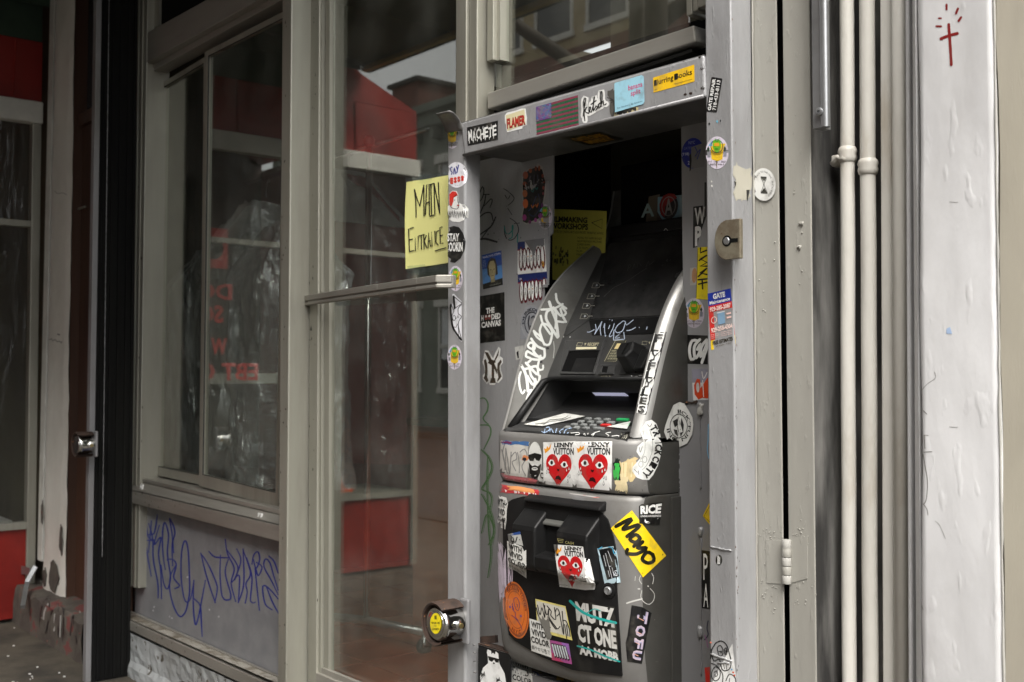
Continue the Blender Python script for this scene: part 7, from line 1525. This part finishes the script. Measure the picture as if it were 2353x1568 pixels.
# --- fascia below the seam
LOWP = LOW+[front_band]
def vivid(quad, tg, label, parent=None, clip=None, tornto=None):
    d = lay(label, quad, tg, parent, lift=.001); d.poly(clip or [(0, 0), (1, 0), (1, 1), (0, 1)], 'dcdbd6', 0)
    for t_, b_ in (('WITH', (.1, .06, .80, .25)), ('VIVID', (.08, .30, .84, .49)), ('COLOR', (.04, .54, .97, .73))): d.text(t_, b_, '151515', 3.2, bold=.028)
    d.text('鮮やかな色で', (.05, .80, .95, .93), '2a2a2a', 3.2); return d.done()
vivid(Q('c6', (84, 772), (238, 812), (205, 1160), (102, 1118)), [cab, blackdoor], 'white sticker reading WITH VIVID COLOR at the top left corner of the lower door', cab, [(0, 0), (.85, 0), (1, .12), (.95, .3), (1, .62), (.96, 1), (0, 1)])
d = lay(None, Q('c6', (228, 1210), (365, 1180), (400, 1340), (240, 1300)), LOW, lift=.001); d.rect(0, 0, 1, 1, 'b8b8b4', 0); d.rect(0, 0, 1, .22, '2a4a8a', .5)
for p in ([(.1, .3), (.3, .9), (.4, .3)], [(.5, .4), (.6, .9), (.8, .4)], [(.1, .7), (.9, .6)]): d.line(p, 2.4, '17171a', 1, raw=False)
d.done()
vivid(Q('c7', (775, 32), (955, 92), (957, 385), (785, 296)), LOW, 'white sticker reading WITH VIVID COLOR on the left cheek of the cash slot', blackdoor, [(0, 0), (.8, .03), (.9, .15), (1, .08), (1, 1), (.5, .93), (0, .96)])
vivid(Q('c7', (984, 762), (1160, 815), (1196, 1132), (1005, 1068)), LOW, 'white sticker reading WITH VIVID COLOR overlapping the yellow tag card', blackdoor)
vivid(Q('c7', (822, 1140), (1000, 1200), (1030, 1480), (818, 1420)), [ped], 'white sticker reading WITH VIVID COLOR lowest, beside the bear', ped)
heart(Q('c7', (1214, 66), (1498, 88), (1540, 486), (1240, 462)), LOW, 'white sticker with a weeping red heart, curling off the cash slot', clip=[(0, 0), (.98, 0), (.99, .28), (1.12, .3), (1.2, .8), (1.0, .83), (1.0, .9), (1.25, .88), (1.2, 1), (.9, 1.03), (.1, 1)])
d = lay('faint cash caption beside a note symbol', Q('c7', (1250, 8), (1410, 30), (1405, 78), (1250, 55)), LOW, atm, 'panel_print', .0012); d.text('CASH', (.48, .3, .98, .85), 'a8a068', 1); d.line([(.0, .1), (.36, .1), (.32, .75), (.08, .75), (0, .1)], .9, 'a8a068', 1, raw=False, smooth=False); d.line([(.05, .4), (.32, .4)], .9, 'a8a068', 1, raw=False); d.done()
d = lay('black graffiti block-letter sticker with white sides and blue flashes', Q('c7', (1618, 105), (1800, 78), (1842, 425), (1672, 445)), LOW, blackdoor); d.poly([(0, .0), (.85, -.0), (1, .1), (1, 1), (.12, 1)], '9fb4bc', 0); d.poly([(.1, .04), (.82, .02), (.98, .3), (.96, .82), (.3, .88)], '0e0f10', 1)
for p in ([(.3, .2), (.35, .5)], [(.42, .15), (.5, .5), (.62, .5)], [(.55, .1), (.7, .4)], [(.65, .55), (.7, .8)], [(.42, .62), (.46, .8)], [(.5, .5), (.58, .86)]): d.line(p, 1.0, 'c8ccd0', 2, raw=False)
for p in ([(.02, .02), (.3, -.02)], [(.6, .0), (.8, .05), (.85, .2), (.98, .15)], [(.02, .12), (.1, .1)]): d.line(p, 1.8, '3a9ac0', 2, raw=False)
d.ring(.8, .72, .09, .07, .12, 'c8ccd0', 2); d.text('A', (.75, .68, .85, .77), 'c8ccd0', 2); d.done()
d = Dec(cab, [cab], 'yellow diamond sticker with the brushed black word Mayo', Q('D', (1452, 1173), (1530, 1277), (1477, 1327), (1404, 1214)), curved=True, lift=.0012)
d.rect(0, 0, 1, 1, 'eecb1c', 0)
for a, b in (((.05, .06), (.95, .06)), ((.95, .06), (.95, .94)), ((.95, .94), (.05, .94)), ((.05, .94), (.05, .06))): d.line([a, b], 1.3, '26220a', 1, raw=False, smooth=False)
for p in ([(.04, .80), (.10, .30), (.14, .22), (.17, .66), (.29, .14), (.33, .2), (.32, .68)], [(.50, .36), (.40, .40), (.39, .66), (.50, .56), (.50, .36), (.53, .68)], [(.57, .36), (.59, .62), (.69, .38), (.66, .74), (.54, 1.0), (.5, .92)], [(.84, .34), (.75, .44), (.78, .70), (.89, .62), (.92, .42), (.84, .34)]): d.line(p, 8.4, '18160a', 2, raw=False)
d.done()
d = Dec(cab, [cab], 'black sticker with bold white word RICE over a small tick mark', Q('c6', (1676, 888), (1942, 852), (1905, 1105), (1680, 1092)), curved=True, lift=.0022); d.poly([(.0, .05), (.12, -.03), (1, 0), (.97, 1), (0, 1)], '121212', 0)
d.text('RICE', (.07, .05, .95, .46), W_, 1.4, bold=.05); d.text('LOVING AWARENESS', (.07, .52, .98, .62), 'd8d8d4', 1.4, bold=.02); d.poly([(.30, .70), (.36, .84), (.5, .85), (.92, .66), (.5, .95), (.34, .95), (.27, .85)], W_, 1.4, rings=1); d.done()
d = lay('orange round sticker lettered SKULL N TONES N.Y.C.', Q('c7', (716, 428), (940, 424), (1004, 940), (770, 945)), [blackdoor, cab]); d.ell(.5, .5, .52, .52, 'd8702a', 0, 40)
for r_ in (.48, .46, .34): d.ring(.5, .5, r_, r_, .012, '7a3a28', 1.4)
d.arc('SKULL N TONES', .5, .5, .37, .37, -35, 95, .2, '7a2f22', 1.4, .02); d.arc('N.Y.C', .5, .5, .37, .37, 215, 165, .2, '7a2f22', 1.4, .02, flip=True)
for p in ([(.48, .3), (.6, .28), (.68, .4), (.6, .52), (.5, .48), (.46, .36), (.48, .3)], [(.55, .4), (.6, .42), (.56, .46)], [(.4, .38), (.38, .5), (.48, .56), (.46, .64), (.56, .7)], [(.3, .6), (.45, .66), (.62, .78), (.66, .86)], [(.36, .44), (.42, .52), (.38, .4)]): d.line(p, 1.2, '4a2a6a', 1.6, raw=False)
for x, y in ((.28, .45), (.68, .62)): d.ell(x, y, .035, .022, '5a4a9a', 1.8, 8)
d.done()
d = lay('pale pink marbled paper strips with thin ink lines', Q('c7', (676, 0), (832, 200), (825, 470), (716, 600)), [cab, blackdoor], cab); d.rect(-.05, 0, .33, 1, 'c8bccb', -.6); d.poly([(.42, .05), (1.0, .2), (1.0, .9), (.42, .9)], 'cbbccc', -.6)
for p in ([(.4, .0), (.42, .4), (.4, .95)], [(.5, .3), (.7, .4), (.6, .6), (.7, .8)], [(.1, .1), (.2, .3)], [(.6, .2), (.8, .5), (.75, .8)]): d.line(p, 1.2, '2a2630', .2, raw=False)
d.text('Y W', (.02, .84, .3, .93), '1c1c20', .2); d.done()
d = lay('pale yellow card with a black wildstyle tag', Q('c7', (1040, 578), (1324, 648), (1388, 970), (1062, 884)), LOW, blackdoor); d.rect(0, 0, 1, 1, 'dccf7c', 0); d.rect(.03, .06, .97, .92, 'd4d0c4', .6)
for p in ([(.06, .2), (.12, .5), (.2, .25), (.26, .55), (.3, .15)], [(.26, .1), (.34, .45), (.44, .2), (.4, .5), (.6, .78)], [(.38, .15), (.5, .3), (.46, .42), (.6, .52), (.62, .14)], [(.62, .3), (.7, .14), (.76, .28), (.66, .4)], [(.76, .3), (.78, .9), (.86, .2)], [(.82, .5), (.92, .48), (.98, .7), (.96, .9)], [(.86, .6), (.85, .98)], [(.92, .6), (.9, .9)], [(.02, .3), (.1, .6), (.4, .8)], [(.36, .5), (.56, .8), (.7, .7)]): d.line(p, 2.3, '121214', 1.6, raw=False)
d.done()
d = lay('grey smear where a sticker was torn off', Q('c7', (1080, 760), (1190, 760), (1210, 960), (1150, 960)), LOW, blackdoor, 'scraped_patch', .0022); d.poly(jag((.1, .0, .85, .9), 5, .1, 31), '77756f', 1.2); d.done()
d = lay('magenta sticker with silver throw-up letters', Q('c7', (1176, 966), (1354, 1002), (1386, 1195), (1196, 1152)), LOW, blackdoor); d.rect(0, 0, 1, 1, 'a8508e', 0); d.poly([(0, .6), (.6, 1), (0, 1)], 'b83a66', .6); d.poly([(.6, 0), (1, 0), (1, .7)], '9a68b4', .6)
for i in range(6): x = .06+i*.13; d.poly([(x, .16), (x+.12, .12), (x+.22, .80), (x+.12, .88)], '141418', 1.4, rings=1); d.poly([(x+.02, .20), (x+.1, .17), (x+.18, .76), (x+.12, .80)], 'c9cfd2', 2.2, rings=1)
d.done()
d = lay('black sticker with chunky white letters MUTZ CT ONE AA MOBB struck through in teal', Q('c7', (1405, 585), (1786, 655), (1828, 1182), (1452, 1105)), LOW, blackdoor); d.rect(0, 0, 1, 1, '101110', 0)
d.text('MUTZ', (.02, .03, .98, .38), 'c6c5c0', 1.4, bold=.055); d.text('CT ONE', (.02, .42, .98, .76), 'c6c5c0', 1.4, bold=.055); d.text('AA MOBB', (.02, .81, .99, .99), 'c6c5c0', 1.4, bold=.055)
d.line([(-.1, .04), (.2, .2), (.6, .26), (1.0, .28)], 6, '1fa39c', 2.6, raw=False); d.line([(.3, .2), (.5, .1), (.65, .12)], 2, '1fa39c', 2.8, raw=False); d.line([(-.02, .84), (.3, .86), (.7, .93), (1.02, .97)], 3.6, '1f9c96', 2.6, raw=False); d.done()
d = Dec(cab, [cab], 'black sticker with holographic letters TOFU reading downward', curved=True, lift=.001)
tf = K('c7', (1945, 637), (2040, 655), (2130, 712), (2100, 850), (2040, 1190), (1905, 1168), (1888, 990), (1905, 930)); d.poly(tf, '131314', 0, raw=True, rings=5)
HT = homog(K('c7', (2120, 690), (2040, 1180), (1920, 1160), (1975, 660)))
for i, ch_ in enumerate('TOFU'):
    for k, (b_, cc_) in enumerate(((.02, '9a95b0'), (-.02, 'b8a8b4'))): d.fn(lambda a, b, i=i, k=k: HT(.03+i*.24+a*.20, .12+b*.66+k*.02), ch_, cc_, 1.2+k*.6, .05-.05*k)
for a in (.18, .42, .62, .86): x0_, y0_ = HT(a, .35); x1_, y1_ = HT(a-.03, .7); d.line([(x0_, y0_), (x1_, y1_)], 1.4, 'd8a08c', 2.8)
d.done()
d = Dec(cab, [cab], 'white chalky rings scratched beside the lock', name='graffiti_tag', m='paint', curved=True)
for p, w_ in (([(2130, 335), (2150, 380), (2140, 440)], 1.4), ([(2030, 360), (2015, 400), (2040, 440)], 1.4), ([(2115, 480), (2155, 530), (2150, 590), (2110, 630), (2060, 610), (2030, 560), (2040, 500)], 1.4), ([(1900, 620), (1960, 600), (2040, 580)], 3.4), ([(1980, 365), (1975, 410)], 1), ([(2005, 485), (2020, 486)], 2.6), ([(2096, 458), (2100, 462)], 2.4)): d.line(K('c7', *p), w_, 'c2c1bc', 0)
d.done()
d = Dec(cab, [cab], None, name='sticker', quad=Q('c6', (905, 755), (1265, 790), (1245, 815), (910, 770)), curved=True); d.poly([(0, 0), (.5, .2), (.9, .4), (1, 1), (.5, .8), (.1, .8)], 'b5b2ae', 0); d.poly([(.58, .3), (1, .6), (.9, 1.1)], 'c8584a', .6, rings=1); d.done()
d = Dec(blackdoor, [cab, blackdoor], 'grey melted scrap hanging over the cash slot', Q('c6', (900, 760), (1095, 790), (1080, 900), (940, 850)), curved=True, name='sticker'); d.poly([(0, 0), (1, .1), (.9, .6), (.8, .9), (.75, .6), (.5, .55), (.3, 1), (.25, .6), (.05, .4)], '7b7a7a', 0); d.done()
# topper
TPo = [tp]
d = Dec(tp, TPo, 'pale blue header film with a white capital A and a torn poster', Q('c4', (1048, 440), (1560, 395), (1560, 645), (1042, 712)), name='header_print'); d.poly([(.0, 1.0), (.05, .05), (.25, .0), (.2, .95)], '6f6658', 0); d.rect(.21, .1, 1, .95, '8fb7c6', .4); d.poly([(.2, .6), (.3, .95), (.2, .98)], '5a5248', .8); d.rect(.62, .1, 1, .9, 'a8c4cc', .8); d.done()
d = Dec(tp, TPo, None, name='header_print'); d.H = homog(Q('c4', (1005, 525), (1132, 512), (1130, 642), (1002, 655))); d.text('A', (0, 0, 1, 1), 'a8c0be', 2, bold=.02); d.done()
d = Dec(tp, TPo, 'round red and black sticker with a ringed letter A', ebox('c4', 1270, 545, 90, 125, -.1)); d.ell(.5, .5, .5, .5, '231c1c', 3); d.poly([(.5, .0), (.2, .08), (.0, .4), (.08, .8), (.28, .9), (.3, .5), (.95, .2), (.8, .05)], '9c2420', 3.6); d.ring(.5, .5, .36, .36, .05, '9a9490', 4.4); d.text('A', (.28, .2, .72, .84), 'a09a94', 4.4, bold=.02); d.done()
vz = [bpy.data.objects['visor']]
d = Dec(vz[0], vz, None, name='paint_mark', m='paint'); d.line(K('c4', (1238, 758), (1222, 780), (1225, 808), (1245, 805), (1258, 780), (1238, 758)), 1.2, 'c8c8c4', 0); d.line(K('c4', (1280, 812), (1320, 808)), 1.0, '77756f', 0); d.done()
d = Dec(scr, [scr], 'scratched pale graffiti on the screen', name='graffiti_tag', m='paint')
for p in ([(870, 1170), (885, 1110), (905, 1120), (880, 1145)], [(920, 1150), (935, 1100), (945, 1145)], [(960, 1140), (975, 1090), (1000, 1120)], [(1050, 1130), (1075, 1070), (1080, 1110), (1130, 1070)], [(640, 1420), (740, 1330), (860, 1270), (980, 1190), (1060, 1140)]): d.line(K('c4', *p), .7, '4a4a48', 0)
d.done()
# pedestal and cover plate
d = Dec(bp, [bp], 'white cartoon bear in sunglasses on the black cover plate', Q('c7', (500, 1030), (760, 1080), (765, 1420), (505, 1400)), curved=False)
d.poly([(.33, .02), (.45, .04), (.52, -.02), (.62, .03), (.72, .08), (.74, .3), (.78, .38), (.95, .6), (1, .85), (.98, 1), (.08, 1), (.06, .75), (.16, .52), (.34, .38), (.33, .2), (.30, .1)], 'e2e2e0', 0, rings=4)
d.poly([(.34, .19), (.74, .22), (.73, .32), (.62, .33), (.56, .26), (.48, .33), (.37, .30)], '121212', 1); d.ell(.55, .36, .035, .025, '121212', 1, 10)
for x, y in ((.16, .68), (.70, .78)): d.poly([(x-.06, y-.05), (x, y), (x+.05, y-.08), (x+.07, y+.03), (x+.0, y+.04), (x-.07, y+.09)], '121212', 1)
d.line([(.08, .85), (.16, .74), (.26, .72)], 1, '55555a', 1, raw=False); d.line([(.62, .86), (.78, .8), (.88, .88)], 1, '55555a', 1, raw=False); d.done()
PD = [ped]
z7 = lambda *p: [(1080+x*.1563, 1459.2+y*.1563) for x, y in p]
d = Dec(ped, PD, 'navy and cream sticker with white dots', z7((915, 520), (1055, 560), (1055, 760), (915, 740))); d.rect(0, 0, 1, 1, 'd4b778', 0); d.poly([(.02, .02), (.55, .1), (.68, .25), (.68, 1), (.02, 1)], '27418c', 1); d.ell(.12, .2, .07, .07, W_, 2, 10); d.ell(.38, .22, .07, .07, W_, 2, 10); d.done()
d = Dec(ped, PD, 'white torn label on the pedestal', z7((1065, 608), (1235, 630), (1235, 760), (1090, 760))); d.rect(0, 0, 1, 1, 'd8d8d2', 0); d.done()
d = Dec(ped, PD, 'yellow round face sticker on the pedestal', z7((1265, 510), (1520, 510), (1520, 900), (1265, 900))); d.ell(.5, .5, .5, .5, 'c9a94e', 0); d.line([(.45, .1), (.6, .2), (.85, .25), (.8, .5), (.5, .4), (.45, .1)], 1.6, '1c1a14', 1, raw=False); d.done()
d = Dec(ped, PD, 'black sticker with a small white hand', z7((1140, 455), (1260, 470), (1240, 600), (1160, 600))); d.rect(0, 0, 1, 1, '131313', 0); d.ell(.45, .35, .2, .25, W_, 1, 12); d.poly([(.3, .4), (.6, .4), (.65, .7), (.25, .7)], W_, 1); d.done()
d = Dec(ped, PD, 'tan paper with teal letters at the right foot', z7((1880, 640), (2100, 670), (2100, 760), (1890, 760))); d.rect(0, 0, 1, 1, '9a8a58', 0); d.text('SO', (.1, .2, .7, .9), '3a8a8a', 1, bold=.04); d.done()
# --- lettering on the neighbour's enclosure (read the right way round from the street side of the panes)
def wall_text(t_, u0, v0, u1, v1, col, nm='lettering', bold=.03):
    a, b = MXp(u0, v0), MXp(u1, v1); zt, zb_ = MXp((u0+u1)/2, v0).z, MXp((u0+u1)/2, v1).z
    vs, fs, (x0_, y0_, w_, h_) = glyphs(t_, bold)
    ya, yb = b.y, a.y                       # far (street) end first
    P = [(X0+.004, ya+(yb-ya)*(x-x0_)/w_, zb_+(zt-zb_)*(y-y0_)/h_) for x, y in vs]
    return obj(nm, P, fs, mat('red window lettering', (.55, .04, .03), rough=.5) if 'red window lettering' not in bpy.data.materials else bpy.data.materials['red window lettering'], en)
wall_text('EBT O', 438, 834, 580, 875, 'r'); wall_text('W A', 440, 776, 508, 815, 'r'); wall_text('SO', 440, 700, 500, 742, 'r'); wall_text('DO', 436, 650, 520, 688, 'r')
a, b = MXp(442, 520), MXp(510, 618)
bxm = MB(); y0_, y1_, z0_, z1_ = b.y, a.y, b.z, a.z; rr = min(abs(y1_-y0_), abs(z1_-z0_))*.36; cy_, cz_ = (y0_+y1_)/2, (z0_+z1_)/2; vv = []; n_ = 24
for i in range(n_):
    t = 2*PI*i/n_; vv.append((X0+.004, cy_+rr*math.cos(t), cz_+rr*math.sin(t))); k = 1/max(abs(math.cos(t)), abs(math.sin(t))); vv.append((X0+.004, cy_+abs(y1_-y0_)/2*math.cos(t)*k, cz_+abs(z1_-z0_)/2*math.sin(t)*k))
bxm.add(vv, [(2*i, 2*i+1, (2*i+3) % (2*n_), (2*i+2) % (2*n_)) for i in range(n_)]); bxm.build('red_logo_panel', bpy.data.materials['red window lettering'], en)

# --- scuffs, specks and old marker on the aluminium and the painted steel
rnd = random.Random(99)
for nm, par, area, n_, cols in (('mullion', mu, ((640, 20, 660, 1540),), 46, ('5a564c', '3a362e', '8f8b80')), ('stile', dr, ((708, 20, 730, 1500),), 34, ('4a463c', '2f2b25')), ('sill', sw, ((310, 1130, 630, 1170),), 40, ('3f3a30', '55503f')), ('base_rail', sw, ((300, 1440, 520, 1520),), 30, ('3a352a', '77705c')), ('jamb', sw, ((292, 300, 330, 1090),), 30, ('4a463c', '35312a'))):
    tg = [c for c in par.children if c.name.split('.')[0] == nm and c.type == 'MESH'][:1]
    d = Dec(par, tg, None, name='scuffs', m='paint', lift=.0012)
    for _ in range(n_):
        x0_, y0_, x1_, y1_ = area[0]; x, y = rnd.uniform(x0_, x1_), rnd.uniform(y0_, y1_); rx, ry = rnd.uniform(.5, 1.6), rnd.uniform(.8, 4.5)
        d.poly([(x+math.cos(t)*rx*rnd.uniform(.5, 1.3), y+math.sin(t)*ry*rnd.uniform(.5, 1.3)) for t in (0, 1.1, 2.2, 3.3, 4.4, 5.4)], rnd.choice(cols), 0)
    if nm == 'stile':
        d.poly(K('M5', (332, 735), (342, 700), (348, 738)), '2a2a26', 1, raw=True); d.line(K('M5', (328, 795), (330, 804), (343, 803), (343, 795)), 1, '3a3a34', 1, smooth=False)
    d.done()
d = Dec(cab, [cab, front_band, wingR], None, name='scuffs', m='paint', curved=True)
for _ in range(60):
    x, y = rnd.choice(((rnd.uniform(1425, 1508), rnd.uniform(1150, 1540)), (rnd.uniform(1400, 1500), rnd.uniform(1040, 1130)))); l = rnd.uniform(1, 7); a_ = rnd.uniform(-.4, .4)+PI/2*rnd.choice((0, 1))
    d.line([(x, y), (x+math.cos(a_)*l, y+math.sin(a_)*l)], rnd.uniform(.4, 1.0), rnd.choice(('8f8d86', '6b6962', '2a2825')), 0, smooth=False)
d.done()
